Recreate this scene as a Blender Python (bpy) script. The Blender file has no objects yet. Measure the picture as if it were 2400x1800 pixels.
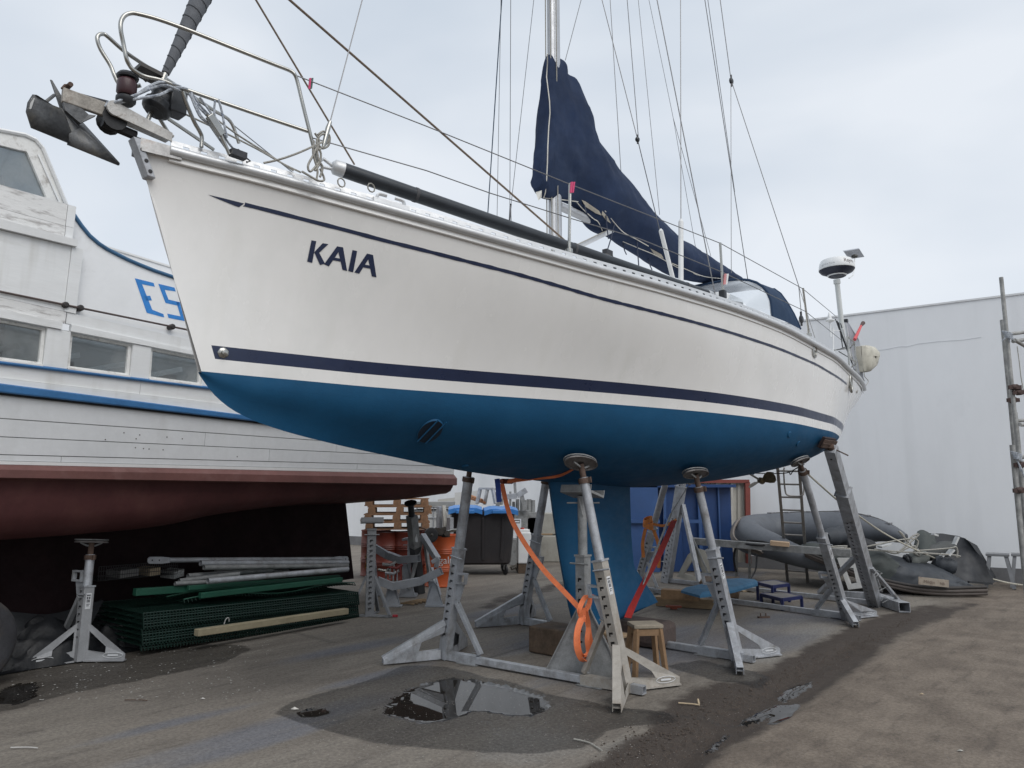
import bpy, math, random
import numpy as np
from mathutils import Vector, Matrix
from mathutils.bvhtree import BVHTree
from mathutils import noise as mnoise

random.seed(11)
R = math.radians
scene = bpy.context.scene
COL = scene.collection

# ------------------------------------------------------------------ camera
EYE = 1.65
FOC = 1720.0                       # focal length in units of a 2400 wide picture
PITCH = math.atan(250.0 / FOC)
cam_data = bpy.data.cameras.new('camera')
cam_data.sensor_fit = 'HORIZONTAL'
cam_data.sensor_width = 36.0
cam_data.lens = FOC / 2400.0 * 36.0
cam_data.clip_start = 0.05
cam_data.clip_end = 2000.0
cam = bpy.data.objects.new('camera', cam_data)
COL.objects.link(cam)
cam.location = (0, 0, EYE)
cam.rotation_euler = (R(90) + PITCH, 0, 0)
scene.camera = cam

# ------------------------------------------------------------------ sky
SUN_EL, SUN_AZ = R(48), R(146)     # azimuth measured from +Y clockwise
world = bpy.data.worlds.new('World')
scene.world = world
world.use_nodes = True
nt = world.node_tree
for n_ in list(nt.nodes):
    nt.nodes.remove(n_)
def wn(t, **kw):
    n = nt.nodes.new(t)
    for k, v in kw.items():
        setattr(n, k, v)
    return n
w_out = wn('ShaderNodeOutputWorld')
w_sky = wn('ShaderNodeTexSky', sky_type='NISHITA')
w_sky.sun_disc = False
w_sky.sun_elevation = SUN_EL
w_sky.sun_rotation = SUN_AZ
w_bg1 = wn('ShaderNodeBackground'); w_bg1.inputs[1].default_value = 0.10
nt.links.new(w_sky.outputs[0], w_bg1.inputs[0])
w_tc = wn('ShaderNodeTexCoord')
w_map = wn('ShaderNodeMapping'); w_map.inputs['Scale'].default_value = (1.0, 1.0, 2.2)
nt.links.new(w_tc.outputs['Generated'], w_map.inputs[0])
w_no = wn('ShaderNodeTexNoise'); w_no.inputs['Scale'].default_value = 1.7
w_no.inputs['Detail'].default_value = 4.0; w_no.inputs['Roughness'].default_value = 0.45
w_no.inputs['Distortion'].default_value = 0.3
nt.links.new(w_map.outputs[0], w_no.inputs['Vector'])
w_cr = wn('ShaderNodeValToRGB')
w_cr.color_ramp.elements[0].position = 0.34; w_cr.color_ramp.elements[0].color = (0.585, 0.665, 0.765, 1)
w_cr.color_ramp.elements[1].position = 0.66; w_cr.color_ramp.elements[1].color = (0.85, 0.895, 0.955, 1)
nt.links.new(w_no.outputs['Fac'], w_cr.inputs[0])
w_bg2 = wn('ShaderNodeBackground'); w_bg2.inputs[1].default_value = 0.84
nt.links.new(w_cr.outputs[0], w_bg2.inputs[0])
w_mix = wn('ShaderNodeMixShader'); w_mix.inputs[0].default_value = 0.93
nt.links.new(w_bg1.outputs[0], w_mix.inputs[1]); nt.links.new(w_bg2.outputs[0], w_mix.inputs[2])
nt.links.new(w_mix.outputs[0], w_out.inputs[0])

# ------------------------------------------------------------------ sun (behind thick cloud: very soft)
sun_data = bpy.data.lights.new('sun', 'SUN')
sun_data.energy = 1.5
sun_data.angle = R(50)
sun_data.color = (1.0, 0.965, 0.92)
sun = bpy.data.objects.new('sun', sun_data)
COL.objects.link(sun)
sd = Vector((math.sin(SUN_AZ) * math.cos(SUN_EL), math.cos(SUN_AZ) * math.cos(SUN_EL), math.sin(SUN_EL)))
sun.rotation_euler = sd.to_track_quat('Z', 'Y').to_euler()
sun.location = sd * 60

scene.view_settings.view_transform = 'Standard'
scene.view_settings.look = 'None'
scene.view_settings.gamma = 1.0
scene.view_settings.exposure = 0.25
scene.view_settings.use_curve_mapping = False
scene.render.engine = 'CYCLES'
scene.cycles.use_denoising = True
scene.cycles.max_bounces = 8

# ------------------------------------------------------------------ from sight lines to places in the yard
SP, CP = math.sin(PITCH), math.cos(PITCH)
def sight(x, y):
    zc = -(y - 900.0) / FOC
    return Vector(((x - 1200.0) / FOC, CP - SP * zc, SP + CP * zc))
def G(x, y, z=0.0):                      # point at height z
    r = sight(x, y)
    return Vector((0, 0, EYE)) + r * ((z - EYE) / r.z)
def D(x, y, Y):                          # point at distance Y
    r = sight(x, y)
    return Vector((0, 0, EYE)) + r * (Y / r.y)
def onplane(x, y, o, d, nrm, l):         # vertical plane through o + l*nrm running along d
    r = sight(x, y)
    q = o + nrm * l
    det = d.x * -r.y + r.x * d.y
    k = (-q.x * -r.y + r.x * -q.y) / det
    t = (d.x * -q.y + d.y * q.x) / det
    return Vector((q.x + d.x * k, q.y + d.y * k, EYE + t * r.z)), k
# the yacht's own axes: s runs aft from the stem head, l to port, z up
YA = Vector((math.cos(R(49)), math.sin(R(49)), 0)); YN = Vector((YA.y, -YA.x, 0))
Y0 = Vector((-2.26196, 4.16438, 0))
def yb(s, l, z):
    p = Y0 + YA * s + YN * l
    return Vector((p.x, p.y, z))
def BL(x, y, l):
    return onplane(x, y, Y0, YA, YN, l)[0]
def BS(x, y, s):
    return onplane(x, y, Y0, YN, YA, s)[0]
def toy(p):
    d = p - Y0
    return (d.dot(YA), d.dot(YN), p.z)
# the fishing boat's axes
FA = Vector((math.cos(R(54)), math.sin(R(54)), 0)); FN = Vector((FA.y, -FA.x, 0))
F0 = Vector((-4.0, 7.0, 0))
def fb(k, l, z):
    p = F0 + FA * k + FN * l
    return Vector((p.x, p.y, z))
def FL(x, y, l=0.0):
    return onplane(x, y, F0, FA, FN, l)[0]
def tof(p):
    d = p - F0
    return (d.dot(FA), d.dot(FN), p.z)

# ------------------------------------------------------------------ mesh building
ORG = {}
def V(p):
    return p if isinstance(p, Vector) else Vector(p)
def frame_of(d, up=Vector((0, 0, 1))):
    d = V(d).normalized()
    up = V(up)
    if abs(d.dot(up)) > 0.985 * up.length:
        up = Vector((0, 1, 0)) if abs(d.y) < 0.9 else Vector((1, 0, 0))
    x = d.cross(up).normalized()
    u = x.cross(d).normalized()
    return x, u, d
class MB:
    def __init__(self):
        self.v = []; self.f = []; self.m = []; self.cur = 0
    def add(self, vs, fs):
        b = len(self.v)
        self.v.extend([tuple(p) for p in vs])
        self.f.extend([tuple(b + i for i in f) for f in fs])
        self.m.extend([self.cur] * len(fs))
        return self
    def obox(self, c, X, Y, Z):
        c, X, Y, Z = V(c), V(X), V(Y), V(Z)
        vs = [c + X * a + Y * b + Z * d for d in (-1, 1) for b in (-1, 1) for a in (-1, 1)]
        return self.add(vs, [(0, 2, 3, 1), (4, 5, 7, 6), (0, 1, 5, 4), (2, 6, 7, 3), (0, 4, 6, 2), (1, 3, 7, 5)])
    def box(self, c, sx, sy, sz, rz=0.0):
        ca, sa = math.cos(rz), math.sin(rz)
        return self.obox(c, (ca * sx / 2, sa * sx / 2, 0), (-sa * sy / 2, ca * sy / 2, 0), (0, 0, sz / 2))
    def beam(self, p, q, w, h, up=(0, 0, 1)):
        p, q = V(p), V(q)
        x, u, d = frame_of(q - p, V(up))
        return self.obox((p + q) / 2, x * w / 2, u * h / 2, (q - p) / 2)
    def hollow(self, p, q, w, h, t=0.006, up=(0, 0, 1)):
        p, q = V(p), V(q)
        x, u, d = frame_of(q - p, V(up))
        vs = []
        for c in (p, q):
            for k in (1.0, None):
                ww, hh = (w / 2, h / 2) if k else (w / 2 - t, h / 2 - t)
                vs += [c - x * ww - u * hh, c + x * ww - u * hh, c + x * ww + u * hh, c - x * ww + u * hh]
        fs = []
        for i in range(4):
            j = (i + 1) % 4
            fs += [(i, j, 8 + j, 8 + i), (4 + i, 12 + i, 12 + j, 4 + j), (i, 4 + i, 4 + j, j), (8 + i, 8 + j, 12 + j, 12 + i)]
        return self.add(vs, fs)
    def tube(self, pts, r, n=8, caps=True):
        pts = [V(p) for p in pts]
        k = len(pts)
        rr = r if isinstance(r, (list, tuple)) else [r] * k
        x = None
        vs = []
        for i, p in enumerate(pts):
            a = pts[max(i - 1, 0)]; b = pts[min(i + 1, k - 1)]
            d = (b - a)
            if d.length < 1e-9:
                d = Vector((0, 0, 1))
            d.normalize()
            if x is None:
                x, u, _ = frame_of(d)
            else:
                x = (x - d * x.dot(d))
                if x.length < 1e-6:
                    x, u, _ = frame_of(d)
                x.normalize()
                u = x.cross(d)
            for j in range(n):
                t = 2 * math.pi * j / n
                vs.append(p + x * math.cos(t) * rr[i] + u * math.sin(t) * rr[i])
        fs = []
        for i in range(k - 1):
            for j in range(n):
                jj = (j + 1) % n
                fs.append((i * n + j, i * n + jj, (i + 1) * n + jj, (i + 1) * n + j))
        if caps:
            fs.append(tuple(range(n)))
            fs.append(tuple((k - 1) * n + j for j in reversed(range(n))))
        return self.add(vs, fs)
    def lathe(self, c, axis, prof, n=16, caps=True):
        c = V(c)
        x, u, d = frame_of(axis)
        vs = []
        for r, h in prof:
            for j in range(n):
                t = 2 * math.pi * j / n
                vs.append(c + d * h + x * math.cos(t) * r + u * math.sin(t) * r)
        fs = []
        for i in range(len(prof) - 1):
            for j in range(n):
                jj = (j + 1) % n
                fs.append((i * n + j, i * n + jj, (i + 1) * n + jj, (i + 1) * n + j))
        if caps:
            fs.append(tuple(range(n)))
            fs.append(tuple((len(prof) - 1) * n + j for j in reversed(range(n))))
        return self.add(vs, fs)
    def prism(self, poly, ext):
        ext = V(ext); poly = [V(p) for p in poly]
        n = len(poly)
        vs = poly + [p + ext for p in poly]
        fs = [tuple(range(n)), tuple(reversed(range(n, 2 * n)))]
        fs += [(i, n + i, n + (i + 1) % n, (i + 1) % n) for i in range(n)]
        return self.add(vs, fs)
    def ring_plate(self, outer, inner, ext):      # flat plate with one opening; outer and inner have the same count
        ext = V(ext); n = len(outer)
        o = [V(p) for p in outer]; i_ = [V(p) for p in inner]
        vs = o + i_ + [p + ext for p in o] + [p + ext for p in i_]
        fs = []
        for k in range(n):
            j = (k + 1) % n
            fs += [(k, j, n + j, n + k), (2 * n + k, 3 * n + k, 3 * n + j, 2 * n + j), (k, 2 * n + k, 2 * n + j, j), (n + k, n + j, 3 * n + j, 3 * n + k)]
        return self.add(vs, fs)
    def grid(self, rows, close=False):
        n = len(rows[0]); k = len(rows)
        vs = [p for r in rows for p in r]
        fs = []
        for i in range(k - 1):
            for j in range(n if close else n - 1):
                jj = (j + 1) % n
                fs.append((i * n + j, i * n + jj, (i + 1) * n + jj, (i + 1) * n + j))
        return self.add(vs, fs)
    def ribbon(self, pts, w, t, side):             # flat strap: side = direction(s) of its width
        k = len(pts)
        rows = []
        for i, p in enumerate(pts):
            p = V(p)
            a = V(pts[max(i - 1, 0)]); b = V(pts[min(i + 1, k - 1)])
            d = (b - a).normalized()
            s_ = V(side[i]) if isinstance(side, list) else V(side)
            s_ = (s_ - d * s_.dot(d)).normalized()
            nn = d.cross(s_)
            rows.append([p + s_ * w / 2 + nn * t / 2, p - s_ * w / 2 + nn * t / 2, p - s_ * w / 2 - nn * t / 2, p + s_ * w / 2 - nn * t / 2])
        return self.grid(rows, True)
    def build(self, name, mats, parent=None, label=None, cat=None, group=None, kind=None, smooth=None, bevel=0.0, loc=None):
        me = bpy.data.meshes.new(name)
        if parent is not None:
            o = ORG[parent.name]
        elif loc is not None:
            o = V(loc)
        else:
            a = np.array(self.v)
            o = Vector(((a[:, 0].min() + a[:, 0].max()) / 2, (a[:, 1].min() + a[:, 1].max()) / 2, a[:, 2].min()))
        me.from_pydata([(p[0] - o.x, p[1] - o.y, p[2] - o.z) for p in self.v], [], self.f)
        if not isinstance(mats, (list, tuple)):
            mats = [mats]
        for m_ in mats:
            me.materials.append(m_)
        if len(mats) > 1:
            me.polygons.foreach_set('material_index', self.m)
        if smooth is not None:
            me.polygons.foreach_set('use_smooth', [True] * len(me.polygons))
            if smooth < 180:
                me.set_sharp_from_angle(angle=R(smooth))
        me.update()
        ob = bpy.data.objects.new(name, me)
        COL.objects.link(ob)
        ORG[ob.name] = o
        if parent is not None:
            ob.parent = parent
        else:
            ob.location = o
        if label: ob['label'] = label
        if cat: ob['category'] = cat
        if group: ob['group'] = group
        if kind: ob['kind'] = kind
        if bevel:
            bv = ob.modifiers.new('bevel', 'BEVEL')
            bv.width = bevel; bv.segments = 2; bv.limit_method = 'ANGLE'; bv.angle_limit = R(40)
            bv.use_clamp_overlap = True
        return ob
def thing(name, label, cat, loc, group=None):
    o = bpy.data.objects.new(name, None)
    o.empty_display_size = 0.2
    COL.objects.link(o)
    o.location = V(loc)
    ORG[o.name] = V(loc)
    o['label'] = label; o['category'] = cat
    if group: o['group'] = group
    return o
def smooth_path(pts, k=6):
    pts = [V(p) for p in pts]
    out = []
    n = len(pts)
    for i in range(n - 1):
        p0 = pts[max(i - 1, 0)]; p1 = pts[i]; p2 = pts[i + 1]; p3 = pts[min(i + 2, n - 1)]
        for j in range(k):
            t = j / k
            out.append(0.5 * ((2 * p1) + (p2 - p0) * t + (2 * p0 - 5 * p1 + 4 * p2 - p3) * t * t + (3 * p1 - p0 - 3 * p2 + p3) * t ** 3))
    out.append(pts[-1])
    return out
def text_shape(body, size=1.0):
    cu = bpy.data.curves.new('lettering', 'FONT')
    cu.body = body; cu.size = size; cu.resolution_u = 3
    ob = bpy.data.objects.new('lettering', cu)
    COL.objects.link(ob)
    bpy.context.view_layer.update()
    me = bpy.data.meshes.new_from_object(ob.evaluated_get(bpy.context.evaluated_depsgraph_get()))
    vs = [v.co.copy() for v in me.vertices]; fs = [tuple(p.vertices) for p in me.polygons]
    bpy.data.objects.remove(ob); bpy.data.curves.remove(cu); bpy.data.meshes.remove(me)
    return vs, fs

# ------------------------------------------------------------------ materials
def M(name, col, rough=0.5, metal=0.0, var=0.12, vs=5.0, bump=0.0, bs=60.0, dirt=None, da=0.5, ds=2.5, coat=0.0,
      stretch=None, spec=0.5, fine=0.5, streak=None, sa=0.3, ss=7.0):
    m = bpy.data.materials.new(name)
    m.use_nodes = True
    t = m.node_tree
    b = t.nodes['Principled BSDF']
    L = t.links.new
    tc = t.nodes.new('ShaderNodeTexCoord')
    src = tc.outputs['Object']
    if stretch:
        mp = t.nodes.new('ShaderNodeMapping'); mp.inputs['Scale'].default_value = stretch
        L(src, mp.inputs[0]); src = mp.outputs[0]
    def noise(scale, detail=4.0, rg=0.55):
        n = t.nodes.new('ShaderNodeTexNoise')
        n.inputs['Scale'].default_value = scale; n.inputs['Detail'].default_value = detail
        n.inputs['Roughness'].default_value = rg
        L(src, n.inputs['Vector'])
        return n.outputs['Fac']
    def ramp(x, lo, hi, c0, c1):
        r = t.nodes.new('ShaderNodeMapRange')
        r.inputs[1].default_value = lo; r.inputs[2].default_value = hi
        r.inputs[3].default_value = c0; r.inputs[4].default_value = c1
        L(x, r.inputs[0])
        return r.outputs[0]
    def mul(a, bb):
        n = t.nodes.new('ShaderNodeMath'); n.operation = 'MULTIPLY'
        L(a, n.inputs[0]); L(bb, n.inputs[1])
        return n.outputs[0]
    n1 = ramp(noise(vs), 0.3, 0.7, 1 - var, 1 + var)
    n2 = ramp(noise(vs * 9), 0.3, 0.7, 1 - var * fine, 1 + var * fine)
    k = mul(n1, n2)
    mx = t.nodes.new('ShaderNodeVectorMath'); mx.operation = 'SCALE'
    mx.inputs[0].default_value = col[:3]
    L(k, mx.inputs['Scale'])
    c = mx.outputs[0]
    if dirt:
        f = ramp(noise(ds, 6.0, 0.65), 0.62 - 0.25 * da, 0.78 - 0.2 * da, 0.0, min(1.0, 0.35 + da))
        mm = t.nodes.new('ShaderNodeMix'); mm.data_type = 'RGBA'
        L(f, mm.inputs['Factor']); L(c, mm.inputs['A']); mm.inputs['B'].default_value = (*dirt[:3], 1)
        c = mm.outputs['Result']
    if streak:
        mp2 = t.nodes.new('ShaderNodeMapping'); mp2.inputs['Scale'].default_value = (1, 1, .07)
        L(tc.outputs['Object'], mp2.inputs[0])
        n3 = t.nodes.new('ShaderNodeTexNoise'); n3.inputs['Scale'].default_value = ss; n3.inputs['Detail'].default_value = 5
        L(mp2.outputs[0], n3.inputs['Vector'])
        f2 = mul(ramp(n3.outputs['Fac'], .52, .74, 0.0, sa), ramp(noise(.9), .35, .65, 0.25, 1.0))
        m2 = t.nodes.new('ShaderNodeMix'); m2.data_type = 'RGBA'
        L(f2, m2.inputs['Factor']); L(c, m2.inputs['A']); m2.inputs['B'].default_value = (*streak[:3], 1)
        c = m2.outputs['Result']
    L(c, b.inputs['Base Color'])
    L(ramp(noise(vs * 3), 0.3, 0.7, max(0.02, rough - 0.08), min(1, rough + 0.08)), b.inputs['Roughness'])
    b.inputs['Metallic'].default_value = metal
    b.inputs['Specular IOR Level'].default_value = spec
    b.inputs['Coat Weight'].default_value = coat
    b.inputs['Coat Roughness'].default_value = 0.12
    if bump:
        bp = t.nodes.new('ShaderNodeBump'); bp.inputs['Strength'].default_value = bump
        bp.inputs['Distance'].default_value = 0.01
        L(noise(bs, 5.0), bp.inputs['Height']); L(bp.outputs[0], b.inputs['Normal'])
    return m
GALV = M('galvanised_steel', (0.40, 0.415, 0.44), 0.48, 0.35, 0.19, 9, 0.22, 45, dirt=(0.20, 0.19, 0.18), da=0.40, ds=7, streak=(.17, .15, .13), sa=.45, ss=16)
GALVD = M('weathered_galvanised_steel', (0.27, 0.275, 0.275), 0.6, 0.25, 0.22, 11, 0.25, 60, dirt=(0.13, 0.13, 0.12), da=0.4, ds=6)
GALVDUST = M('dusty_galvanised_steel', (0.36, 0.335, 0.30), 0.7, 0.1, 0.16, 8, 0.2, 70, dirt=(0.23, 0.19, 0.15), da=0.45, ds=5)
STAIN = M('polished_stainless_steel', (0.40, 0.395, 0.37), 0.25, 0.92, 0.06, 8)
ALU = M('anodised_aluminium', (0.60, 0.61, 0.62), 0.36, 0.35, 0.06, 12, 0.05, 80)
RUST = M('rusty_steel', (0.10, 0.065, 0.05), 0.8, 0.2, 0.35, 20, 0.4, 90)
BLACK = M('black_rubber', (0.018, 0.018, 0.020), 0.6, 0, 0.2, 8, 0.1, 60)
BLACKM = M('black_plastic', (0.022, 0.024, 0.028), 0.42, 0, 0.15, 8)
WIRE = M('steel_wire_rope', (0.20, 0.20, 0.205), 0.45, 0.7, 0.1, 30)
ROPEB = M('brown_rope', (0.20, 0.155, 0.12), 0.9, 0, 0.25, 60, 0.3, 200)
ROPEW = M('white_and_blue_braided_rope', (0.40, 0.43, 0.47), 0.85, 0, 0.5, 60, 0.4, 160, dirt=(0.06, 0.10, 0.20), da=0.35, ds=45)
ROPEG = M('grey_rope', (0.33, 0.32, 0.29), 0.9, 0, 0.3, 60, 0.3, 200)
NAVY = M('navy_sailcloth', (0.015, 0.028, 0.066), 0.82, 0, 0.16, 2.5, 0.55, 7, dirt=(0.030, 0.047, 0.092), da=0.35, ds=2.0, spec=0.25)
WHITEP = M('white_paint', (0.72, 0.725, 0.72), 0.45, 0, 0.04, 3)
WHITEPL = M('white_plastic', (0.74, 0.75, 0.75), 0.4, 0, 0.05, 4)
WOOD = M('sawn_timber', (0.30, 0.21, 0.125), 0.8, 0, 0.25, 3, 0.3, 30, dirt=(0.13, 0.10, 0.075), da=0.35, ds=4, stretch=(1, 1, 6))
WOODD = M('old_dark_timber', (0.10, 0.068, 0.045), 0.85, 0, 0.35, 4, 0.4, 30, dirt=(0.04, 0.032, 0.026), da=0.4, ds=5)
WOODP = M('pale_pine', (0.42, 0.33, 0.22), 0.78, 0, 0.18, 3, 0.2, 30, dirt=(0.22, 0.18, 0.13), da=0.3, ds=4)
ORANGE = M('orange_webbing', (0.78, 0.20, 0.075), 0.75, 0, 0.12, 14, 0.3, 260, dirt=(0.50, 0.13, 0.06), da=0.3, ds=9)
REDW = M('red_webbing', (0.42, 0.03, 0.025), 0.75, 0, 0.12, 14, 0.3, 260, dirt=(0.22, 0.03, 0.03), da=0.3, ds=9)
# ================================================================== THE GROUND
def gxy(px):
    return np.array([[G(x, y).x, G(x, y).y] for x, y in px])
def sdf_poly(P, poly):                    # signed distance, negative inside
    d = np.full(len(P), 1e9); inside = np.zeros(len(P), bool)
    n = len(poly)
    for i in range(n):
        a = poly[i]; b = poly[(i + 1) % n]
        e = b - a; w = P - a
        t = np.clip((w @ e) / (e @ e + 1e-12), 0, 1)
        d = np.minimum(d, np.linalg.norm(w - t[:, None] * e, axis=1))
        c = ((a[1] <= P[:, 1]) & (b[1] > P[:, 1])) | ((b[1] <= P[:, 1]) & (a[1] > P[:, 1]))
        with np.errstate(divide='ignore', invalid='ignore'):
            xs = a[0] + (P[:, 1] - a[1]) / (b[1] - a[1]) * (b[0] - a[0])
        inside ^= c & (P[:, 0] < xs)
    return np.where(inside, -d, d)
def dist_line(P, line):
    d = np.full(len(P), 1e9)
    for a, b in zip(line[:-1], line[1:]):
        e = b - a; w = P - a
        t = np.clip((w @ e) / (e @ e + 1e-12), 0, 1)
        d = np.minimum(d, np.linalg.norm(w - t[:, None] * e, axis=1))
    return d
def axis_vals(lo, hi, step, far, grow):
    mid = list(np.arange(lo, hi + 1e-6, step))
    a = []; x = lo; s = step
    while x > -far:
        s *= grow; x -= s; a.append(x)
    b = []; x = mid[-1]; s = step
    while x < far:
        s *= grow; x += s; b.append(x)
    return np.array(a[::-1] + mid + b)
gx = axis_vals(-5.0, 8.5, 0.05, 320, 1.35)
gy = axis_vals(2.5, 13.5, 0.05, 320, 1.35)
XX, YY = np.meshgrid(gx, gy)
P = np.stack([XX.ravel(), YY.ravel()], 1)
sm = lambda d, w: 1 - np.clip((d + w) / (2 * w), 0, 1)      # 1 well inside, 0 well outside
wet = np.zeros(len(P)); water = np.zeros(len(P)); mud = np.zeros(len(P)); blue = np.zeros(len(P)); pale = np.zeros(len(P))
for poly, w in (([(640, 1672), (700, 1640), (790, 1612), (880, 1588), (1010, 1572), (1180, 1592), (1290, 1628), (1420, 1650), (1560, 1668), (1590, 1690), (1440, 1706), (1370, 1752), (1240, 1765), (1080, 1758), (900, 1745), (760, 1712), (700, 1690)], .11),
                ([(-80, 1690), (60, 1655), (150, 1628), (300, 1598), (430, 1572), (520, 1555), (590, 1522), (560, 1512), (430, 1508), (330, 1500), (200, 1480), (0, 1460), (-300, 1520)], .16),
                ([(1560, 1560), (1640, 1545), (1740, 1570), (1810, 1585), (1780, 1610), (1660, 1590)], .12),
                ([(880, 1590), (940, 1560), (1050, 1560), (1150, 1590), (1000, 1610)], .1)):
    wet = np.maximum(wet, sm(sdf_poly(P, gxy(poly)), w))
for poly, w in (([(905, 1640), (960, 1608), (1000, 1596), (1055, 1582), (1115, 1590), (1200, 1606), (1270, 1628), (1290, 1655), (1245, 1676), (1170, 1670), (1115, 1662), (1060, 1684), (990, 1692), (900, 1672)], .08),
                ([(690, 1668), (725, 1655), (775, 1660), (770, 1674), (715, 1680)], .035),
                ([(-40, 1640), (20, 1604), (90, 1592), (84, 1632), (40, 1650)], .06)):
    water = np.maximum(water, sm(sdf_poly(P, gxy(poly)), w))
water = np.maximum(water, .34 * sm(sdf_poly(P, gxy([(760, 1660), (880, 1640), (1000, 1680), (1120, 1665), (1300, 1650), (1330, 1690), (1250, 1745), (1080, 1740), (900, 1725), (780, 1700)])), .12))
gut = gxy([(1440, 1850), (1560, 1765), (1650, 1702), (1740, 1660), (1830, 1612), (1930, 1550), (2020, 1495), (2110, 1455), (2200, 1425), (2300, 1402)])
dg = dist_line(P, gut)
mud = np.maximum(mud, sm(dg - .33, .16) * np.clip((12.2 - P[:, 1]) / 2.0, 0, 1))
mud = np.maximum(mud, sm(sdf_poly(P, gxy([(1540, 1640), (1640, 1600), (1800, 1580), (1900, 1520), (1960, 1560), (1820, 1650), (1700, 1710), (1600, 1790), (1380, 1800), (1500, 1700)])), .2) * .85)
rut1 = dist_line(P, gxy([(1480, 1850), (1720, 1672), (1880, 1583), (2000, 1512)])); rut2 = dist_line(P, gxy([(1580, 1800), (1760, 1690), (1900, 1612), (2040, 1518)]))
for poly in ([(1822, 1628), (1850, 1606), (1902, 1590), (1900, 1604), (1862, 1624), (1836, 1640)],
             [(1722, 1694), (1760, 1668), (1800, 1652), (1838, 1640), (1830, 1656), (1775, 1684)],
             [(1800, 1690), (1815, 1668), (1858, 1640), (1876, 1646), (1850, 1678), (1812, 1694)],
             [(1640, 1760), (1700, 1712), (1716, 1712), (1670, 1752)]):
    water = np.maximum(water, sm(sdf_poly(P, gxy(poly)) - .005, .04))
mud = np.maximum(mud, sm(dist_line(P, gxy([(1150, 1420), (1220, 1392), (1290, 1378), (1350, 1362)])) - .25, .2) * .7)
mud = np.maximum(mud, sm(dist_line(P, gxy([(1500, 1800), (1540, 1730), (1480, 1760)])) - .25, .3) * .4)
for c, rx, ry in (((690, 1690), 1.5, .28), ((820, 1520), 1.3, .25), ((1190, 1432), 1.3, .4), ((1260, 1500), 1.4, .5), ((900, 1580), .9, .2), ((1800, 1500), 1.9, .55),
                  ((1960, 1440), 1.6, .5), ((1560, 1490), 1.3, .5), ((600, 1740), 1.0, .2), ((420, 1690), .8, .14), ((1720, 1350), 1.6, .7), ((1560, 1530), 2.6, .9), ((1850, 1450), 2.2, .7), ((2060, 1400), 1.6, .4)):
    g = G(*c); d = P - np.array([g.x, g.y])
    u = d @ np.array([YA.x, YA.y]); v = d @ np.array([YN.x, YN.y])
    blue = np.maximum(blue, np.exp(-(u / rx) ** 2 - (v / ry) ** 2))
right = np.clip(((P - np.array([Y0.x, Y0.y])) @ np.array([YN.x, YN.y]) - 1.75) / .5, 0, 1)     # the dirtier ground beyond the gutter
for c, rx in (((1880, 1470), .8), ((1760, 1540), .5), ((1500, 1760), .45), ((1250, 1740), .6)):
    g = G(*c); d = np.linalg.norm(P - np.array([g.x, g.y]), axis=1)
    pale = np.maximum(pale, np.exp(-(d / rx) ** 2))
joint = np.minimum.reduce([dist_line(P, gxy(l)) for l in ([(1080, 1560), (1290, 1498)], [(1370, 1652), (1720, 1690)], [(690, 1482), (780, 1505)], [(1290, 1498), (1560, 1420)])])
jn = sm(joint - .012, .03)
Z = np.zeros(len(P))
near = (np.abs(P[:, 0]) < 14) & (P[:, 1] < 22)
Pl = P[near]
rz = np.array([mnoise.fractal(Vector((x * 1.1, y * 1.1, 0.3)), 0.9, 2.1, 3) for x, y in Pl[::1]]) * .004
Z[near] = rz * (1 - water[near])
Z -= .035 * np.exp(-(rut1 / .10) ** 2) + .03 * np.exp(-(rut2 / .10) ** 2)
mi = np.where(mud > .25)[0]
Z[mi] += mud[mi] * np.array([mnoise.fractal(Vector((P[i, 0] * 9, P[i, 1] * 9, 4.1)), 0.9, 2.1, 3) for i in mi]) * .009
lev = np.where(water > .45)[0]
Z[lev] = -.018
gm = MB()
ny, nx = XX.shape
vs = np.column_stack([P, Z - .004])
idx = np.arange(ny * nx).reshape(ny, nx)
fs = np.stack([idx[:-1, :-1], idx[:-1, 1:], idx[1:, 1:], idx[1:, :-1]], -1).reshape(-1, 4)
me = bpy.data.meshes.new('ground')
me.from_pydata(vs.tolist(), [], fs.tolist())
me.polygons.foreach_set('use_smooth', [True] * len(me.polygons))
for nm, arr in (('wet', wet), ('water', water), ('mud', mud), ('bluedust', blue), ('farside', right), ('pale', pale), ('joint', jn)):
    at = me.attributes.new(nm, 'FLOAT', 'POINT')
    at.data.foreach_set('value', arr.astype(np.float32))
ground = bpy.data.objects.new('ground', me)
COL.objects.link(ground)
ground['kind'] = 'structure'
ground['label'] = 'stained concrete and dirt yard floor with puddles and a muddy wheel rut'

gmat = bpy.data.materials.new('yard_floor')
gmat.use_nodes = True
t = gmat.node_tree
L = t.links.new
bsdf = t.nodes['Principled BSDF']
def att(n):
    a = t.nodes.new('ShaderNodeAttribute'); a.attribute_name = n
    return a.outputs['Fac']
tcg = t.nodes.new('ShaderNodeTexCoord')
mpg = t.nodes.new('ShaderNodeMapping'); mpg.inputs['Rotation'].default_value = (0, 0, R(-49))
L(tcg.outputs['Object'], mpg.inputs[0])
mps = t.nodes.new('ShaderNodeMapping'); mps.inputs['Scale'].default_value = (0.28, 1.5, 1)
L(mpg.outputs[0], mps.inputs[0])
def gnoise(scale, detail=5.0, rg=.6, src=None):
    n = t.nodes.new('ShaderNodeTexNoise'); n.inputs['Scale'].default_value = scale
    n.inputs['Detail'].default_value = detail; n.inputs['Roughness'].default_value = rg
    L(src or mpg.outputs[0], n.inputs['Vector'])
    return n.outputs['Fac']
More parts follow.
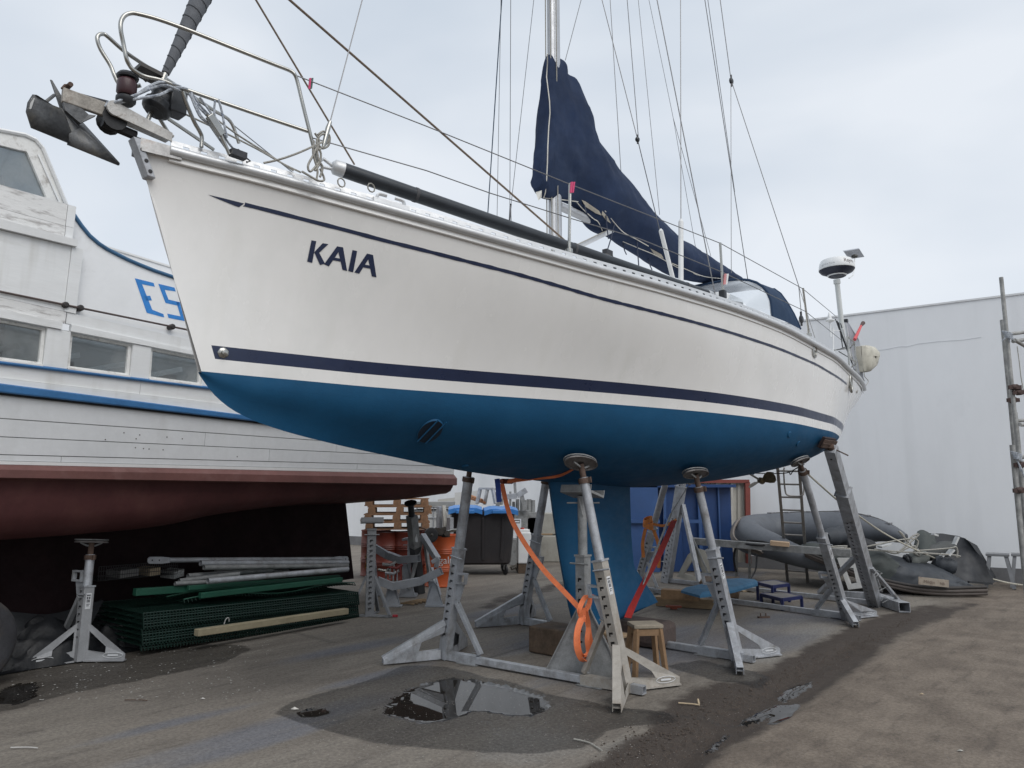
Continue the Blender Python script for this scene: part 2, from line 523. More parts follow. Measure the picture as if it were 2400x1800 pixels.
def gmr(x, a, b, c=0.0, d=1.0, smo=True):
    r = t.nodes.new('ShaderNodeMapRange')
    if smo: r.interpolation_type = 'SMOOTHSTEP'
    for i, q in enumerate((a, b, c, d)):
        r.inputs[i + 1].default_value = q
    L(x, r.inputs[0])
    return r.outputs[0]
def gmath(op, a, b):
    n = t.nodes.new('ShaderNodeMath'); n.operation = op
    for i, q in enumerate((a, b)):
        if isinstance(q, (int, float)): n.inputs[i].default_value = q
        else: L(q, n.inputs[i])
    return n.outputs[0]
def gmix(f, a, b):
    n = t.nodes.new('ShaderNodeMix'); n.data_type = 'RGBA'
    if isinstance(f, (int, float)): n.inputs['Factor'].default_value = f
    else: L(f, n.inputs['Factor'])
    for k_, q in (('A', a), ('B', b)):
        if isinstance(q, tuple): n.inputs[k_].default_value = (*q, 1)
        else: L(q, n.inputs[k_])
    return n.outputs['Result']
big = gnoise(.55, 6, .65); mid = gnoise(2.6, 6, .6); fin = gnoise(38, 6, .75); grit = gnoise(160, 3, .7); strk = gnoise(1.6, 6, .62, mps.outputs[0]); strk2 = gnoise(7, 5, .6, mps.outputs[0])
c = gmix(gmr(big, .36, .64), (.145, .126, .106), (.215, .188, .158))
c = gmix(gmr(strk, .40, .66), c, (.240, .214, .180))
c = gmix(gmr(strk2, .52, .74, 0, .55), c, (.075, .066, .058))
cf = gmix(gmr(mid, .35, .65), (.148, .118, .092), (.225, .184, .145))
cf = gmix(gmr(strk2, .50, .74, 0, .5), cf, (.072, .057, .046))
c = gmix(att('farside'), c, cf)
bl = gmr(gmath('ADD', gmath('MULTIPLY', att('bluedust'), .75), gmath('SUBTRACT', strk, .5)), .30, .78, 0, .45)
c = gmix(bl, c, (.085, .115, .18))
pl = gmr(gmath('ADD', gmath('MULTIPLY', att('pale'), .6), gmath('SUBTRACT', mid, .5)), .25, .65, 0, .6)
c = gmix(pl, c, (.26, .25, .23))
mudf = gmr(gmath('ADD', att('mud'), gmath('MULTIPLY', gmath('SUBTRACT', mid, .5), 1.3)), .35, .75)
c = gmix(mudf, c, gmix(gmr(fin, .35, .65), (.034, .025, .020), (.075, .056, .043)))
c = gmix(gmr(fin, .36, .66, .0, .62), c, gmix(.62, c, (.02, .018, .016)))
pit = gnoise(75, 4, .8)
c = gmix(gmr(pit, .62, .70, 0, .55), c, (.030, .026, .022))
c = gmix(gmr(grit, .60, .70, 0, .5), c, (.36, .34, .31))
c = gmix(att('joint'), c, (.035, .032, .03))
wetf = gmr(gmath('ADD', att('wet'), gmath('MULTIPLY', gmath('SUBTRACT', mid, .5), 1.0)), .42, .58)
wd = t.nodes.new('ShaderNodeVectorMath'); wd.operation = 'SCALE'; wd.inputs['Scale'].default_value = .42
L(c, wd.inputs[0])
c = gmix(wetf, c, wd.outputs[0])
watf = gmr(gmath('ADD', att('water'), gmath('ADD', gmath('MULTIPLY', gmath('SUBTRACT', gnoise(7, 5, .65), .5), .9), gmath('MULTIPLY', gmath('SUBTRACT', gnoise(55, 4, .7), .5), .75))), .47, .56)
c = gmix(watf, c, (.018, .016, .014))
L(c, bsdf.inputs['Base Color'])
rg = gmath('SUBTRACT', gmr(fin, .3, .7, .78, .95), gmath('MULTIPLY', wetf, gmr(fin, .3, .7, .38, .22)))
rmix = t.nodes.new('ShaderNodeMix'); L(watf, rmix.inputs['Factor']); L(rg, rmix.inputs['A']); rmix.inputs['B'].default_value = .015
L(rmix.outputs['Result'], bsdf.inputs['Roughness'])
bp = t.nodes.new('ShaderNodeBump'); bp.inputs['Distance'].default_value = .008
L(gmath('MULTIPLY', gmath('SUBTRACT', 1.0, watf), .55), bp.inputs['Strength'])
L(gmath('ADD', gmath('ADD', fin, gmath('MULTIPLY', grit, .8)), gmath('MULTIPLY', strk2, .12)), bp.inputs['Height'])
L(bp.outputs[0], bsdf.inputs['Normal'])
me.materials.append(gmat)

# ================================================================== WALLS AND BUILDINGS
WALLM = M('white_rendered_wall', (0.80, 0.815, 0.835), 0.85, 0, 0.035, 0.5, 0.12, 25, dirt=(0.66, 0.68, 0.70), da=0.40, ds=0.55, streak=(.52, .53, .54), sa=.45, ss=2.2, stretch=(1, 1, .45), fine=.35)
SKIRT = M('grey_wall_base_paint', (0.16, 0.16, 0.165), 0.8, 0, 0.12, 3, 0.1, 40)
WALLD = Vector((-.827, .563, 0)).normalized(); WALLN = Vector((WALLD.y, -WALLD.x, 0))
if WALLN.y > 0: WALLN = -WALLN            # faces the camera
W0 = G(2366, 1366)
wallt = thing('boundary_wall', 'tall white rendered wall behind the grey inflatable and the scaffold', 'wall', W0)
m = MB()
WH = 5.27
wa, wb_ = W0 - WALLD * 14, W0 + WALLD * 34
back = -WALLN * .3
m.prism([wa + Vector((0, 0, .26)), wb_ + Vector((0, 0, .26)), wb_ + Vector((0, 0, WH)), wa + Vector((0, 0, WH))], back)
m.build('render_face', WALLM, wallt)
m = MB()
m.prism([wa + WALLN * .012, wb_ + WALLN * .012, wb_ + WALLN * .012 + Vector((0, 0, .26)), wa + WALLN * .012 + Vector((0, 0, .26))], -WALLN * .31)
m.build('painted_base', SKIRT, wallt)
m = MB()
m.prism([wa + WALLN * .02 + Vector((0, 0, WH)), wb_ + WALLN * .02 + Vector((0, 0, WH)), wb_ + WALLN * .02 + Vector((0, 0, WH + .035)), wa + WALLN * .02 + Vector((0, 0, WH + .035))], -WALLN * .34)
m.build('coping', M('wall_coping', (.70, .71, .72), .85, 0, .1, 3), wallt)
# a hairline crack across the render
m = MB()
cr = [onplane(x, y, W0, WALLD, WALLN, .006)[0] for x, y in ((2052, 822), (2080, 818), (2110, 812), (2128, 812), (2150, 806), (2200, 800), (2260, 796), (2300, 790))]
m.tube(cr, .003, 4)
m.build('crack', M('crack_shadow_line', (.58, .60, .63), .9), wallt)

bl0 = D(255, 583, 21.0)
bldg = thing('white_building', 'plain white building block behind the wooden fishing boat', 'building', (bl0.x, bl0.y, 0))
bd = (D(382, 590.7, 22.6) - bl0); bd.z = 0; bd.normalize(); bn = Vector((bd.y, -bd.x, 0))
if bn.y > 0: bn = -bn
m = MB()
q0 = Vector((bl0.x, bl0.y, 0)) - bd * 9; q1 = Vector((bl0.x, bl0.y, 0)) + bd * 4.2
m.prism([q0, q1, q1 + Vector((0, 0, bl0.z)), q0 + Vector((0, 0, bl0.z))], -bn * 5)
m.build('wall', WALLM, bldg)
m = MB()
m.prism([q0 + bn * .03 + Vector((0, 0, bl0.z)), q1 + bn * .03 + Vector((0, 0, bl0.z)), q1 + bn * .03 + Vector((0, 0, bl0.z + .06)), q0 + bn * .03 + Vector((0, 0, bl0.z + .06))], -bn * 5.06)
m.build('coping', WHITEP, bldg)
# ================================================================== THE WHITE YACHT
def spl(xs,ys):
    # monotone-ish cubic (pchip) interpolation
    xs=np.array(xs,float);ys=np.array(ys,float);h=np.diff(xs);d=np.diff(ys)/h
    m=np.zeros(len(xs));
    for i in range(1,len(xs)-1):
        if d[i-1]*d[i]>0:
            w1=2*h[i]+h[i-1];w2=h[i]+2*h[i-1];m[i]=(w1+w2)/(w1/d[i-1]+w2/d[i])
    m[0]=d[0];m[-1]=d[-1]
    def f(x):
        x=np.clip(x,xs[0],xs[-1]);i=np.clip(np.searchsorted(xs,x)-1,0,len(h)-1)
        t=(x-xs[i])/h[i]
        return ((1+2*t)*(1-t)**2*ys[i]+t*(1-t)**2*h[i]*m[i]+t*t*(3-2*t)*ys[i+1]+t*t*(t-1)*h[i]*m[i+1])
    return f
# s: distance aft at SHEER. sections are raked at bow/stern through offset
bS=spl([0,.12,.3,.6,1.1,1.7,2.2,2.9,3.9,5.0,6.1,7.2,8.3,9.3,10.1],[.03,.07,.13,.24,.43,.68,.87,1.115,1.395,1.585,1.69,1.69,1.59,1.43,1.24])
zS=spl([0,.2,.63,1.15,1.7,2.36,3.1,4.07,5,6.14,7.2,8.3,10.1],[3.715,3.70,3.675,3.623,3.56,3.493,3.432,3.388,3.36,3.30,3.245,3.18,3.16])
bW=spl([0,.25,.6,1.07,1.78,2.6,3.6,4.4,5.2,6,6.8,7.5,8.3,9.1,9.6,10.0],[.02,.07,.15,.25,.47,.77,1.11,1.35,1.51,1.6,1.6,1.5,1.31,1.09,.95,.80])
zB=spl([0,7,8,9,9.5,10.0],[2.381,2.36,2.43,2.62,2.74,2.86])
zK=spl([0,.1,.25,.5,1.0,1.6,2.3,3.0,4,5,6,7,8,9,9.6,10.0],[2.36,2.25,2.155,2.075,1.985,1.905,1.82,1.765,1.71,1.69,1.725,1.83,2.03,2.31,2.48,2.6])
def section(u,nl=14,nt=12):
    """u in 0..1 along boat -> list of (s,l,z) from keel line to sheer"""
    # station position: at sheer s=u*10.1, at waterline s = .48+(10.0-.48)*u... 
    sS=10.1*u; sW=.478+(9.85-.478)*u; sK=sW
    q=sW-.478
    q2=q
    bs,zs=float(bS(sS)),float(zS(sS));
    bw,zb,zk=float(bW(q2)),float(zB(q2)),float(zK(q2))
    al=float(np.interp(q,[0,1,2.5,4.5,8,9.5],[.3,.42,.6,.76,.62,.5]))
    de=float(np.interp(q,[0,1,2.5,4.5,8,9.5],[.6,.42,.22,.08,.12,.16]))
    T=np.array([(bs-bw)*.6*float(np.interp(q,[0,3,5,10],[1,1,1.2,1.6])),zs-zb]);T/=np.linalg.norm(T)
    P0=np.array([0,zk]);P1=np.array([bw,zb]);P2=np.array([bs,zs])
    h1=(zb-zk)*float(np.interp(q,[0,2,4,10],[.5,.5,.6,.6]))
    c1=np.array([bw*al,zk+(zb-zk)*de]);c2=P1-T*h1
    L=np.linalg.norm(P2-P1);T2=np.array([(bs-bw)*.5,zs-zb]);T2/=np.linalg.norm(T2)
    T2b=np.array([float(np.interp(q,[0,2,5,10],[.18,.12,.03,.06])),1.]);T2b/=np.linalg.norm(T2b)
    c3=P1+T*L*.35;c4=P2-T2b*L*.35
    out=[]
    bz=lambda a,b,c,d,t:(1-t)**3*a+3*t*(1-t)**2*b+3*t*t*(1-t)*c+t**3*d
    for i in range(nl):
        t=i/nl;p=bz(P0,c1,c2,P1,t);out.append(p)
    for i in range(nt+1):
        t=i/nt;p=bz(P1,c3,c4,P2,t);out.append(p)
    res=[]
    for i,p in enumerate(out):
        # s by height: waterline station below zb, moving to sheer station above
        w=np.clip((p[1]-zb)/(zs-zb),0,1)
        res.append((sW+(sS-sW)*w,p[0],p[1]))
    return res
HULLW = M('white_gelcoat', (0.80, 0.79, 0.77), 0.24, 0, 0.03, 1.3, 0, 60, streak=(.64, .63, .57), sa=.26, ss=6.0, dirt=(0.70, 0.70, 0.68), da=0.3, ds=1.1, coat=0.45, stretch=(1, 1, .6), fine=.3)
ANTIF = M('blue_antifouling', (0.005, 0.068, 0.155), 0.64, 0, 0.10, 2.6, 0.12, 55, dirt=(0.008, 0.076, 0.168), da=0.32, ds=2.6, spec=0.3, stretch=(1, 1, 2.2), streak=(.02, .10, .19), sa=.35, ss=5)
NAVYP = M('navy_stripe_vinyl', (0.011, 0.021, 0.060), 0.34, 0, 0.10, 3, coat=0.2)
yacht = thing('sailing_yacht', 'white sailing yacht named KAIA with blue underbody propped up on steel stands', 'yacht', yb(5, 0, 0))
def wl(s): return 2.381 - .007 * (s - .48) + .03 * math.exp(-((s - 4.5) / 3.0) ** 2)
def boot_lo(s): return wl(s) + .085 + .006 * math.exp(-((s - 5) / 3.0) ** 2)
def boot_hi(s): return wl(s) + .165 + .022 * math.exp(-((s - 5) / 3.5) ** 2)
NU = 110
US = [((i / NU) ** 1.25) for i in range(NU + 1)]
SECS = [section(u, 30, 24) for u in US]
def cut(sec, fn):
    for i in range(len(sec) - 1):
        a, b = sec[i], sec[i + 1]
        fa, fb_ = a[2] - fn(a[0]), b[2] - fn(b[0])
        if fa <= 0 < fb_:
            w = -fa / (fb_ - fa)
            return i + w
    return 0.0 if sec[0][2] > fn(sec[0][0]) else len(sec) - 1.0
def at_index(sec, x):
    i = min(int(x), len(sec) - 2); w = x - i
    a, b = sec[i], sec[i + 1]
    return tuple(a[k] + (b[k] - a[k]) * w for k in range(3))
CUTS = [[0.0] + [cut(s, f) for f in (wl, boot_lo, boot_hi)] + [len(s) - 1.0] for s in SECS]
def band(b, n, side, i0=0, i1=NU):
    rows = []
    for i in range(i0, i1 + 1):
        a, c = CUTS[i][b], CUTS[i][b + 1]
        rows.append([yb(*(lambda q: (q[0], q[1] * side, q[2]))(at_index(SECS[i], a + (c - a) * j / n))) for j in range(n + 1)])
    return rows
IB = next(i for i in range(NU) if SECS[i][20][0] > .56)
def hull_part(name, mat, specs):
    m = MB()
    for b, n, i0, i1 in specs:
        for sd_ in (1, -1):
            m.grid(band(b, n, sd_, i0, i1))
    return m
m = hull_part('topsides', HULLW, [(1, 3, 0, NU), (3, 22, 0, NU), (2, 3, 0, IB)])
# transom
tr = [at_index(SECS[-1], CUTS[-1][4] * j / 24) for j in range(25)]
m.grid([[yb(s + .02 * 0, l * w, z) for w in (-1, -.6, -.2, .2, .6, 1)] for s, l, z in tr])
m.build('topsides', HULLW, yacht, smooth=50)
hull_part('boot_stripe', NAVYP, [(2, 3, IB, NU)]).build('boot_stripe', NAVYP, yacht, smooth=60)
hull_part('antifouled_bottom', ANTIF, [(0, 24, 0, NU)]).build('antifouled_bottom', ANTIF, yacht, smooth=60)
# ray target for fittings on the port side
hm = MB(); hm.grid([[yb(*q) for q in s] for s in SECS])
hm.grid([[yb(q[0], -q[1], q[2]) for q in s] for s in SECS])
HBVH = BVHTree.FromPolygons([Vector(p) for p in hm.v], hm.f)
def hull_at(x, y):
    h = HBVH.ray_cast(Vector((0, 0, EYE)), sight(x, y).normalized())
    if h[0] is None:
        return None, None
    n = h[1]
    if n.dot(h[0] - Vector((0, 0, EYE))) > 0: n = -n
    return h[0], n
def hull_l(s, z):                    # port surface point at (s, z)
    h = HBVH.ray_cast(yb(s, 4, z), -YN)
    n = h[1]
    if n is not None and n.dot(YN) < 0: n = -n
    return h[0], n
def sheer(s):
    u = s / 10.1
    return float(bS(s)), float(zS(s))
# deck with a little camber, low cabin trunk and cockpit coaming
m = MB()
m.grid([[yb(10.1 * u, float(bS(10.1 * u)) * w, float(zS(10.1 * u)) + .06 * (1 - w * w) - .012) for w in (-1, -.8, -.5, -.2, .2, .5, .8, 1)] for u in US[::3] + [1.0]])
DECK = M('pale_deck_paint', (.62, .63, .63), .6, 0, .06, 4)
m.build('deck', DECK, yacht, smooth=60)
m = MB()
rows = []
for s, hw, h in ((2.9, .42, .02), (3.3, .62, .2), (4.2, .8, .30), (5.4, .92, .36), (6.5, .95, .40), (7.2, .95, .42), (7.25, .95, .02)):
    z = float(zS(s)) + .04
    rows.append([yb(s, hw * a, z + h * b) for a, b in ((1, 0), (.93, .75), (.8, 1), (.3, 1.1), (-.3, 1.1), (-.8, 1), (-.93, .75), (-1, 0))])
m.grid(rows)
m.build('cabin_trunk', HULLW, yacht, smooth=40)
# rubbing strake (aluminium half-round) and perforated toe rail, both sides
ST = [.16 + (10.08 - .16) * (i / 90) for i in range(91)]
for sd_ in (1, -1):
    m = MB()
    m.grid([[yb(s, (sheer(s)[0] + .004) * sd_, sheer(s)[1] - .012), yb(s, (sheer(s)[0] + .007) * sd_, sheer(s)[1] - .062), yb(s, (sheer(s)[0] - .004) * sd_, sheer(s)[1] - .068)] for s in ST])
    m.build('sheer_moulding', HULLW, yacht, smooth=60)
    m = MB()
    m.tube([yb(s, (sheer(s)[0] + .020) * sd_, sheer(s)[1] - .002) for s in ST], .029, 12)
    m.build('rubbing_strake', ALU, yacht, smooth=60)
    m = MB()
    def rp(s, h):
        b, z = sheer(s)
        return yb(s, (b - .004 - h * .10) * sd_, z + .018 + h)
    ss = .17; first = True
    HT = .060
    while ss < 9.95:
        step = .099
        for a, b, h0, h1 in ((ss, ss + step, 0, .021), (ss, ss + step, .039, HT), (ss, ss + .064, .021, .039)):
            k = 2
            for i in range(1):
                p = [rp(a, h0), rp(b, h0), rp(b, h1), rp(a, h1)]
                m.prism(p, YN * (-.006 * sd_))
        ss += step
    m.build('toe_rail', ALU, yacht)
# cove stripe with its arrow tip
def hp(x, y, off=.003):
    p, n = hull_at(x, y)
    return p + n * off
cv = [(574, 479), (640, 495.5), (720, 516), (812, 539.5), (900, 563), (1000, 588), (1100, 613.5), (1200, 639), (1310, 670), (1417, 701), (1520, 727), (1620, 753), (1724, 783), (1800, 808), (1862, 832), (1910, 853), (1955, 879), (1984, 900)]
cvs = [toy(hp(*q)) for q in cv]
from_s = [c_[0] for c_ in cvs]; from_z = [c_[2] for c_ in cvs]
zc = spl(from_s, from_z)
m = MB(); rows = []
for i in range(120):
    s = from_s[0] + (from_s[-1] - from_s[0]) * i / 119
    z = float(zc(s)); rr = []
    wob = .0012 * math.sin(i * 3.1) + .001 * math.sin(i * 7.7)
    for dz in (-.0125 + wob, .0125 - wob):
        p, n = hull_l(s, z + dz); rr.append(p + n * .003)
    rows.append(rr)
m.grid(rows)
def decal(mb, poly):
    mb.add([hp(*q) for q in poly], [tuple(range(len(poly)))])
decal(m, [(486.8, 456), (529, 466), (572, 477), (560, 485.5), (552, 483), (520, 470)])
decal(m, [(579, 478.5), (574, 484), (569, 483.5), (577, 477.5)])
m.build('cove_stripe', NAVYP, yacht)
# the name on the bow
m = MB()
kx = lambda pts: [(400 + x * .36166, 400 + y * .36166) for x, y in pts]
for poly in ([(912, 451), (943, 457), (917, 597), (884, 589)],
             [(985, 470), (1022, 476), (962, 532), (930, 528)],
             [(930, 528), (962, 532), (1000, 603), (967, 611)],
             [(1078, 490), (1108, 496), (1025, 620), (994, 606)],
             [(1078, 490), (1117, 497), (1143, 650), (1113, 642)],
             [(1060, 563), (1105, 571), (1108, 590), (1047, 580)],
             [(1178, 514), (1208, 521), (1182, 658), (1150, 650)],
             [(1272, 537), (1300, 543), (1222, 667), (1190, 659)],
             [(1272, 537), (1311, 546), (1333, 691), (1303, 684)],
             [(1252, 607), (1296, 616), (1299, 636), (1240, 625)]):
    decal(m, kx(poly))
m.build('name_lettering', NAVYP, yacht)
# small fittings on the hull side
def fitting(x, y, prof, mat, name, n=16, squash=None):
    p, nn = hull_at(x, y)
    mb = MB(); mb.lathe(p, nn, prof, n)
    return mb.build(name, mat, yacht, smooth=40)
fitting(523, 827, [(.034, -.01), (.036, .004), (.030, .010), (.018, .013), (.015, .030), (.002, .032)], STAIN, 'towing_eye', 7)
fitting(1908, 824, [(.07, -.01), (.072, .012), (.05, .018), (.045, .006), (.002, .004)], STAIN, 'exhaust_vent')
p, nn = hull_at(1992, 897)
up_ = Vector((0, 0, 1)); sx_ = nn.cross(up_).normalized()
m = MB()
oval = [(math.cos(a) * .055, math.sin(a) * .12) for a in [i * 2 * math.pi / 18 for i in range(18)]]
m.tube([p + nn * .012 + sx_ * a + up_ * b for a, b in oval] + [p + nn * .012 + sx_ * oval[0][0] + up_ * oval[0][1]], .016, 8)
fl = m.build('mooring_fairlead', STAIN, yacht, smooth=60)
m = MB(); m.add([p + nn * .004 + sx_ * a * .9 + up_ * b * .9 for a, b in oval], [tuple(range(18))])
m.build('opening', BLACK, fl)
p, nn = hull_at(2008, 918)
m = MB(); m.lathe(p, nn, [(.02, -.01), (.022, .01), (.006, .012)], 8); m.build('drain_fitting', STAIN, yacht, smooth=40)
# bow thruster tunnel with its guard bars
p, nn = hull_at(1008, 1011)
sx_ = (YA - nn * YA.dot(nn)).normalized(); up_ = nn.cross(sx_); up_ = up_ if up_.z > 0 else -up_
m = MB()
rim = []; inn = []
for i in range(24):
    a = i * 2 * math.pi / 24
    q = p + sx_ * math.cos(a) * .10 + up_ * math.sin(a) * .125
    h = HBVH.find_nearest(q); rim.append(h[0] + nn * .004)
    inn.append(h[0] * .0 + (p + sx_ * math.cos(a) * .092 + up_ * math.sin(a) * .115 + nn * .006))
m.grid([rim + [], inn + []], True)
tn = m.build('thruster_tunnel', ANTIF, yacht, smooth=60)
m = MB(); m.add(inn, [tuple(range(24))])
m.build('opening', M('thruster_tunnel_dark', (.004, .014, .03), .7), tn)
m = MB()
for dx in (-.035, .04):
    m.tube([p + sx_ * (dx + .02) + up_ * .135 + nn * .02, p + sx_ * (dx - .02) - up_ * .11 + nn * .02], .006, 6)
m.build('guard_bar', ANTIF, tn, smooth=60)
for x, y in ((1090, 1093), (2000 - 130, 1040), (1850, 1018)):
    q, n2 = hull_at(x, y)
    if q is not None:
        m = MB(); m.lathe(q, n2, [(.035, -.01), (.035, .006), (.028, .012), (.01, .012)], 14); m.build('through_hull', ANTIF, yacht, smooth=40)
# stem fitting
m = MB()
for a, b in (((313, 330), (347, 422)),):
    pa, pb_ = BL(*a, .0), BL(*b, .0)
    m.obox((pa + pb_) / 2 + YN * .02 - YA * .002, YA * .024, YN * .042, (pb_ - pa) / 2)
st_ = m.build('stem_plate', GALV, yacht, bevel=.006)
for w in (.3, .58, .85):
    m = MB(); c_ = pa.lerp(pb_, w) + YN * .064
    m.lathe(c_, YN, [(.013, -.002), (.013, .0), (.002, .0005)], 8)
    m.build('bolt', BLACK, st_)
m = MB()
z0 = sheer(.1)[1]
for sd_ in (1, -1):
    m.prism([yb(.0, .05 * sd_, z0 - .05), yb(.22, .115 * sd_, z0 - .055), yb(.22, .115 * sd_, z0 + .015), yb(.0, .05 * sd_, z0 + .03)], YN * .012 * sd_)
m.obox(yb(.1, 0, z0 + .018), YA * .12, YN * .05, Vector((0, 0, .008)))
m.build('stem_head_fitting', M('stained_stainless', (.34, .335, .33), .42, .6, .25, 9, dirt=(.20, .11, .06), da=.25, ds=9), yacht)
# keel
m = MB(); rows = []
KZ = [.265, .275, .29, .31, .33, .35, .37, .385, .40, .45, .52, .62, .72, .80, .84, .95, 1.15, 1.35, 1.55, 1.78]
le_ = spl([.27, .32, .42, .9, 1.3, 1.8], [4.52, 4.40, 4.36, 4.19, 4.09, 3.99])
te_ = lambda z: np.interp(z, [.265, .275, .385, .82, 1.1, 1.8], [4.75, 4.95, 6.0, 5.50, 5.46, 5.45])
th_ = spl([.265, .275, .30, .36, .5, .7, .9, 1.2, 1.8], [.05, .14, .20, .25, .26, .20, .17, .16, .20])
NF = 26
for z in KZ:
    a, b, th = float(le_(z)), float(te_(z)), float(th_(z))
    r = []
    for j in range(NF):
        tt = 2 * math.pi * j / NF
        c_ = .5 - .5 * math.cos(tt)
        y = .5 * th * 2.6 * (math.sqrt(max(c_, 0)) * .75 - .35 * c_ - .40 * c_ * c_) / .62
        y = max(y, .003)
        r.append(yb(a + (b - a) * c_, y * (1 if j <= NF / 2 else -1), z))
    rows.append(r)
m.grid(rows, True)
m.add(rows[0], [tuple(range(NF))])
m.build('keel', ANTIF, yacht, smooth=55)
# propeller, shaft and strut
m = MB()
PR = M('tarnished_bronze', (.16, .125, .075), .45, .8, .3, 14)
m.tube([yb(8.35, 0, 1.98), yb(9.1, 0, 1.80)], .016, 8)
pg = m.build('propeller_shaft', STAIN, yacht, smooth=60)
m = MB(); m.beam(yb(8.8, 0, 1.88), yb(8.76, 0, 2.14), .03, .09, up=YA); m.build('strut', ANTIF, yacht)
m = MB()
hub = yb(9.1, 0, 1.80); hd = (yb(9.1, 0, 1.80) - yb(8.35, 0, 1.98)).normalized()
m.lathe(hub, hd, [(.03, -.06), (.045, -.03), (.045, .06), (.012, .13)], 12)
m.build('propeller_hub', PR, yacht, smooth=40)
for k in range(2):
    m = MB()
    ux = YN if k == 0 else YN
    d0 = (Vector((0, 0, 1)) * .35 + YN * .9).normalized() * (1 if k == 0 else -1)
    rows = []
    for r_, w in ((.03, .04), (.09, .09), (.15, .11), (.20, .08), (.22, .02)):
        tw = hd * math.cos(.5 + r_) + hd.cross(d0) * math.sin(.5 + r_)
        rows.append([hub + hd * .03 + d0 * r_ - tw * w + hd * .004, hub + hd * .03 + d0 * r_ + tw * w + hd * .004])
    m.grid(rows)
    m.build('propeller_blade', PR, yacht, smooth=60)

# ------------------------------------------------------------------ mast, boom, mainsail cover
MAST = M('mast_aluminium', (.50, .51, .53), .4, .55, .08, 6)
m = MB()
MS = 4.13
def mast_ring(z):
    return [yb(MS + .085 * math.cos(a), .058 * math.sin(a), z) for a in [i * 2 * math.pi / 20 for i in range(20)]]
m.grid([mast_ring(3.55), mast_ring(9), mast_ring(15.2)], True)
m.build('mast', MAST, yacht, smooth=60)
m = MB(); m.beam(yb(MS + .09, 0, 4.7), yb(MS + .09, 0, 15.1), .022, .014, up=YA); m.build('mast_track', ALU, yacht)
m = MB()
for dl, ds_ in ((.035, -.10), (-.03, -.10), (.075, -.05)):
    m.tube([yb(MS + ds_, dl, 3.7), yb(MS + ds_, dl, 15.0)], .006, 6)
m.build('mast_halyards', ROPEG, yacht, smooth=60)
m = MB(); m.tube([yb(4.2, 0, 4.60), yb(8.35, 0, 4.66)], .045, 12); m.build('boom', MAST, yacht, smooth=60)
m = MB(); m.beam(BL(1352, 579, .06), BL(1446, 534, .06), .05, .05); m.build('boom_vang', ALU, yacht)
m = MB(); m.tube([BL(1342, 578, .1), BL(1420, 542, .1)], .006, 6); m.build('vang_line', ROPEG, yacht)
top = [(1259, 392), (1263, 345), (1268, 300), (1273, 250), (1277, 150), (1283, 124), (1300, 132), (1318, 141), (1324, 150), (1327, 175), (1350, 181), (1366, 224), (1382, 268), (1393, 320), (1408, 343), (1430, 374), (1456, 408), (1492, 455), (1530, 498), (1560, 532), (1589, 560), (1612, 570), (1638, 588), (1660, 598), (1682, 617), (1710, 634), (1736, 655), (1742, 662)]
bot = [(1257, 440), (1263, 454), (1268, 460), (1272, 463), (1277, 466), (1283, 467), (1300, 469), (1318, 471), (1324, 473), (1327, 474), (1350, 484), (1366, 506), (1382, 526), (1393, 539), (1408, 548), (1430, 552), (1456, 567), (1492, 592), (1530, 615), (1560, 633), (1589, 648), (1612, 656), (1638, 660), (1660, 664), (1682, 668), (1710, 670), (1736, 668), (1742, 664)]
wid = [.05, .10, .115, .12, .125, .13, .135, .14, .145, .16, .17, .19, .21, .22, .23, .235, .24, .24, .23, .22, .21, .20, .19, .18, .17, .15, .10, .02]
def resample(lst, k):
    out = []
    n = len(lst)
    for i in range((n - 1) * k + 1):
        f = i / k; a = min(int(f), n - 2); w = f - a
        out.append([lst[a][c_] + (lst[a + 1][c_] - lst[a][c_]) * w for c_ in range(len(lst[0]))])
    return out
tw_ = resample([list(a) + list(b) + [w] for a, b, w in zip(top, bot, wid)], 4)
ta_ = np.array(tw_)
for _ in range(3):
    tb_ = ta_.copy(); tb_[1:-1] = (ta_[:-2] + 2 * ta_[1:-1] + ta_[2:]) / 4; ta_ = tb_
tw_ = ta_.tolist()
NC = 44
rows = []
for q in tw_:
    T_, B_ = BL(q[0], q[1], 0), BL(q[2], q[3], 0)
    s_ = (toy(T_)[0] + toy(B_)[0]) / 2
    zt, zb_ = T_.z, B_.z
    r = []
    for j in range(NC):
        a = 2 * math.pi * j / NC
        v = -math.cos(a)                                    # -1 bottom .. 1 top
        hgt = (v + 1) / 2
        prof = (1 - max(0, hgt - .25) ** 1.5 * .92) if hgt > .25 else 1 - (.25 - hgt) * .5
        w = max(q[4] * prof, .080 if s_ < 4.32 else .02)
        l = math.copysign(abs(math.sin(a)) ** .75, math.sin(a)) * w
        z = zb_ + (zt - zb_) * hgt
        sp_ = toy(T_)[0] * hgt + toy(B_)[0] * (1 - hgt)
        rdg = 1 - abs(mnoise.noise(Vector((sp_ * 1.3 - z * .9, z * 3.1 + sp_ * 1.9, 6)))) * 2.4
        nse = mnoise.noise(Vector((sp_ * 2.2, z * 3.5 + sp_ * 1.6, 3 + l * 2))) * .036 + mnoise.noise(Vector((sp_ * 6, z * 9 + sp_ * 5, 8))) * .014 + max(0, rdg) ** 3 * .022
        nse += .016 * math.sin((z * 9 - sp_ * 7) + 2.5 * mnoise.noise(Vector((sp_, z, 1)))) * max(0, 1 - abs(sp_ - 5.6) / 2.5)
        l += nse * math.sin(a)
        r.append(yb(sp_ + nse * .3, l, z))
    rows.append(r)
m = MB(); m.grid(rows, True); m.add(rows[0], [tuple(range(NC))]); m.add(rows[-1], [tuple(range(NC))])
cover = m.build('mainsail_cover', NAVY, yacht, smooth=70)
SB = BVHTree.FromPolygons([Vector(p) for p in m.v], m.f)
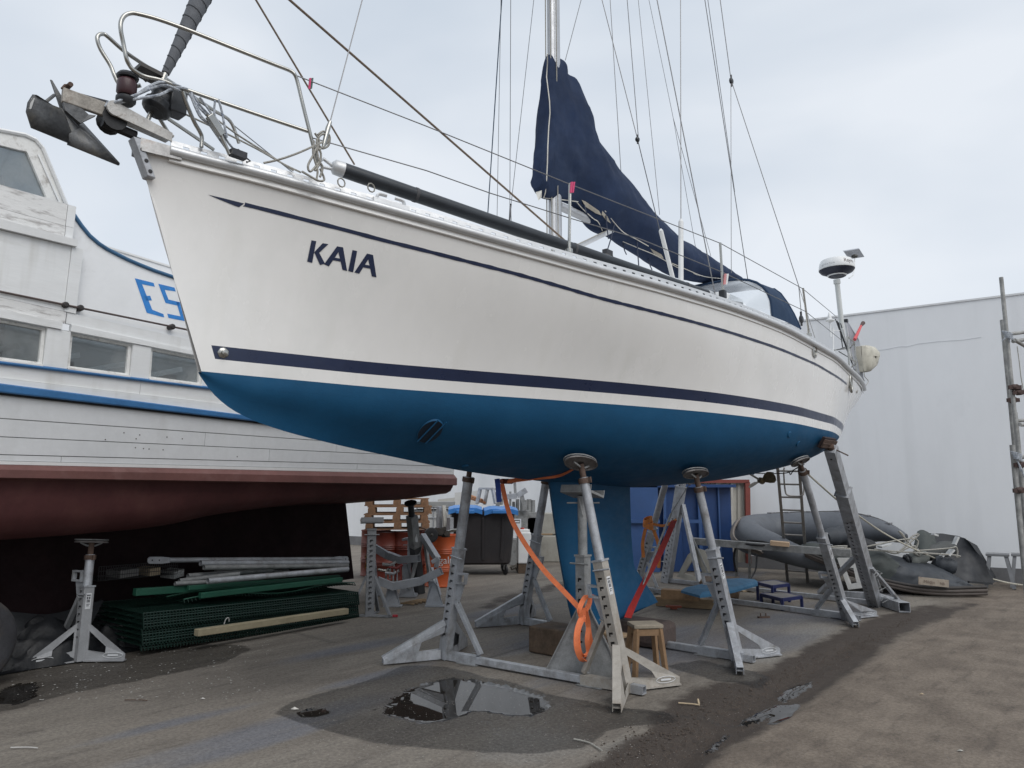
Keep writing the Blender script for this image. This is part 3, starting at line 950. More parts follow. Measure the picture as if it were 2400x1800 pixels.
def cov(x, y, off=.006):
    h = SB.ray_cast(Vector((0, 0, EYE)), sight(x, y).normalized())
    p = h[0] if h[0] is not None else BL(x, y, .1)
    return p - sight(x, y).normalized() * off
PIPING = M('white_piping', (.62, .60, .55), .8)
m = MB(); m.tube([cov(x, y) for x, y in ((1283, 126), (1283, 150), (1281, 180), (1284, 205), (1288, 238), (1289, 265), (1286, 300), (1284, 340), (1283, 380), (1281, 420), (1278, 452), (1274, 464))], .006, 6)
m.build('zip_piping', PIPING, cover, smooth=60)
m = MB()
for ln in ([(1276, 464), (1300, 466), (1325, 469), (1355, 473)], [(1352, 474), (1366, 490), (1390, 512), (1402, 520), (1412, 541)], [(1418, 494), (1440, 522), (1462, 545), (1490, 560), (1520, 577)],
           [(1460, 566), (1500, 583), (1540, 600), (1590, 628), (1640, 646)], [(1575, 617), (1610, 632), (1650, 648), (1690, 653)]):
    m.tube(smooth_path([cov(x, y) for x, y in ln], 4), .005, 6)
m.build('hem_piping', PIPING, cover, smooth=60)
LIN = M('tan_cover_lining', (.36, .33, .28), .85, 0, .2, 8)
m = MB()
for poly in ([(1363, 468), (1372, 472), (1404, 494), (1410, 505), (1396, 500), (1372, 484)], [(1412, 494), (1424, 508), (1432, 524), (1420, 516), (1410, 502)], [(1524, 582), (1550, 596), (1556, 606), (1536, 600)]):
    m.add([cov(x, y, .012) for x, y in poly], [tuple(range(len(poly)))])
m.build('lining', LIN, cover)
m = MB()
for a, b in (((1370, 480), (1376, 500)), ((1420, 505), (1426, 560)), ((1440, 525), (1424, 585)), ((1493, 566), (1497, 622)), ((1520, 608), (1528, 632)), ((1460, 572), (1468, 596))):
    m.tube([cov(*a), (cov(*a) + BL(*b, .15)) / 2 + Vector((0, 0, -.02)), BL(*b, .15)], .007, 6)
m.build('cover_ties', M('navy_cord', (.03, .04, .07), .8), cover)
m = MB(); m.add([cov(x, y, .01) for x, y in ((1255, 450), (1270, 446), (1270, 462), (1262, 470))], [(0, 1, 2, 3)]); m.build('flap_patch', PIPING, cover)

# ------------------------------------------------------------------ standing and running rigging
def wire(name, lo, hi, llo, lhi, r, mat, ztop=13.5):
    a = BL(*lo, llo); b = BL(*hi, lhi)
    if ztop and b.z > a.z + .05:
        b = a + (b - a) * max(1.0, min(8, (ztop - a.z) / (b.z - a.z)))
    mb = MB(); mb.tube([a, b], r, 6)
    return mb.build(name, mat, yacht, smooth=60)
SH = 'shroud'; HA = 'halyard'
wire('inner_stay', (831, 386), (600, 0), .1, .05, .007, ROPEB)
wire('pole_lift', (1323, 563), (679, 0), .35, .1, .0095, ROPEB)
wire('lifting_line', (774, 285), (849, 0), .5, .4, .004, WIRE)
for lo, hi, r, mat in (((1143, 505), (1176, 0), .006, M('dark_blue_rope', (.03, .06, .10), .8)), ((1165, 506), (1174, 0), .003, WIRE), ((1195, 480), (1197, 0), .0035, WIRE), ((1198, 478), (1251, 0), .0035, WIRE)):
    wire(SH, lo, hi, -.7, -.3, r, mat)
m = MB(); m.tube([BL(1197, 478, -.7), BL(1194, 517, -.72)], [.012, .009], 8); m.tube([BL(1197, 478, -.7), BL(1198, 520, -.66)], .005, 6); m.build('turnbuckle', WIRE, yacht)
wire(HA, (1325, 141), (1362, 0), .03, .03, .004, WIRE)
wire('topping_lift', (1546, 539), (1494, 325), .5, .4, .005, WIRE, None)
wire('topping_lift', (1494, 325), (1411, 0), .4, .1, .005, WIRE)
wire(HA, (1456, 412), (1430, 0), .05, .05, .004, WIRE)
wire(HA, (1496, 320), (1470, 0), .4, .2, .0045, WIRE)
wire('lazy_jack', (1546, 503), (1496, 0), .25, .1, .0035, WIRE)
wire('lazy_jack', (1630, 579), (1578, 277), .2, .15, .0035, WIRE, None)
wire('lazy_jack', (1666, 600), (1578, 277), .2, .15, .0035, WIRE, None)
wire('lazy_jack', (1578, 277), (1521, 0), .15, .1, .0035, WIRE)
wire(SH, (1676, 690), (1540, 0), 1.42, 1.0, .0055, WIRE)
wire(SH, (1596, 517), (1595, 0), .92, .6, .005, WIRE)
wire('backstay', (1754, 664), (1652, 0), .35, .3, .006, WIRE)
wire('backstay', (1722, 450), (1659, 0), -.2, -.1, .005, WIRE)
wire('running_backstay', (1713, 185), (1688, 0), .7, .5, .006, WIRE)
wire('running_backstay', (1714, 640), (1713, 195), .7, .7, .004, WIRE, None)
wire('running_backstay', (1872, 670), (1716, 195), 1.3, .72, .005, WIRE, None)
wire('running_backstay', (1878, 735), (1872, 670), 1.32, 1.3, .005, WIRE, None)
wire('running_backstay', (1910, 792), (1872, 670), 1.5, 1.3, .004, WIRE, None)
def block(x, y, l, sz):
    c_ = BL(x, y, l); mb = MB()
    mb.lathe(c_ + YN * -.02, YN, [(sz * .6, 0), (sz, .012), (sz, .03), (sz * .6, .04)], 12)
    mb.tube([c_ + Vector((0, 0, sz * 1.9)), c_ - Vector((0, 0, sz * 1.7))], sz * .28, 6)
    return mb.build('pulley_block', BLACKM, yacht, smooth=40)
block(1714, 190, .7, .045); block(1494, 327, .4, .03); block(1878, 748, 1.32, .05)
m = MB(); m.tube([BL(1549, 541, .92), BL(1577, 652, .92)], .022, 10); m.tube([BL(1548, 536, .92), BL(1549, 541, .92)], [.008, .022], 10); m.build('shroud_cover_tube', WHITEPL, yacht, smooth=60)
m = MB(); m.tube([BL(1596, 520, .92), BL(1596, 660, .92)], .027, 10); m.tube([BL(1596, 513, .92), BL(1596, 520, .92)], [.008, .027], 10); m.build('shroud_cover_tube', WHITEPL, yacht, smooth=60)

# furled headsail in its grey spiral cover
SAILG = M('grey_sail_sock', (.115, .122, .135), .85, 0, .12, 18, .3, 120)
fa, fbp = BL(388, 172, 0), BL(472, -6, 0)
fd = (fbp - fa)
m = MB(); pts = []; rr = []
n_f = 150
ftop = fa + fd * ((14.2 - fa.z) / fd.z)
for i in range(n_f + 1):
    w = (i / n_f)
    pts.append(fa.lerp(ftop, w)); rr.append(.024 + .042 * min(1, w * 14))
m.tube(pts, rr, 14)
fs_ = m.build('furled_headsail', SAILG, yacht, smooth=60)
m = MB()
ax = fd.normalized(); x_, u_, _ = frame_of(ax)
hel = []
for i in range(420):
    a = i * .32; h = i * .32 / (2 * math.pi) * .082
    q = fa + ax * (h + .02)
    rad = .025 + .042 * min(1, (h / (ftop - fa).length) * 14) + .001
    hel.append(q + x_ * math.cos(a) * rad + u_ * math.sin(a) * rad)
m.tube(hel, .0032, 5)
m.build('spiral_seam', M('sail_sock_seam', (.07, .075, .083), .9), fs_, smooth=60)
m = MB(); m.tube([BL(388, 172, 0), BL(380, 190, 0), BL(366, 235, 0), BL(345, 285, 0)], [.018, .02, .016, .014], 8); m.build('furler_toggle', STAIN, yacht, smooth=60)
m = MB()
dc = BL(378, 237, .02)
dd = (BL(400, 205, .02) - BL(358, 268, .02)).normalized()
m.lathe(dc - dd * .10, dd, [(.05, 0), (.085, .02), (.088, .07), (.07, .085), (.07, .13), (.088, .145), (.085, .18), (.05, .20)], 18)
m.obox(dc + YA * .075 + YN * .03, YA * .05, YN * .055, Vector((0, 0, .075)))
m.build('furling_drum', BLACKM, yacht, smooth=40, bevel=.008)
m = MB(); c_ = BL(297, 208, .08)
m.lathe(c_ - Vector((0, 0, .065)), (0, 0, 1), [(.045, .02), (.055, .035), (.055, .10), (.05, .115), (.045, .12)], 16)
lamp = m.build('bow_light', M('dark_red_plastic', (.045, .016, .02), .4, 0, .2, 10), yacht, smooth=40)
m = MB(); m.lathe(c_ + Vector((0, 0, .062)), (0, 0, 1), [(.058, 0), (.062, .012), (.05, .03)], 16); m.build('cap', BLACKM, lamp, smooth=40); m = MB(); m.lathe(c_ - Vector((0, 0, .1)), (0, 0, 1), [(.04, 0), (.055, .02), (.055, .04)], 16); m.build('cap', BLACKM, lamp, smooth=40)
m = MB(); m.obox(BL(345, 172, .03), (BL(372, 186, .03) - BL(320, 160, .03)) / 2, YN * .07, Vector((0, 0, .012))); m.tube([BL(290, 190, .1), BL(320, 168, .1), BL(345, 190, .1)], .012, 6); m.build('light_bracket', M('dark_bracket', (.07, .065, .06), .5, .4), yacht)
# pulpit
def pul(pts, r=.0125, k=6):
    mb = MB(); mb.tube(smooth_path([BL(x, y, l) for x, y, l in pts], k), r, 10)
    return mb
m = pul([(745, 388, .46), (736, 350, .46), (725, 306, .46), (710, 246, .455), (697, 192, .45), (690, 174, .45), (678, 165, .44), (640, 150, .42), (540, 110, .36), (440, 70, .28), (370, 45, .22), (325, 33, .19), (308, 31, .18), (293, 36, .175), (284, 50, .17), (283, 70, .17), (289, 102, .16), (296, 136, .16), (303, 152, .15), (314, 165, .15), (339, 179, .15), (380, 189, .17), (447, 214, .2), (600, 267, .34), (722, 308, .45)])
m.build('pulpit_rail', STAIN, yacht, smooth=60)
m = pul([(1.0, 0, 0)] * 0 + [(428, 214, .19), (436, 240, .18), (455, 285, .165), (468, 308, .16), (473, 322, .155), (472, 345, .155)]); m.build('pulpit_leg', STAIN, yacht, smooth=60)
m = pul([(560, 336, -.46), (540, 285, -.46), (500, 258, -.42), (440, 218, -.35), (380, 179, -.26), (298, 125, -.2), (255, 88, -.18), (243, 80, -.18), (232, 82, -.175), (228, 92, -.17), (236, 116, -.17), (258, 152, -.16), (268, 176, -.15), (279, 196, -.14), (300, 205, -.1), (330, 200, -.05)]); m.build('pulpit_rail', STAIN, yacht, smooth=60)
m = pul([(385, 272, -.14), (500, 350, -.3)], k=1); m.build('pulpit_leg', STAIN, yacht, smooth=60)
m = pul([(368, 268, -.13), (400, 320, -.14)], k=1); m.build('pulpit_leg', STAIN, yacht, smooth=60)
# stanchions and guard wires
def stan(top_, base, l, name='stanchion'):
    mb = MB(); a, b = BL(*top_, l), BL(*base, l)
    mb.tube([b, a], .0125, 8); mb.lathe(b, (0, 0, 1), [(.03, -.03), (.03, .0), (.016, .01), (.016, .06)], 10)
    return mb.build(name, STAIN, yacht, smooth=40)
stan((1336, 430), (1334, 584), 1.07); stan((1688, 569), (1695, 690), 1.48); stan((1882, 675), (1896, 782), 1.63)
m = MB(); c_ = BL(1694, 690, 1.48); m.box(c_, .06, .06, .08, R(49)); m.build('stanchion_boot', BLACKM, yacht, bevel=.008)
for l0, pts in ((0, [(697, 178, .45), (1000, 296, .75), (1336, 432, 1.07), (1688, 570, 1.48), (1882, 677, 1.63), (1960, 742, 1.25)]), (1, [(728, 322, .46), (1000, 400, .75), (1150, 453, .9), (1335, 511, 1.07), (1500, 560, 1.25), (1691, 637, 1.48), (1888, 730, 1.63), (1972, 797, 1.25)])):
    for sd_ in (1, -1):
        m = MB(); m.tube([yb(*(lambda q: (q[0], q[1] * sd_, q[2]))(toy(BL(x, y, l)))) for x, y, l in pts], .004, 6)
        m.build('guard_wire', WIRE, yacht, smooth=60)
# spinnaker pole lashed on the side deck
m = MB()
pa, pb_ = BL(768, 386, .42), BL(1672, 697, 1.36)
pdir = (pb_ - pa).normalized()
m.tube([pa + pdir * .10, pb_ - pdir * .1], .052, 16)
pole = m.build('spinnaker_pole', M('black_carbon_pole', (.022, .027, .034), .38, 0, .12, 6), yacht, smooth=60)
for q, d_ in ((pa, pdir), (pb_, -pdir)):
    m = MB()
    m.tube([q + d_ * .11, q + d_ * .05, q + d_ * .03], [.055, .052, .03], 14)
    m.tube([q + d_ * .04, q - d_ * .03 + Vector((0, 0, .03)), q - d_ * .06, q - d_ * .04 - Vector((0, 0, .03)), q + d_ * .03 - Vector((0, 0, .02))], .012, 8)
    m.build('pole_end_fitting', ALU, pole, smooth=50)
STRAPM = M('dark_grey_strap', (.06, .06, .065), .7)
for w in (.17, .55, .9):
    m = MB(); q = pa.lerp(pb_, w); m.lathe(q, pdir, [(.054, -.012), (.056, -.008), (.056, .008), (.054, .012)], 14)
    m.build('pole_strap', STRAPM, pole, smooth=50)
for x, y, l in ((800, 428, .5), (870, 440, .6)):
    m = MB(); c_ = BL(x, y, l); m.tube([c_ + YA * .03 * math.sin(a * .7) + Vector((0, 0, .03 * math.cos(a * .7))) for a in range(10)], .005, 6)
    m.build('pole_lanyard', ROPEG, pole, smooth=60)
# toe rail fairlead / chock near the bow
q = BL(932, 485, .66)
b_, z_ = sheer(toy(q)[0]); c_ = yb(toy(q)[0], b_ - .005, z_ + .055)
td = (yb(toy(q)[0] + .1, sheer(toy(q)[0] + .1)[0], sheer(toy(q)[0] + .1)[1]) - yb(toy(q)[0], b_, z_)).normalized()
m = MB(); m.obox(c_ - Vector((0, 0, .02)), td * .13, YN * .012, Vector((0, 0, .03)))
m.tube(smooth_path([c_ + td * -.1 + Vector((0, 0, .0)), c_ + td * -.09 + Vector((0, 0, .04)), c_ + td * -.03 + Vector((0, 0, .045))], 4), .012, 6)
m.tube(smooth_path([c_ + td * .1 + Vector((0, 0, .0)), c_ + td * .09 + Vector((0, 0, .04)), c_ + td * .03 + Vector((0, 0, .045))], 4), .012, 6)
m.build('mooring_chock', ALU, yacht, smooth=40)
# bow roller
m = MB()
RB = M('weathered_bow_roller', (.34, .315, .28), .6, .25, .3, 12, .2, 60, dirt=(.14, .10, .075), da=.5, ds=9)
ra, rb = BL(262, 250, .06), BL(404, 328, .09)
hh = Vector((0, 0, .055))
for l in (.075, -.055):
    a, b = BL(268, 258, l), BL(402, 322, l)
    m.prism([a + Vector((0, 0, .05)), a - Vector((0, 0, .035)) , b - Vector((0, 0, .03)), b + Vector((0, 0, .025))], YN * .012)
    m.lathe(a + YN * .0 + Vector((0, 0, .008)), YN, [(.045, -.002), (.045, .014)], 14)
m.obox((BL(300, 283, .01) + BL(398, 326, .01)) / 2, (BL(398, 326, .01) - BL(300, 283, .01)) / 2, YN * .06, Vector((0, 0, .006)))
m.build('bow_roller', M('pitted_white_bow_roller', (.50, .49, .47), .6, .15, .15, 12, .3, 60, dirt=(.16, .10, .06), da=.28, ds=30), yacht)
m = MB(); c_ = BL(262, 283, .01); m.lathe(c_ - YN * .05, YN, [(.07, 0), (.05, .03), (.05, .07), (.07, .10)], 14)
m.tube([BL(240, 285, .01), BL(318, 318, .01)], .03, 8); m.build('roller_wheel', BLACK, yacht, smooth=40)
# sprayhood
HOOD = M('navy_canvas', (.020, .042, .085), .8, 0, .1, 3, .2, 20, spec=.25)
def arch(s0, foot, zf, zt, lean, n=17):
    out = []
    for i in range(n):
        a = math.pi * i / (n - 1)
        c_, s_ = math.cos(a), math.sin(a)
        out.append(yb(s0 + lean * s_, foot * math.copysign(abs(c_) ** .55, c_), zf + (zt - zf) * s_ ** .6))
    return out
A0 = arch(6.95, .82, 3.86, 4.04, .02); A1 = arch(7.55, .90, 3.88, 4.44, -.12); A2 = [yb(8.33 - .10 * h, .98 * a, 3.83 + .64 * h) for a, h in ((1, 0), (.98, .12), (.93, .35), (.86, .6), (.78, .82), (.70, .94), (.55, .99), (.3, 1.03), (0, 1.05), (-.3, 1.03), (-.55, .99), (-.70, .94), (-.78, .82), (-.86, .6), (-.93, .35), (-.98, .12), (-1, 0))]
m = MB(); m.grid([A1, [a.lerp(b, .5) + Vector((0, 0, .012)) for a, b in zip(A1, A2)], A2])
hd_ = m.build('sprayhood', HOOD, yacht, smooth=60)
m = MB(); m.tube([p + Vector((0, 0, .005)) for p in A1], .022, 8); m.tube([p for p in A2], .012, 8); m.build('sprayhood_hoop', HOOD, hd_, smooth=60)
GLZ = bpy.data.materials.new('hazy_clear_vinyl'); GLZ.use_nodes = True
_t = GLZ.node_tree; _b = _t.nodes['Principled BSDF']
_b.inputs['Base Color'].default_value = (.62, .66, .70, 1); _b.inputs['Roughness'].default_value = .12
_tr = _t.nodes.new('ShaderNodeBsdfTransparent'); _tr.inputs[0].default_value = (.86, .89, .92, 1)
_mx = _t.nodes.new('ShaderNodeMixShader'); _n = _t.nodes.new('ShaderNodeTexNoise'); _n.inputs['Scale'].default_value = 2.2
_mr = _t.nodes.new('ShaderNodeMapRange'); _mr.inputs[1].default_value = .4; _mr.inputs[2].default_value = .62; _mr.inputs[3].default_value = .35; _mr.inputs[4].default_value = .78
_t.links.new(_n.outputs['Fac'], _mr.inputs[0]); _t.links.new(_mr.outputs[0], _mx.inputs[0])
_t.links.new(_tr.outputs[0], _mx.inputs[1]); _t.links.new(_b.outputs[0], _mx.inputs[2])
_t.links.new(_mx.outputs[0], _t.nodes['Material Output'].inputs[0])
m = MB(); m.grid([A0, [a.lerp(b, .5) + Vector((0, 0, .04)) for a, b in zip(A0, A1)], A1]); m.build('clear_window', GLZ, hd_, smooth=60)
m = MB(); m.obox(yb(7.2, .35, 4.0), YA * .3, YN * .2, Vector((0, 0, .16))); m.build('companionway_hatch', WHITEPL, yacht, bevel=.03)

# ------------------------------------------------------------------ stern gear
m = MB()
z9 = sheer(9.7)[1]
P9 = lambda s, l, z: yb(s, l, z)
rail = [P9(9.0, 1.38, z9 + .02), P9(9.0, 1.38, z9 + .62), P9(9.6, 1.30, z9 + .64), P9(10.02, 1.12, z9 + .64), P9(10.06, .7, z9 + .64), P9(10.06, .7, z9 + .02)]
for sd_ in (1, -1):
    m = MB()
    m.tube([yb(*(lambda q: (q[0], q[1] * sd_, q[2]))(toy(p))) for p in rail], .0125, 8)
    m.tube([yb(9.0, 1.38 * sd_, z9 + .33), yb(9.6, 1.30 * sd_, z9 + .34), yb(10.02, 1.12 * sd_, z9 + .34), yb(10.06, .7 * sd_, z9 + .34)], .0125, 8)
    m.tube([yb(9.72, 1.27 * sd_, z9 + .02), yb(9.72, 1.27 * sd_, z9 + .64)], .0125, 8)
    m.build('pushpit_rail', STAIN, yacht, smooth=60)
m = MB()
rt, rf = BL(1961, 655, 1.1), BL(1977, 800, 1.1)
m.tube([rf, rf.lerp(rt, .94), rt], .036, 12); m.tube([rf.lerp(rt, .93), rt], [.05, .048], 12)
m.build('radar_pole', M('white_pole_paint', (.60, .62, .61), .5, 0, .06, 4), yacht, smooth=60)
rc = BL(1962, 646, 1.1)
m = MB(); m.lathe(rc + Vector((0, 0, -.005)), (0, 0, 1), [(.10, .0), (.225, .055), (.252, .09)], 40); m.lathe(rc - Vector((0, 0, .02)), (0, 0, 1), [(.11, 0), (.135, .02)], 24)
base_ = m.build('radar_base', M('radar_navy_plastic', (.02, .024, .045), .5), yacht, smooth=30)
m = MB(); m.lathe(rc, (0, 0, 1), [(.252, .09), (.256, .10), (.240, .19), (.215, .235), (.15, .25), (.01, .256)], 44)
dome = m.build('radar_dome', WHITEPL, yacht, smooth=35)
m = MB(); m.lathe(rc - Vector((0, 0, .006)), (0, 0, 1), [(.01, -.01), (.13, -.004), (.14, .012)], 20); m.build('mounting_plate', WHITEPL, base_, smooth=30)
m = MB()
for i in range(22):
    a = i * .12 + 2.9
    d_ = Vector((math.cos(a), math.sin(a), 0))
    m.beam(rc + d_ * .155 + Vector((0, 0, .026)), rc + d_ * .215 + Vector((0, 0, .049)), .004, .006)
m.build('cooling_fins', M('radar_fin', (.06, .07, .10), .5), base_)
# the lettering round the dome
def on_dome(body, size, ang0, z0_, mat):
    vs_, fs__ = text_shape(body, size)
    mb = MB(); out = []
    for v in vs_:
        z = z0_ + v.y
        rad = float(np.interp(z, [.10, .19, .235], [.256, .240, .215])) + .0015
        a = ang0 + v.x / .25
        out.append(rc + Vector((math.cos(a) * rad, math.sin(a) * rad, z)))
    mb.add(out, fs__)
    return mb.build('lettering', mat, dome)
toCam = math.atan2(-rc.y, -rc.x)
on_dome('Raym', .085, toCam + .42, .145, M('radar_red_black_print', (.05, .015, .02), .5))
on_dome('Q U A N T U M', .032, toCam - .95, .13, M('radar_grey_print', (.28, .29, .31), .5))
m = MB()
ap = BL(2003, 597, 1.1)
m.tube([BL(1990, 652, 1.1), BL(1999, 645, 1.1), BL(2002, 632, 1.1), ap - Vector((0, 0, .04))], .010, 8)
m.build('antenna_mast', WHITEPL, yacht, smooth=60)
m = MB()
cs = [BL(1978, 589, 1.12), BL(2014, 583, 1.12), BL(2026, 602, .98), BL(1991, 607.5, .98)]
nn_ = (cs[1] - cs[0]).cross(cs[3] - cs[0]).normalized(); nn_ = nn_ if nn_.z > 0 else -nn_
m.prism(cs, nn_ * .02)
m.build('flat_antenna', M('grey_antenna_panel', (.36, .38, .42), .5, 0, .06, 5), yacht)
m = MB(); m.lathe(ap - Vector((0, 0, .055)), (0, 0, 1), [(.02, 0), (.05, .02), (.05, .04), (.02, .06)], 10); m.build('antenna_bracket', M('antenna_bracket_dark', (.08, .08, .075), .5), yacht)
m = MB(); g_ = BL(1945, 752, 1.2)
m.lathe(g_, (0, 0, 1), [(.03, -.02), (.062, .0), (.062, .012), (.03, .03), (.02, .09), (.008, .12)], 16); m.tube([BL(1947, 790, 1.2), g_], .014, 8)
m.tube([BL(1953, 830, 1.2), BL(1952, 768, 1.2)], .012, 8); m.tube([BL(1952, 775, 1.2), BL(1968, 775, 1.15)], .006, 6)
m.build('satellite_antenna', WHITEPL, yacht, smooth=40)
m = MB()
sol = [BL(1981, 750, 1.06), BL(1987, 755, 1.08), BL(2012, 795, 1.16), BL(2016, 812, 1.16), BL(2023, 889, 1.18), BL(2003, 872, 1.14), BL(1999, 860, 1.12)]
m.prism(sol, YA * .03)
sp_ = m.build('solar_panel', M('solar_panel_back', (.30, .32, .355), .55, 0, .05, 3), yacht)
m = MB(); m.beam(sol[0], sol[-1], .03, .03, up=YA); m.build('panel_frame', ALU, sp_)
m = MB(); m.beam(BL(2001, 866, 1.13), BL(2024, 892, 1.19), .025, .05, up=YA); m.build('panel_frame', M('dark_panel_edge', (.12, .12, .13), .5), sp_)
m = MB(); c_ = BL(1983, 752, 1.07); m.box(c_, .05, .05, .05, R(49)); c_ = BL(2001, 856, 1.12); m.box(c_, .04, .04, .04, R(49)); m.build('panel_clamp', BLACKM, sp_)
m = MB()
for a, b in (((1958, 748), (1996, 850)), ((1962, 752), (2000, 858)), ((1966, 755), (1975, 815)), ((1970, 758), (1998, 842)), ((1963, 820), (1985, 812)), ((1966, 824), (1990, 838))):
    m.tube([BL(*a, 1.14), BL(*b, 1.14)], .007, 6)
m.build('cockpit_lines', BLACKM, yacht)
m = MB()
for a, b in (((1975, 770), (1992, 835)), ((1982, 790), (1994, 838))):
    m.tube([BL(*a, 1.15), BL(*b, 1.15)], .014, 8)
m.build('white_stern_tubes', WHITEPL, yacht, smooth=60)
m = MB(); m.tube([BL(2003, 796, 1.2), BL(2018, 764, 1.2)], [.026, .018], 10); fl_ = m.build('danbuoy_flag_roll', M('faded_red_cloth', (.62, .12, .13), .8, 0, .15, 20), yacht, smooth=60)
m = MB(); m.tube([BL(2018, 764, 1.2), BL(2023, 757, 1.2)], [.018, .032], 10); m.build('tip', M('brown_tip', (.09, .05, .045), .6), fl_, smooth=60)
# horseshoe buoy in its cream bag
m = MB(); rows = []
outl = [(2018, 811), (2030, 809), (2042, 813), (2051, 824), (2054, 836), (2050, 850), (2042, 864), (2034, 872), (2024, 871), (2022, 850), (2019, 830)]
cen = Vector((0, 0, 0))
op = [BL(x, y, 1.22) for x, y in outl]
for p in op: cen += p / len(op)
for w, dz in ((1, 0), (.95, .05), (.75, .085), (.45, .10), (.1, .105)):
    rows.append([cen + (p - cen) * w + YN * dz + YN * .012 * math.sin(i * 2.3 + w * 9) for i, p in enumerate(op)])
m.grid(rows, True)
m.grid([[p - YN * .08 for p in op], op], True); m.add([p - YN * .08 for p in op], [tuple(range(len(op)))])
bag = m.build('lifebuoy_bag', M('cream_canvas', (.52, .50, .43), .85, 0, .12, 7, .4, 14, dirt=(.36, .34, .28), da=.35, ds=6), yacht, smooth=50)
m = MB(); m.tube(smooth_path([BL(2052, 836, 1.28), BL(2050, 846, 1.28), BL(2054, 852, 1.28)], 4), .012, 6); m.build('bag_handle', BLACK, bag)
m = MB(); m.tube(smooth_path([BL(2025, 872, 1.22), BL(2027, 883, 1.22), BL(2035, 893, 1.22), BL(2030, 903, 1.22), BL(2022, 905, 1.22)], 5), .005, 6); m.build('bag_cord', ROPEG, bag)

# ------------------------------------------------------------------ gear lying on or clipped to the yacht
ANC = M('galvanised_anchor', (.105, .108, .112), .55, .4, .35, 7, .3, 50, dirt=(.22, .205, .17), da=.42, ds=5)
anch = thing('plough_anchor', 'galvanised plough anchor held in the bow roller of the white yacht', 'anchor', BL(140, 260, 0))
m = MB()
a, b = BL(145, 222, .03), BL(275, 268, .03)
m.beam(a, b, .03, .085)
m.build('shank', RB, anch, bevel=.006)
m = MB(); m.tube([BL(145, 208, .03), BL(152, 200, .03), BL(160, 200, .03)], .008, 6); m.lathe(BL(157, 206, .0), YN, [(.014, 0), (.014, .06)], 8); m.build('shackle', RUST, anch)
tip = BL(281, 386, .0); root = BL(150, 255, .0)
m = MB()
left = [(62, 240), (75, 222), (88, 222), (108, 236), (140, 262), (163, 285), (180, 292), (175, 305), (160, 335), (110, 316), (72, 300), (62, 275)]
# the two flukes meet along a ridge that runs down to the point
ridge_a, ridge_b = BL(122, 240, .0), BL(281, 386, .0)
fl_p = [BL(x, y, .16) for x, y in ((60, 262), (64, 240), (76, 221), (86, 222))]
mid_p = [BL(x, y, .10) for x, y in ((72, 300), (100, 272), (112, 252), (118, 246))]
inn_p = [BL(x, y, .02) for x, y in ((160, 336), (163, 310), (150, 275), (138, 255))]
m.grid([fl_p, mid_p, inn_p])
m.grid([inn_p, [BL(x, y, .0) for x, y in ((175, 335), (185, 318), (182, 300), (150, 262))]])
m.add([BL(160, 338, .03), BL(280, 387, .0), BL(281, 382, .0), BL(186, 300, .02), BL(163, 312, .05)], [(0, 1, 2, 3, 4)])
m.add([BL(186, 300, .02), BL(281, 382, .0), BL(196, 288, -.10), BL(168, 272, -.08)], [(0, 1, 2, 3)])
fk = m.build('fluke', ANC, anch, smooth=30)
sl_ = fk.modifiers.new('thickness', 'SOLIDIFY'); sl_.thickness = .014
m = MB(); m.prism([BL(117, 188, -.05), BL(121, 190, -.05), BL(186, 300, -.02), BL(176, 300, -.02), BL(140, 255, -.03)], YN * .012); m.build('roll_bar_plate', ANC, anch)
m = MB(); m.tube([BL(85, 257, .13), BL(127, 223, .0)], .009, 8); m.build('stay_rod', ANC, anch)
m = MB(); m.obox(BL(73, 243, .165), (BL(78, 230, .165) - BL(69, 256, .165)) / 2, (BL(78, 243, .165) - BL(70, 243, .165)) / 2, YN * .004); m.build('weld_plate', M('pale_plate', (.40, .40, .39), .5, .4, .2, 20), anch)
m = MB(); m.prism([BL(174, 216, -.03), BL(190, 219, -.03), BL(262, 238, -.03), BL(262, 250, -.03), BL(200, 240, -.03)], YN * -.06); m.build('shank_web', M('dark_anchor_web', (.07, .075, .085), .5, .4, .2, 10), anch)
m = MB(); m.grid([[BL(145, 243, .02), BL(170, 240, .02), BL(205, 272, .02)], [BL(150, 262, .03), BL(185, 292, .03), BL(222, 274, .03)]]); fk2 = m.build('crown_plate', ANC, anch); s2 = fk2.modifiers.new('thickness', 'SOLIDIFY'); s2.thickness = .02

def rope_thing(name, label, cat, lines, r, mat, group=None, k=5, nseg=6):
    mb = MB()
    for ln in lines:
        mb.tube(smooth_path(ln, k), r, nseg)
    return mb.build(name, mat, None, label, cat, group, smooth=60)
L3 = lambda pts, l: [BL(x, y, l if not isinstance(l, (list, tuple)) else l[i]) for i, (x, y) in enumerate(pts)]
rope_thing('anchor_rope', 'white and blue braided rope tied from the anchor up to the pulpit', 'rope',
           [L3([(246, 250), (280, 236), (320, 222), (360, 205), (390, 194), (425, 204), (450, 214)], [.05, .1, .13, .15, .17, .19, .2]),
            L3([(248, 246), (290, 238), (330, 230), (375, 222), (405, 207), (430, 206)], [.05, .1, .14, .16, .18, .2]),
            L3([(250, 242), (300, 232), (345, 210), (385, 200), (420, 212)], [.05, .1, .15, .17, .2]),
            L3([(300, 240), (335, 212), (372, 193), (400, 195), (440, 210)], [.1, .14, .17, .18, .2])], .0085, ROPEW)
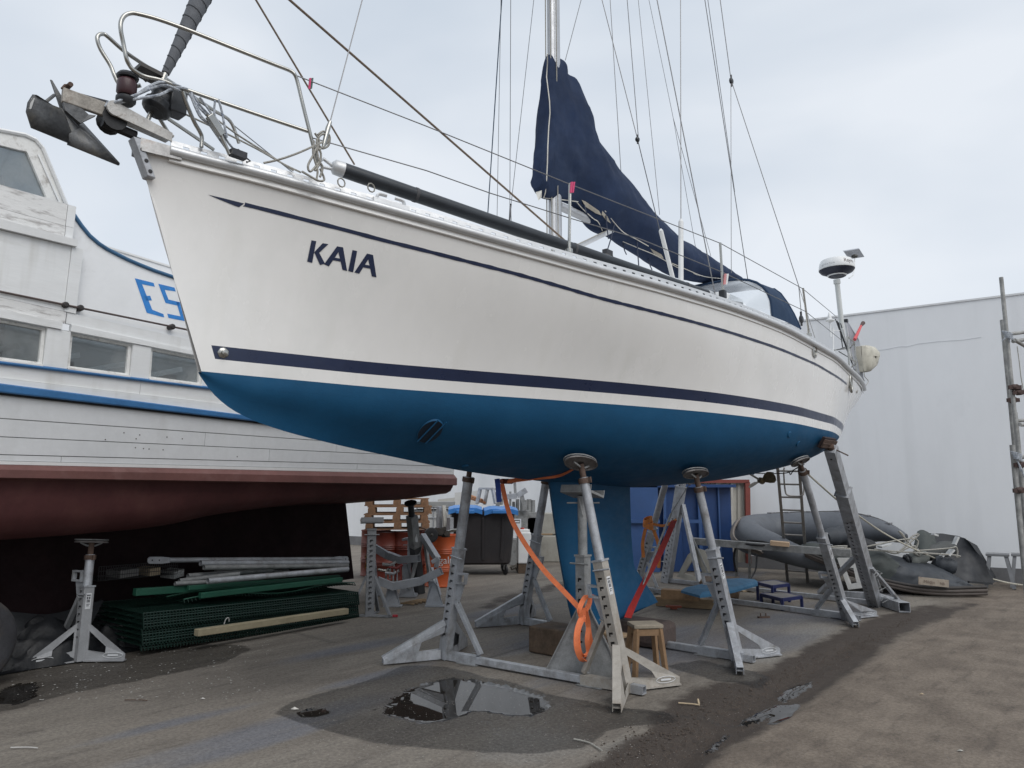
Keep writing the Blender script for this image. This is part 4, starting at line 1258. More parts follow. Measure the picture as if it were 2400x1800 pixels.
rope_thing('furling_line_bundle', 'bundle of white and blue lines hanging below the lower pulpit tube', 'rope',
           [L3([(446, 222), (458, 252), (470, 275), (490, 292), (510, 320), (530, 348)], .24), L3([(452, 222), (470, 248), (492, 272), (512, 300), (522, 322)], .24),
            L3([(442, 218), (455, 238), (476, 262), (498, 284), (514, 312)], .24), L3([(448, 216), (466, 262), (482, 284), (500, 300)], .24), L3([(468, 228), (490, 258), (512, 292), (532, 330), (550, 352)], .26),
            L3([(504, 236), (502, 258), (505, 275), (518, 296)], .28), L3([(512, 234), (520, 262), (527, 300), (532, 322)], .28)], .007, ROPEW)
m = MB(); m.obox(BL(505, 294, .27), (BL(520, 318, .27) - BL(490, 272, .27)) / 2, YN * .018, (BL(512, 290, .27) - BL(500, 298, .27)) / 2); m.tube([BL(516, 312, .27), BL(538, 362, .27)], .012, 8); m.tube([BL(484, 268, .27), BL(492, 276, .27)], .012, 6)
m.build('inner_stay_tackle', STAIN, None, 'steel tensioner with lever clipped beside the rope bundle on the bow', 'tackle', bevel=.003)
rope_thing('deck_line', 'loose grey line running aft over the foredeck from the furling drum', 'rope', [L3([(412, 257), (450, 275), (520, 308), (600, 348), (660, 382), (705, 404)], [.0, .05, .1, .2, .3, .4]), L3([(505, 278), (560, 318), (620, 356), (688, 400)], [.1, .15, .2, .3])], .006, ROPEG)
rope_thing('pulpit_rope_coil', 'coil of grey rope tied round the after leg of the pulpit', 'rope',
           [L3([(738, 312), (748, 330), (745, 350), (756, 345), (770, 328), (762, 315), (750, 318), (742, 335), (752, 360), (748, 385), (738, 400)], .5),
            L3([(745, 316), (758, 308), (772, 318), (770, 340), (756, 348), (744, 340), (746, 372), (756, 392), (750, 415)], .5),
            L3([(762, 330), (730, 345), (690, 362), (650, 375), (618, 382)], [.5, .5, .48, .45, .42]), L3([(748, 380), (728, 402), (722, 388), (735, 362), (742, 345)], .5), L3([(750, 395), (760, 420), (748, 424), (730, 415), (708, 402)], [.5, .5, .5, .5, .45]),
            L3([(736, 330), (734, 360), (744, 398), (742, 420)], .5)], .0075, ROPEG)
m = MB(); m.tube([BL(774, 285, .5), BL(769, 300, .5), BL(760, 335, .5), BL(757, 345, .5)], [.012, .017, .015, .01], 10); m.build('rigging_screw', STAIN, None, 'bright rigging screw standing above the coil at the pulpit leg', 'rigging screw', smooth=60)
def snatch(x, y, l, label):
    c_ = BL(x, y, l); mb = MB()
    mb.obox(c_, YA * .05, YN * .025, Vector((0, 0, .022))); mb.tube([c_ + YA * .05, c_ + YA * .085 - Vector((0, 0, .015)), c_ + YA * .06 - Vector((0, 0, .03))], .006, 6); mb.tube([c_ - YA * .05 + Vector((0, 0, .01)), c_ + Vector((0, 0, .03)), c_ + YA * .05], .008, 6)
    mb.build('deck_block', M('black_and_steel_block', (.05, .05, .055), .4, .4, .3, 20), None, label, 'pulley block', bevel=.006)
snatch(558, 362, .28, 'small dark pulley block lying on the toe rail near the bow')
snatch(1424, 592, .9, 'small dark pulley block standing on deck below the boom vang')
PEGP = M('pink_plastic', (.62, .05, .16), .45); PEGG = M('dark_green_plastic', (.05, .13, .11), .5)
def peg(x, y, l, mats, label):
    root_ = thing('clothes_peg', label, 'clothes peg', BL(x, y + 12, l), 'clothes pegs clipped on the guard wire')
    for k, mt in enumerate(mats):
        mb = MB(); c_ = BL(x + (k * 2 - 1) * 2.6, y, l); mb.prism([BL(x - 4 + k * 5, y - 13, l), BL(x - .5 + k * 5, y - 13, l), BL(x + k * 4.2 - 3, y + 12, l), BL(x - 6 + k * 4.2, y + 12, l)], YN * .012)
        mb.build('peg_half', mt, root_)
peg(728, 197, .47, (PEGP, PEGG), 'pink and green peg on the wire just behind the pulpit')
peg(1341, 440, 1.08, (PEGP, PEGP), 'pink peg on the wire at the top of the stanchion by the sail cover')
peg(1701, 655, 1.5, (M('pale_red_plastic', (.6, .25, .25), .5), WHITEPL), 'red and white peg low beside the sprayhood')
# ================================================================== THE OLD WOODEN FISHING BOAT
WPL = M('weathered_white_planking', (0.78, 0.79, 0.79), 0.55, 0, 0.04, 2.0, 0.08, 30, streak=(.45, .43, .38), sa=.4, ss=9, dirt=(0.64, 0.64, 0.62), da=0.30, ds=3.0, stretch=(.5, .5, 3), fine=.5)
WPK = M('peeling_white_paint', (0.75, 0.75, 0.74), 0.65, 0, 0.06, 3.0, 0.25, 50, dirt=(0.20, 0.175, 0.165), da=0.42, ds=7.0, stretch=(.6, .6, 3))
GPL = M('shade_greyed_white_planking', (0.66, 0.675, 0.69), 0.6, 0, 0.05, 2, 0.08, 30, dirt=(0.58, 0.59, 0.60), da=0.3, ds=2, streak=(.45, .45, .44), sa=.3, ss=8)  # white paint, with the shade on these planks put into the grey
SEAM = M('seam_compound', (0.20, 0.205, 0.21), 0.8)
MAROON = M('maroon_antifouling', (0.088, 0.032, 0.032), 0.62, 0, 0.16, 1.6, 0.08, 30, dirt=(0.13, 0.056, 0.050), da=0.35, ds=1.5, spec=.3)
MAROON2 = M('faded_maroon_strake', (0.145, 0.062, 0.055), 0.6, 0, 0.14, 3, 0.1, 40, dirt=(0.19, 0.10, 0.09), da=0.35, ds=4)
KEELD = M('shade_darkened_maroon_keel', (0.020, 0.010, 0.011), 0.75, 0, 0.25, 3, 0.2, 30, spec=.2)  # deep shade under the hull is put into this near-black colour
BLUEP = M('mid_blue_gloss_paint', (0.045, 0.16, 0.36), 0.4, 0, 0.12, 4, dirt=(.03, .10, .24), da=.3, ds=5)
BLUED = M('dull_blue_paint', (0.045, 0.125, 0.235), 0.45, 0, 0.14, 4)
BLUEL = M('bright_blue_brush_paint', (0.03, 0.22, 0.60), 0.5, 0, 0.14, 14)
GLASS = bpy.data.materials.new('grubby_window_glass'); GLASS.use_nodes = True
_t = GLASS.node_tree
for n_ in list(_t.nodes):
    if n_.type != 'OUTPUT_MATERIAL': _t.nodes.remove(n_)
_o = [n_ for n_ in _t.nodes if n_.type == 'OUTPUT_MATERIAL'][0]
def _nn(k): return _t.nodes.new(k)
_tr = _nn('ShaderNodeBsdfTransparent'); _tr.inputs[0].default_value = (.80, .84, .85, 1)
_gl = _nn('ShaderNodeBsdfGlossy'); _gl.inputs['Roughness'].default_value = .04; _gl.inputs['Color'].default_value = (.95, .97, 1, 1)
_df = _nn('ShaderNodeBsdfDiffuse'); _df.inputs[0].default_value = (.42, .44, .44, 1)
_fr = _nn('ShaderNodeFresnel'); _fr.inputs[0].default_value = 1.55
_ad = _nn('ShaderNodeMath'); _ad.operation = 'ADD'; _ad.inputs[1].default_value = .07
_m1 = _nn('ShaderNodeMixShader'); _m2 = _nn('ShaderNodeMixShader')
_n = _nn('ShaderNodeTexNoise'); _n.inputs['Scale'].default_value = 3.5; _n.inputs['Detail'].default_value = 6
_c = _nn('ShaderNodeTexCoord'); _mr = _nn('ShaderNodeMapRange')
for k_, q_ in enumerate((.42, .72, .05, .42)): _mr.inputs[k_ + 1].default_value = q_
_t.links.new(_c.outputs['Object'], _n.inputs['Vector']); _t.links.new(_n.outputs['Fac'], _mr.inputs[0])
_t.links.new(_fr.outputs[0], _ad.inputs[0]); _t.links.new(_ad.outputs[0], _m1.inputs[0])
_t.links.new(_tr.outputs[0], _m1.inputs[1]); _t.links.new(_gl.outputs[0], _m1.inputs[2])
_t.links.new(_mr.outputs[0], _m2.inputs[0]); _t.links.new(_m1.outputs[0], _m2.inputs[1]); _t.links.new(_df.outputs[0], _m2.inputs[2])
_t.links.new(_m2.outputs[0], _o.inputs[0])
fboat = thing('fishing_boat', 'old wooden fishing boat with white planking, blue rails and maroon underbody', 'fishing boat', fb(1, -1.6, 0))
KL, KR = -3.6, 5.45
def lineK(p, q, l=0.0):                     # straight line in the side plane as z(k)
    a, b = tof(FL(*p, l)), tof(FL(*q, l))
    sl = (b[2] - a[2]) / (b[0] - a[0])
    return lambda k: a[2] + (k - a[0]) * sl
rail_t = lineK((0, 900), (560, 972)); rail_b = lineK((0, 921), (560, 984))
seamA = lineK((0, 980), (762, 1033)); seamB = lineK((0, 1023), (881, 1063.5)); seamC = lineK((0, 1065), (964, 1090))
whi_t = lineK((0, 1080), (1000, 1104)); whi_b = lineK((0, 1088), (1050, 1111))
chb = lineK((0, 1122), (1088, 1138))
def side_l(k, z):                            # gentle flare and run-in of the hull side
    f = max(0.0, (k - 3.4) / 2.05)
    return -.04 * (2.5 - z) / .6 - .10 * f * f
def strip(mb, z0, z1, k0, k1, off=0.0, n=None, th=.03):
    n = n or max(2, int((k1 - k0) / .45))
    rows = []
    for i in range(n + 1):
        k = k0 + (k1 - k0) * i / n
        a, b = z0(k), z1(k)
        rows.append([fb(k, side_l(k, a) + off, a), fb(k, side_l(k, b) + off, b), fb(k, side_l(k, b) + off - th, b), fb(k, side_l(k, a) + off - th, a)])
    mb.grid(rows, True)
    mb.add(rows[0], [(0, 1, 2, 3)]); mb.add(rows[-1], [(3, 2, 1, 0)])
kat = lambda x, y: tof(FL(x, y))[0]
g_ = .0035
sh_ = lambda f, d: (lambda k: f(k) + d)
def plank(lo, hi, cuts, mat=GPL, off=0.0):
    ks = [KL] + sorted(cuts) + [KR]
    for a, b in zip(ks[:-1], ks[1:]):
        mb = MB(); strip(mb, sh_(lo, g_), sh_(hi, -g_), a + .002, b - .002, off)
        mb.build('plank', mat, fboat)
plank(seamA, rail_b, [-1.4, 2.6]); plank(seamB, seamA, [kat(483, 1035), 3.0], off=-.004); plank(seamC, seamB, [kat(635, 1070), -2.2], off=-.002); plank(whi_t, seamC, [kat(148, 1078), kat(842, 1090)], off=-.005)
m = MB(); strip(m, whi_t, rail_b, KL, KR, -.03, th=.02); m.build('seam_backing', SEAM, fboat)
m = MB(); strip(m, sh_(seamA, -.006), sh_(seamA, .028), KL, KR, -.012, th=.01); m.build('seam_batten', M('grey_batten', (.26, .27, .275), .7), fboat)
m = MB(); strip(m, whi_b, whi_t, KL, KR, .004); m.build('waterline_stripe', WHITEP, fboat)
# fastenings showing through the paint
m = MB()
for x, y in ((293, 1014), (322, 1028), (330, 1019), (353, 1052), (321, 1049), (340, 1051), (386, 1054), (394, 1024), (250, 1030), (430, 1028), (560, 1070)):
    q = FL(x, y); k_, l_, z_ = tof(q)
    m.lathe(fb(k_, side_l(k_, z_) - .001, z_), FN, [(.007, 0), (.005, .002)], 6)
m.build('fastening', M('rusty_fastening', (.10, .09, .085), .8), fboat)['kind'] = 'stuff'
# rubbing strake
m = MB()
rows = []
for i in range(24):
    k = KL + (KR - KL) * i / 23
    zt, zb = whi_b(k), chb(k); h = zt - zb
    sl = side_l(k, zt)
    rows.append([fb(k, sl - .02, zt), fb(k, sl + .015, zt - .004), fb(k, sl + .075, zt - h * .38), fb(k, sl + .075, zb + .01), fb(k, sl + .055, zb), fb(k, sl - .06, zb)])
m.grid(rows)
m.add(rows[-1], [tuple(range(6))])
m.build('rubbing_strake', MAROON2, fboat, smooth=25)
# underbody
botk = [(-4.2, 1.16), (-.7, 1.20), (.84, 1.255), (1.62, 1.375), (3.1, 1.49), (4.7, 1.52), (5.45, 1.58)]
zbt = spl([a for a, b in botk], [b for a, b in botk])
kl_ = lambda k: float(zbt(k)) - .07
m = MB(); rows = []
for i in range(60):
    k = KL + (KR - KL) * i / 59
    zc_ = chb(k) - .005; zb = float(zbt(k)); zk = min(float(kl_(k)), zb - .03)
    half = [(-.05, zc_ + .035), (-.06, zc_ - .02), (-.075, zc_ - (zc_ - zb) * .25), (-.10, zc_ - (zc_ - zb) * .55), (-.19, zc_ - (zc_ - zb) * .82), (-.34, zb + .012), (-.55, zb - .005 - (zb - zk) * .06), (-.95, zb - (zb - zk) * .35), (-1.35, zb - (zb - zk) * .75), (-1.62, zk)]
    r = [fb(k, side_l(k, z) * .6 + l, z) for l, z in half]
    r += [fb(k, -3.24 - (side_l(k, z) * .6 + l), z) for l, z in reversed(half[:-1])]
    rows.append(r)
m.grid(rows); m.add(rows[-1], [tuple(range(len(rows[-1])))])
m.build('underbody', MAROON, fboat, smooth=50)
m = MB()
kp = [(KL, 1.15), (4.5, 1.50), (4.72, .30), (KL, .12)]
m.prism([fb(k, -1.52, z) for k, z in kp], FN * -.2)
m.build('keel_deadwood', KEELD, fboat)
# transom, far side, deck so the hull is closed
m = MB()
m.add([fb(KR, side_l(KR, 1.8), chb(KR)), fb(KR, side_l(KR, 2.5), rail_b(KR)), fb(KR, -3.2, rail_b(KR)), fb(KR, -3.2, chb(KR))], [(0, 1, 2, 3)])
m.add([fb(KL, -3.24, 1.78), fb(KR, -3.24, 1.78), fb(KR, -3.24, 2.5), fb(KL, -3.24, 2.5)], [(0, 1, 2, 3)])
m.add([fb(KL, -3.24, 2.5), fb(KR, -3.24, 2.5), fb(KR, 0, 2.49), fb(KL, 0, 2.49)], [(0, 1, 2, 3)])
m.add([fb(KL, -3.24, 1.2), fb(KL, -.1, 1.2), fb(KL, 0, 2.5), fb(KL, -3.24, 2.5)], [(0, 1, 2, 3)])
m.build('far_side_and_transom', GPL, fboat)
# blue gunwale rail
m = MB(); strip(m, rail_b, rail_t, KL, KR, .055, th=.12); m.build('gunwale_rail', BLUEP, fboat, bevel=.012)
m = MB(); strip(m, sh_(rail_b, -.018), sh_(rail_b, -.001), KL, KR, .02, th=.06); m.build('rail_shadow_strip', M('dark_rail_shadow', (.03, .032, .035), .9), fboat)  # dark strip painted in as the shadow beneath the rail
# bulwark boards above the rail
wblu = lineK((0, 852), (480, 910)); bseam = lineK((0, 886), (500, 945))
def board(lo, hi, k0, k1, mat=WPL, off=0.0, name='board', th=.03):
    mb = MB(); strip(mb, sh_(lo, .002), sh_(hi, -.002), k0, k1, off, th=th)
    return mb.build(name, mat, fboat)
board(rail_t, bseam, KL, KR, off=.015)
board(bseam, wblu, KL, kat(328, 905) - .002, off=-.002); board(bseam, wblu, kat(328, 905) + .002, KR, off=-.002)
m = MB(); m.tube([fb(k, .012 + side_l(k, 2.8), wblu(k) + .004) for k in np.linspace(KL, KR, 20)], .017, 8); m.build('window_sill_trim', BLUEP, fboat, smooth=60)
# the row of cabin windows
wtop = lineK((0, 748), (440, 832)); wsil = lineK((0, 846), (470, 905))
WF = M('flaking_window_frame', (0.74, 0.74, 0.72), 0.65, 0, 0.08, 6, 0.3, 60, dirt=(0.26, 0.23, 0.20), da=0.36, ds=9)
def window(xa, xb, open_=None):
    ka, kb = xa, xb
    w0 = MB()
    f = .030
    zt = lambda k: wtop(k) - .004
    zs = lambda k: wsil(k) + .006
    po = [fb(ka, .012, zs(ka)), fb(kb, .012, zs(kb)), fb(kb, .012, zt(kb)), fb(ka, .012, zt(ka))]
    pi = [fb(ka + f, .012, zs(ka) + f * .9), fb(kb - f, .012, zs(kb) + f * .9), fb(kb - f, .012, zt(kb) - f * .8), fb(ka + f, .012, zt(ka) - f * .8)]
    w0.ring_plate(po, pi, FN * -.05)
    wo = w0.build('window', WF, fboat, bevel=.004)
    g0 = MB(); pg_ = [p - FN * .032 for p in (pi[0] - FA * .01, pi[1] + FA * .01, pi[2] + FA * .01 + Vector((0, 0, .01)), pi[3] - FA * .01 + Vector((0, 0, .01)))]
    g0.prism(pg_, FN * -.005); g0.build('pane', GLASS, wo)
    s0 = MB(); s0.beam(fb(ka, .02, zs(ka) - .004), fb(kb, .02, zs(kb) - .004), .05, .022); s0.build('sill', WPK, wo, bevel=.004)
kw = [(kat(160, 800), kat(306, 820)), (kat(350, 820), kat(350, 820) + (kat(306, 820) - kat(160, 800))), (kat(104, 790) - (kat(306, 820) - kat(160, 800)), kat(104, 790))]
pitch = kw[1][0] - kw[0][0]
kw += [(kw[1][0] + pitch * i, kw[1][1] + pitch * i) for i in (1, 2, 3, 4, 5)] + [(kw[2][0] - pitch, kw[2][1] - pitch)]
kw.sort()
for a, b in kw: window(a, b)
edges = [KL] + [v for ab in kw for v in ab] + [KR]
for a, b in zip(edges[0::2], edges[1::2]):
    if b - a > .02: board(wsil, wtop, a + .002, b - .002, off=.004, name='window_post', th=.05)
board(wblu, wsil, KL, KR, off=-.004, th=.02)
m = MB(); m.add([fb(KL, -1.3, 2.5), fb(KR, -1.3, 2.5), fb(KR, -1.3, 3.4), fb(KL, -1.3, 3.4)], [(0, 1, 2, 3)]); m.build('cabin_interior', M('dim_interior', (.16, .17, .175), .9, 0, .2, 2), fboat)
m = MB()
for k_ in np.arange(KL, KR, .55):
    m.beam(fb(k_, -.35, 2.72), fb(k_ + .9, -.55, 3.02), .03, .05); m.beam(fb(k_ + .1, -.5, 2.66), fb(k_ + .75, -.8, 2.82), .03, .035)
m.build('reflection_bars', M('pale_reflection_bar', (.55, .56, .56), .7), fboat)  # pale bars added behind the panes to imitate diagonal reflections
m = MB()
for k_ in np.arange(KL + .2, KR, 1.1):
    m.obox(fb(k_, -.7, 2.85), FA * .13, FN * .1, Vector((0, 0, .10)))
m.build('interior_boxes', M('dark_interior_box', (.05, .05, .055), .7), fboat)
# boards above the windows
w1 = lineK((0, 728), (440, 822)); w2 = lineK((0, 700), (440, 797)); hr = lineK((0, 688), (435, 776))
cap_b = lineK((0, 546), (165, 585)); cap_t = lineK((0, 524), (165, 569)); ps = lineK((0, 497), (158, 540)); tr_ = lineK((0, 443), (158, 489))
kj = kat(152, 640); kj2 = kat(160, 640)
board(wtop, w1, KL, kat(139, 765), off=.022, th=.05); board(wtop, w1, kat(160, 775), KR, off=.018, th=.05)
board(w1, w2, KL, kat(148, 745), WPK, off=.004); board(w1, w2, kj2, KR, off=.002)
zmid = lambda k: (w2(k) + cap_b(k)) / 2
board(w2, cap_b, KL, kj - .003, off=.0)
board(cap_b, cap_t, KL, kat(166, 575), WHITEP, off=.045, th=.07, name='cap_moulding')
board(cap_t, ps, KL, kat(143, 530) - .003, WPK, off=0); board(cap_t, ps, kat(143, 530) + .001, kj - .003, WPL, off=.006)
board(ps, tr_, KL, kat(143, 520) - .003, WPK, off=-.002); board(ps, tr_, kat(143, 520) + .001, kj - .002, WPL, off=.004)
# bulwark panel with the swept top edge
cvp = [(161, 490), (176, 513), (190, 533), (208, 555), (230, 574), (250, 587), (271, 598), (297, 611), (325, 623), (360, 637), (401, 651)]
cvk = [(tof(FL(x, y))[0], tof(FL(x, y))[2]) for x, y in cvp]
k_end, z_end = cvk[-1]
cvk += [(k_end + .6, z_end - .09), (k_end + 1.4, z_end - .16), (k_end + 2.6, z_end - .2), (KR, z_end - .2)]
m = MB()
rows = [[fb(k, .006, w2(k)), fb(k, .006, z), fb(k, -.025, z), fb(k, -.025, w2(k))] for k, z in cvk]
m.grid(rows, True)
m.build('bulwark_panel', M('smooth_white_panel', (.80, .81, .82), .5, 0, .03, 2, dirt=(.55, .55, .54), da=.2, ds=3), fboat)
m = MB(); strip(m, w2, lambda k: cap_b(kj) , kj, kj + .10, .012, n=2, th=.02); m.build('joint_cover', WPL, fboat)
m = MB()
m.tube([fb(k, .01, tr_(k) + .012) for k in np.linspace(KL, cvk[0][0], 10)] + [fb(k, .012, z + .012) for k, z in cvk], .02, 8)
m.build('blue_edge_trim', BLUED, fboat, smooth=60)
m = MB()
def fdec(px): m.add([FL(x, y, .0085) for x, y in px], [tuple(range(len(px)))])
for poly in ([(316, 652), (360, 663), (363, 672), (333, 666)], [(316, 652), (333, 666), (357, 726), (344, 733)], [(338, 694), (352, 693), (356, 704), (343, 704)],
             [(344, 733), (357, 726), (383, 736), (385, 744)],
             [(371, 665), (409, 674), (412, 683), (386, 679)], [(371, 665), (386, 679), (395, 702), (388, 710)], [(388, 710), (395, 702), (420, 708), (420, 717)],
             [(413, 707), (426, 709), (437, 750), (424, 744)], [(392, 735), (426, 742), (436, 753), (395, 745)],
             ):
    fdec(poly)
m.build('registration_letters', BLUEL, fboat)
# handrail
m = MB(); m.tube([fb(k, .075, hr(k)) for k in np.linspace(KL, KR, 12)], .010, 8); m.build('handrail', M('brown_handrail', (.10, .075, .07), .6, .3, .2, 20), fboat, smooth=60)
for x, y in ((145, 719), (180, 728), (395, 769), (395 + 215, 815), (-60, 675)):
    k = kat(x, y); mb = MB(); mb.lathe(fb(k, .0, hr(k)), FN, [(.026, 0), (.03, .05), (.03, .085), (.018, .095)], 10); mb.build('handrail_bracket', M('dark_bracket_iron', (.045, .04, .04), .6, .4), fboat, smooth=40)
# cabin top and wheelhouse
m = MB()
m.add([fb(KL, -.06, tr_(KL)), fb(kj, -.06, tr_(kj)), fb(kj, -3.0, tr_(kj)), fb(KL, -3.0, tr_(KL))], [(0, 1, 2, 3)])
m.add([fb(kj, -.06, 2.5), fb(kj, -.06, tr_(kj)), fb(kj, -3.0, tr_(kj)), fb(kj, -3.0, 2.5)], [(0, 1, 2, 3)])
m.add([fb(KL, -3.0, 2.5), fb(kj, -3.0, 2.5), fb(kj, -3.0, 4.4), fb(KL, -3.0, 4.4)], [(0, 1, 2, 3)])
m.build('cabin_top', WPL, fboat)
lw = -.06
q = lambda x, y, l=lw: FL(x, y, l)
outer = [(-330, 215), (60, 318), (84, 330), (97, 347), (152, 486), (130, 481), (-300, 380)]
innr = [(-300, 262), (40, 350), (63, 355), (66, 361), (110, 463), (100, 461), (-290, 352)]
m = MB(); m.ring_plate([q(*a) for a in outer], [q(*a) for a in innr], FN * -.05)
wf = m.build('window', WF, fboat)
m = MB(); m.prism([q(x, y, lw - .03) for x, y in innr], FN * -.006); m.build('pane', GLASS, wf)
m = MB(); m.tube([q(x, y, lw + .004) for x, y in [(-330, 205), (0, 305), (58, 316), (84, 328), (100, 347), (158, 487)]], [.02] * 6, 6); m.build('corner_moulding', WHITEP, fboat)
m = MB(); m.beam(q(90, 362, lw + .01), q(142, 480, lw + .01), .008, .014); m.build('corner_batten', WPL, wf)
m = MB(); m.beam(q(0, 441, lw + .01), q(112, 470, lw + .01), .05, .03); m.build('sill', WPK, wf)
ra = [q(-330, 210), q(0, 302), q(60, 316), q(84, 330), q(100, 350), q(155, 488)]
m = MB()
m.grid([[p for p in ra], [p - FN * 2.6 + Vector((0, 0, .02)) for p in ra]])
m.build('wheelhouse_roof_and_front', WPL, fboat, smooth=40)
m = MB()
for i in range(3):
    a = q(-60 + 45 * i, 420, lw - .5 - .5 * i); m.obox(a, FA * .12, FN * .02, Vector((0, 0, .3)))
m.build('wheelhouse_fittings', M('pale_interior_trim', (.28, .30, .32), .6), fboat)
# ================================================================== GALVANISED BOAT STANDS
STICK = M('white_sticker', (.62, .63, .64), .5)
INK = M('sticker_print', (.08, .08, .09), .6)
PADR = M('pad_steel', (.17, .16, .155), .6, .35, .25, 14, .2, 60, dirt=(.07, .05, .045), da=.4, ds=8)
CARP = M('dark_pad_carpet', (.03, .018, .018), .9)
GRP = 'galvanised stands propping the white yacht'
def notch_face(mb, b, t, fn_, wd, w, z0, n, pitch, hw=.040, hh=.034):
    """one wall of a square tube: a plate with a row of L shaped openings, built round the openings"""
    ax = (t - b).normalized(); Ln = (t - b).length
    def pt(u, v): return b + ax * v + wd * u + fn_ * (w / 2)
    half = w / 2; x0, x1 = -hw / 2 - .004, hw / 2 - .004
    def q(u0, u1, v0, v1): mb.add([pt(u0, v0), pt(u1, v0), pt(u1, v1), pt(u0, v1)], [(0, 1, 2, 3)])
    q(-half, x0, 0, Ln); q(x1, half, 0, Ln)
    v = 0.0
    for i in range(n):
        a = z0 + i * pitch
        q(x0, x1, v, a)
        q(x0 + .013, x1, a, a + hh * .5)            # the lip that makes the notch L shaped
        v = a + hh
    q(x0, x1, v, Ln)
def post(par, base, pad, ztop, face, out, foot_dirs, notches=(10, .20, .085), tube_r=.040, w=.096, pad_n=None, pad_sz=(.20, .10), square=False, dust=False, sticker=True, pin=True, handle=None, foot_len=.62, mat=None):
    mt = mat or (GALVDUST if dust else GALV)
    ax = (pad - base).normalized()
    top = base + ax * ((ztop - base.z) / ax.z)
    fn_ = (face - ax * face.dot(ax)).normalized()
    wd = ax.cross(fn_).normalized()
    if wd.dot(out) < 0: wd = -wd
    m = MB()
    n, z0, pt_ = notches
    notch_face(m, base, top, fn_, wd, w, z0, n, pt_)
    hw = w / 2
    for a, b in (((hw, hw), (hw, -hw)), ((hw, -hw), (-hw, -hw)), ((-hw, -hw), (-hw, hw))):
        m.add([base + wd * a[0] + fn_ * a[1], base + wd * b[0] + fn_ * b[1], top + wd * b[0] + fn_ * b[1], top + wd * a[0] + fn_ * a[1]], [(0, 1, 2, 3)])
    po = m.build('post', mt, par)
    m = MB(); m.obox(top, wd * (hw + .008), fn_ * (hw + .008), ax * .008); m.build('collar', GALV, po)
    if square:
        m = MB(); m.beam(top - ax * .1, pad - ax * .10, w * .74, w * .74, up=fn_); m.build('inner_post', GALV, po, bevel=.004)
    else:
        m = MB(); m.tube([top - ax * .1, pad - ax * .15], tube_r, 18); m.build('inner_tube', GALV, po, smooth=60)
        m = MB(); m.lathe(pad - ax * .20, ax, [(tube_r + .002, 0), (tube_r + .012, .0), (tube_r + .012, .045), (tube_r + .002, .045)], 14)
        m.beam(pad - ax * .18, pad - ax * .18 + wd * .075 - ax * .0, .016, .05); m.build('screw_collar', RUST, po, smooth=40)
    m = MB(); m.tube([pad - ax * .16, pad - ax * .03], .027, 12); m.build('screw', RUST, po, smooth=60)
    if pin:
        pz = top - ax * .075
        m = MB(); m.tube([pz - wd * .05 + fn_ * (hw + .012), pz + wd * .12 + fn_ * (hw + .012)], .008, 8); m.tube([pz + fn_ * (hw + .012), pz - fn_ * hw], .009, 8); m.build('locking_pin', GALV, po, smooth=60)
    if sticker:
        sc = base + ax * ((top - base).length * .80) + wd * (hw + .0015)
        m = MB(); m.obox(sc, ax * .075, fn_ * .026, wd * .0008); m.build('sticker', STICK, po)
        m = MB()
        for i, (dv, du, ww, h_) in enumerate(((.055, 0, .020, .006), (.03, -.010, .007, .012), (.03, .010, .007, .012), (.0, -.012, .004, .014), (.0, 0, .005, .014), (.0, .012, .004, .014), (-.03, 0, .016, .004), (-.045, .004, .012, .004))):
            m.obox(sc + ax * dv + fn_ * du, ax * h_, fn_ * ww, wd * .0016)
        s_ = m.build('sticker_print', INK, po); s_['kind'] = 'stuff'
    # pad: dished plate with a rim and two gussets
    if pad_n is not None:
        nn = pad_n.normalized()
        a_ = (YA - nn * YA.dot(nn)).normalized(); b_ = nn.cross(a_)
        pc = pad + nn * .012
        m = MB(); rows = []
        for k, h in ((0, -.0), (.85, .0), (1.0, -.008), (1.0, -.022), (.93, -.022), (.9, -.012), (.2, -.012)):
            rows.append([pc + a_ * math.cos(i * 2 * math.pi / 24) * pad_sz[0] * k + b_ * math.sin(i * 2 * math.pi / 24) * pad_sz[1] * k - nn * (-h) * -1 * 0 + nn * (-h) for i in range(24)])
        m.grid(rows, True)
        pd = m.build('pad', PADR, po, smooth=40)
        m = MB()
        m.grid([[pc + a_ * math.cos(i * 2 * math.pi / 24) * pad_sz[0] * k + b_ * math.sin(i * 2 * math.pi / 24) * pad_sz[1] * k - nn * h for i in range(24)] for k, h in ((.97, .002), (1.0, .006), (1.0, .012))], True)
        for sg in (1, -1):
            m.tube(smooth_path([pad - ax * .06 + a_ * .02 * sg, pc + nn * .05 + a_ * .04 * sg, pc + nn * .022 + a_ * .10 * sg], 4), .009, 6)
        m.build('pad_gusset', GALVD, po)
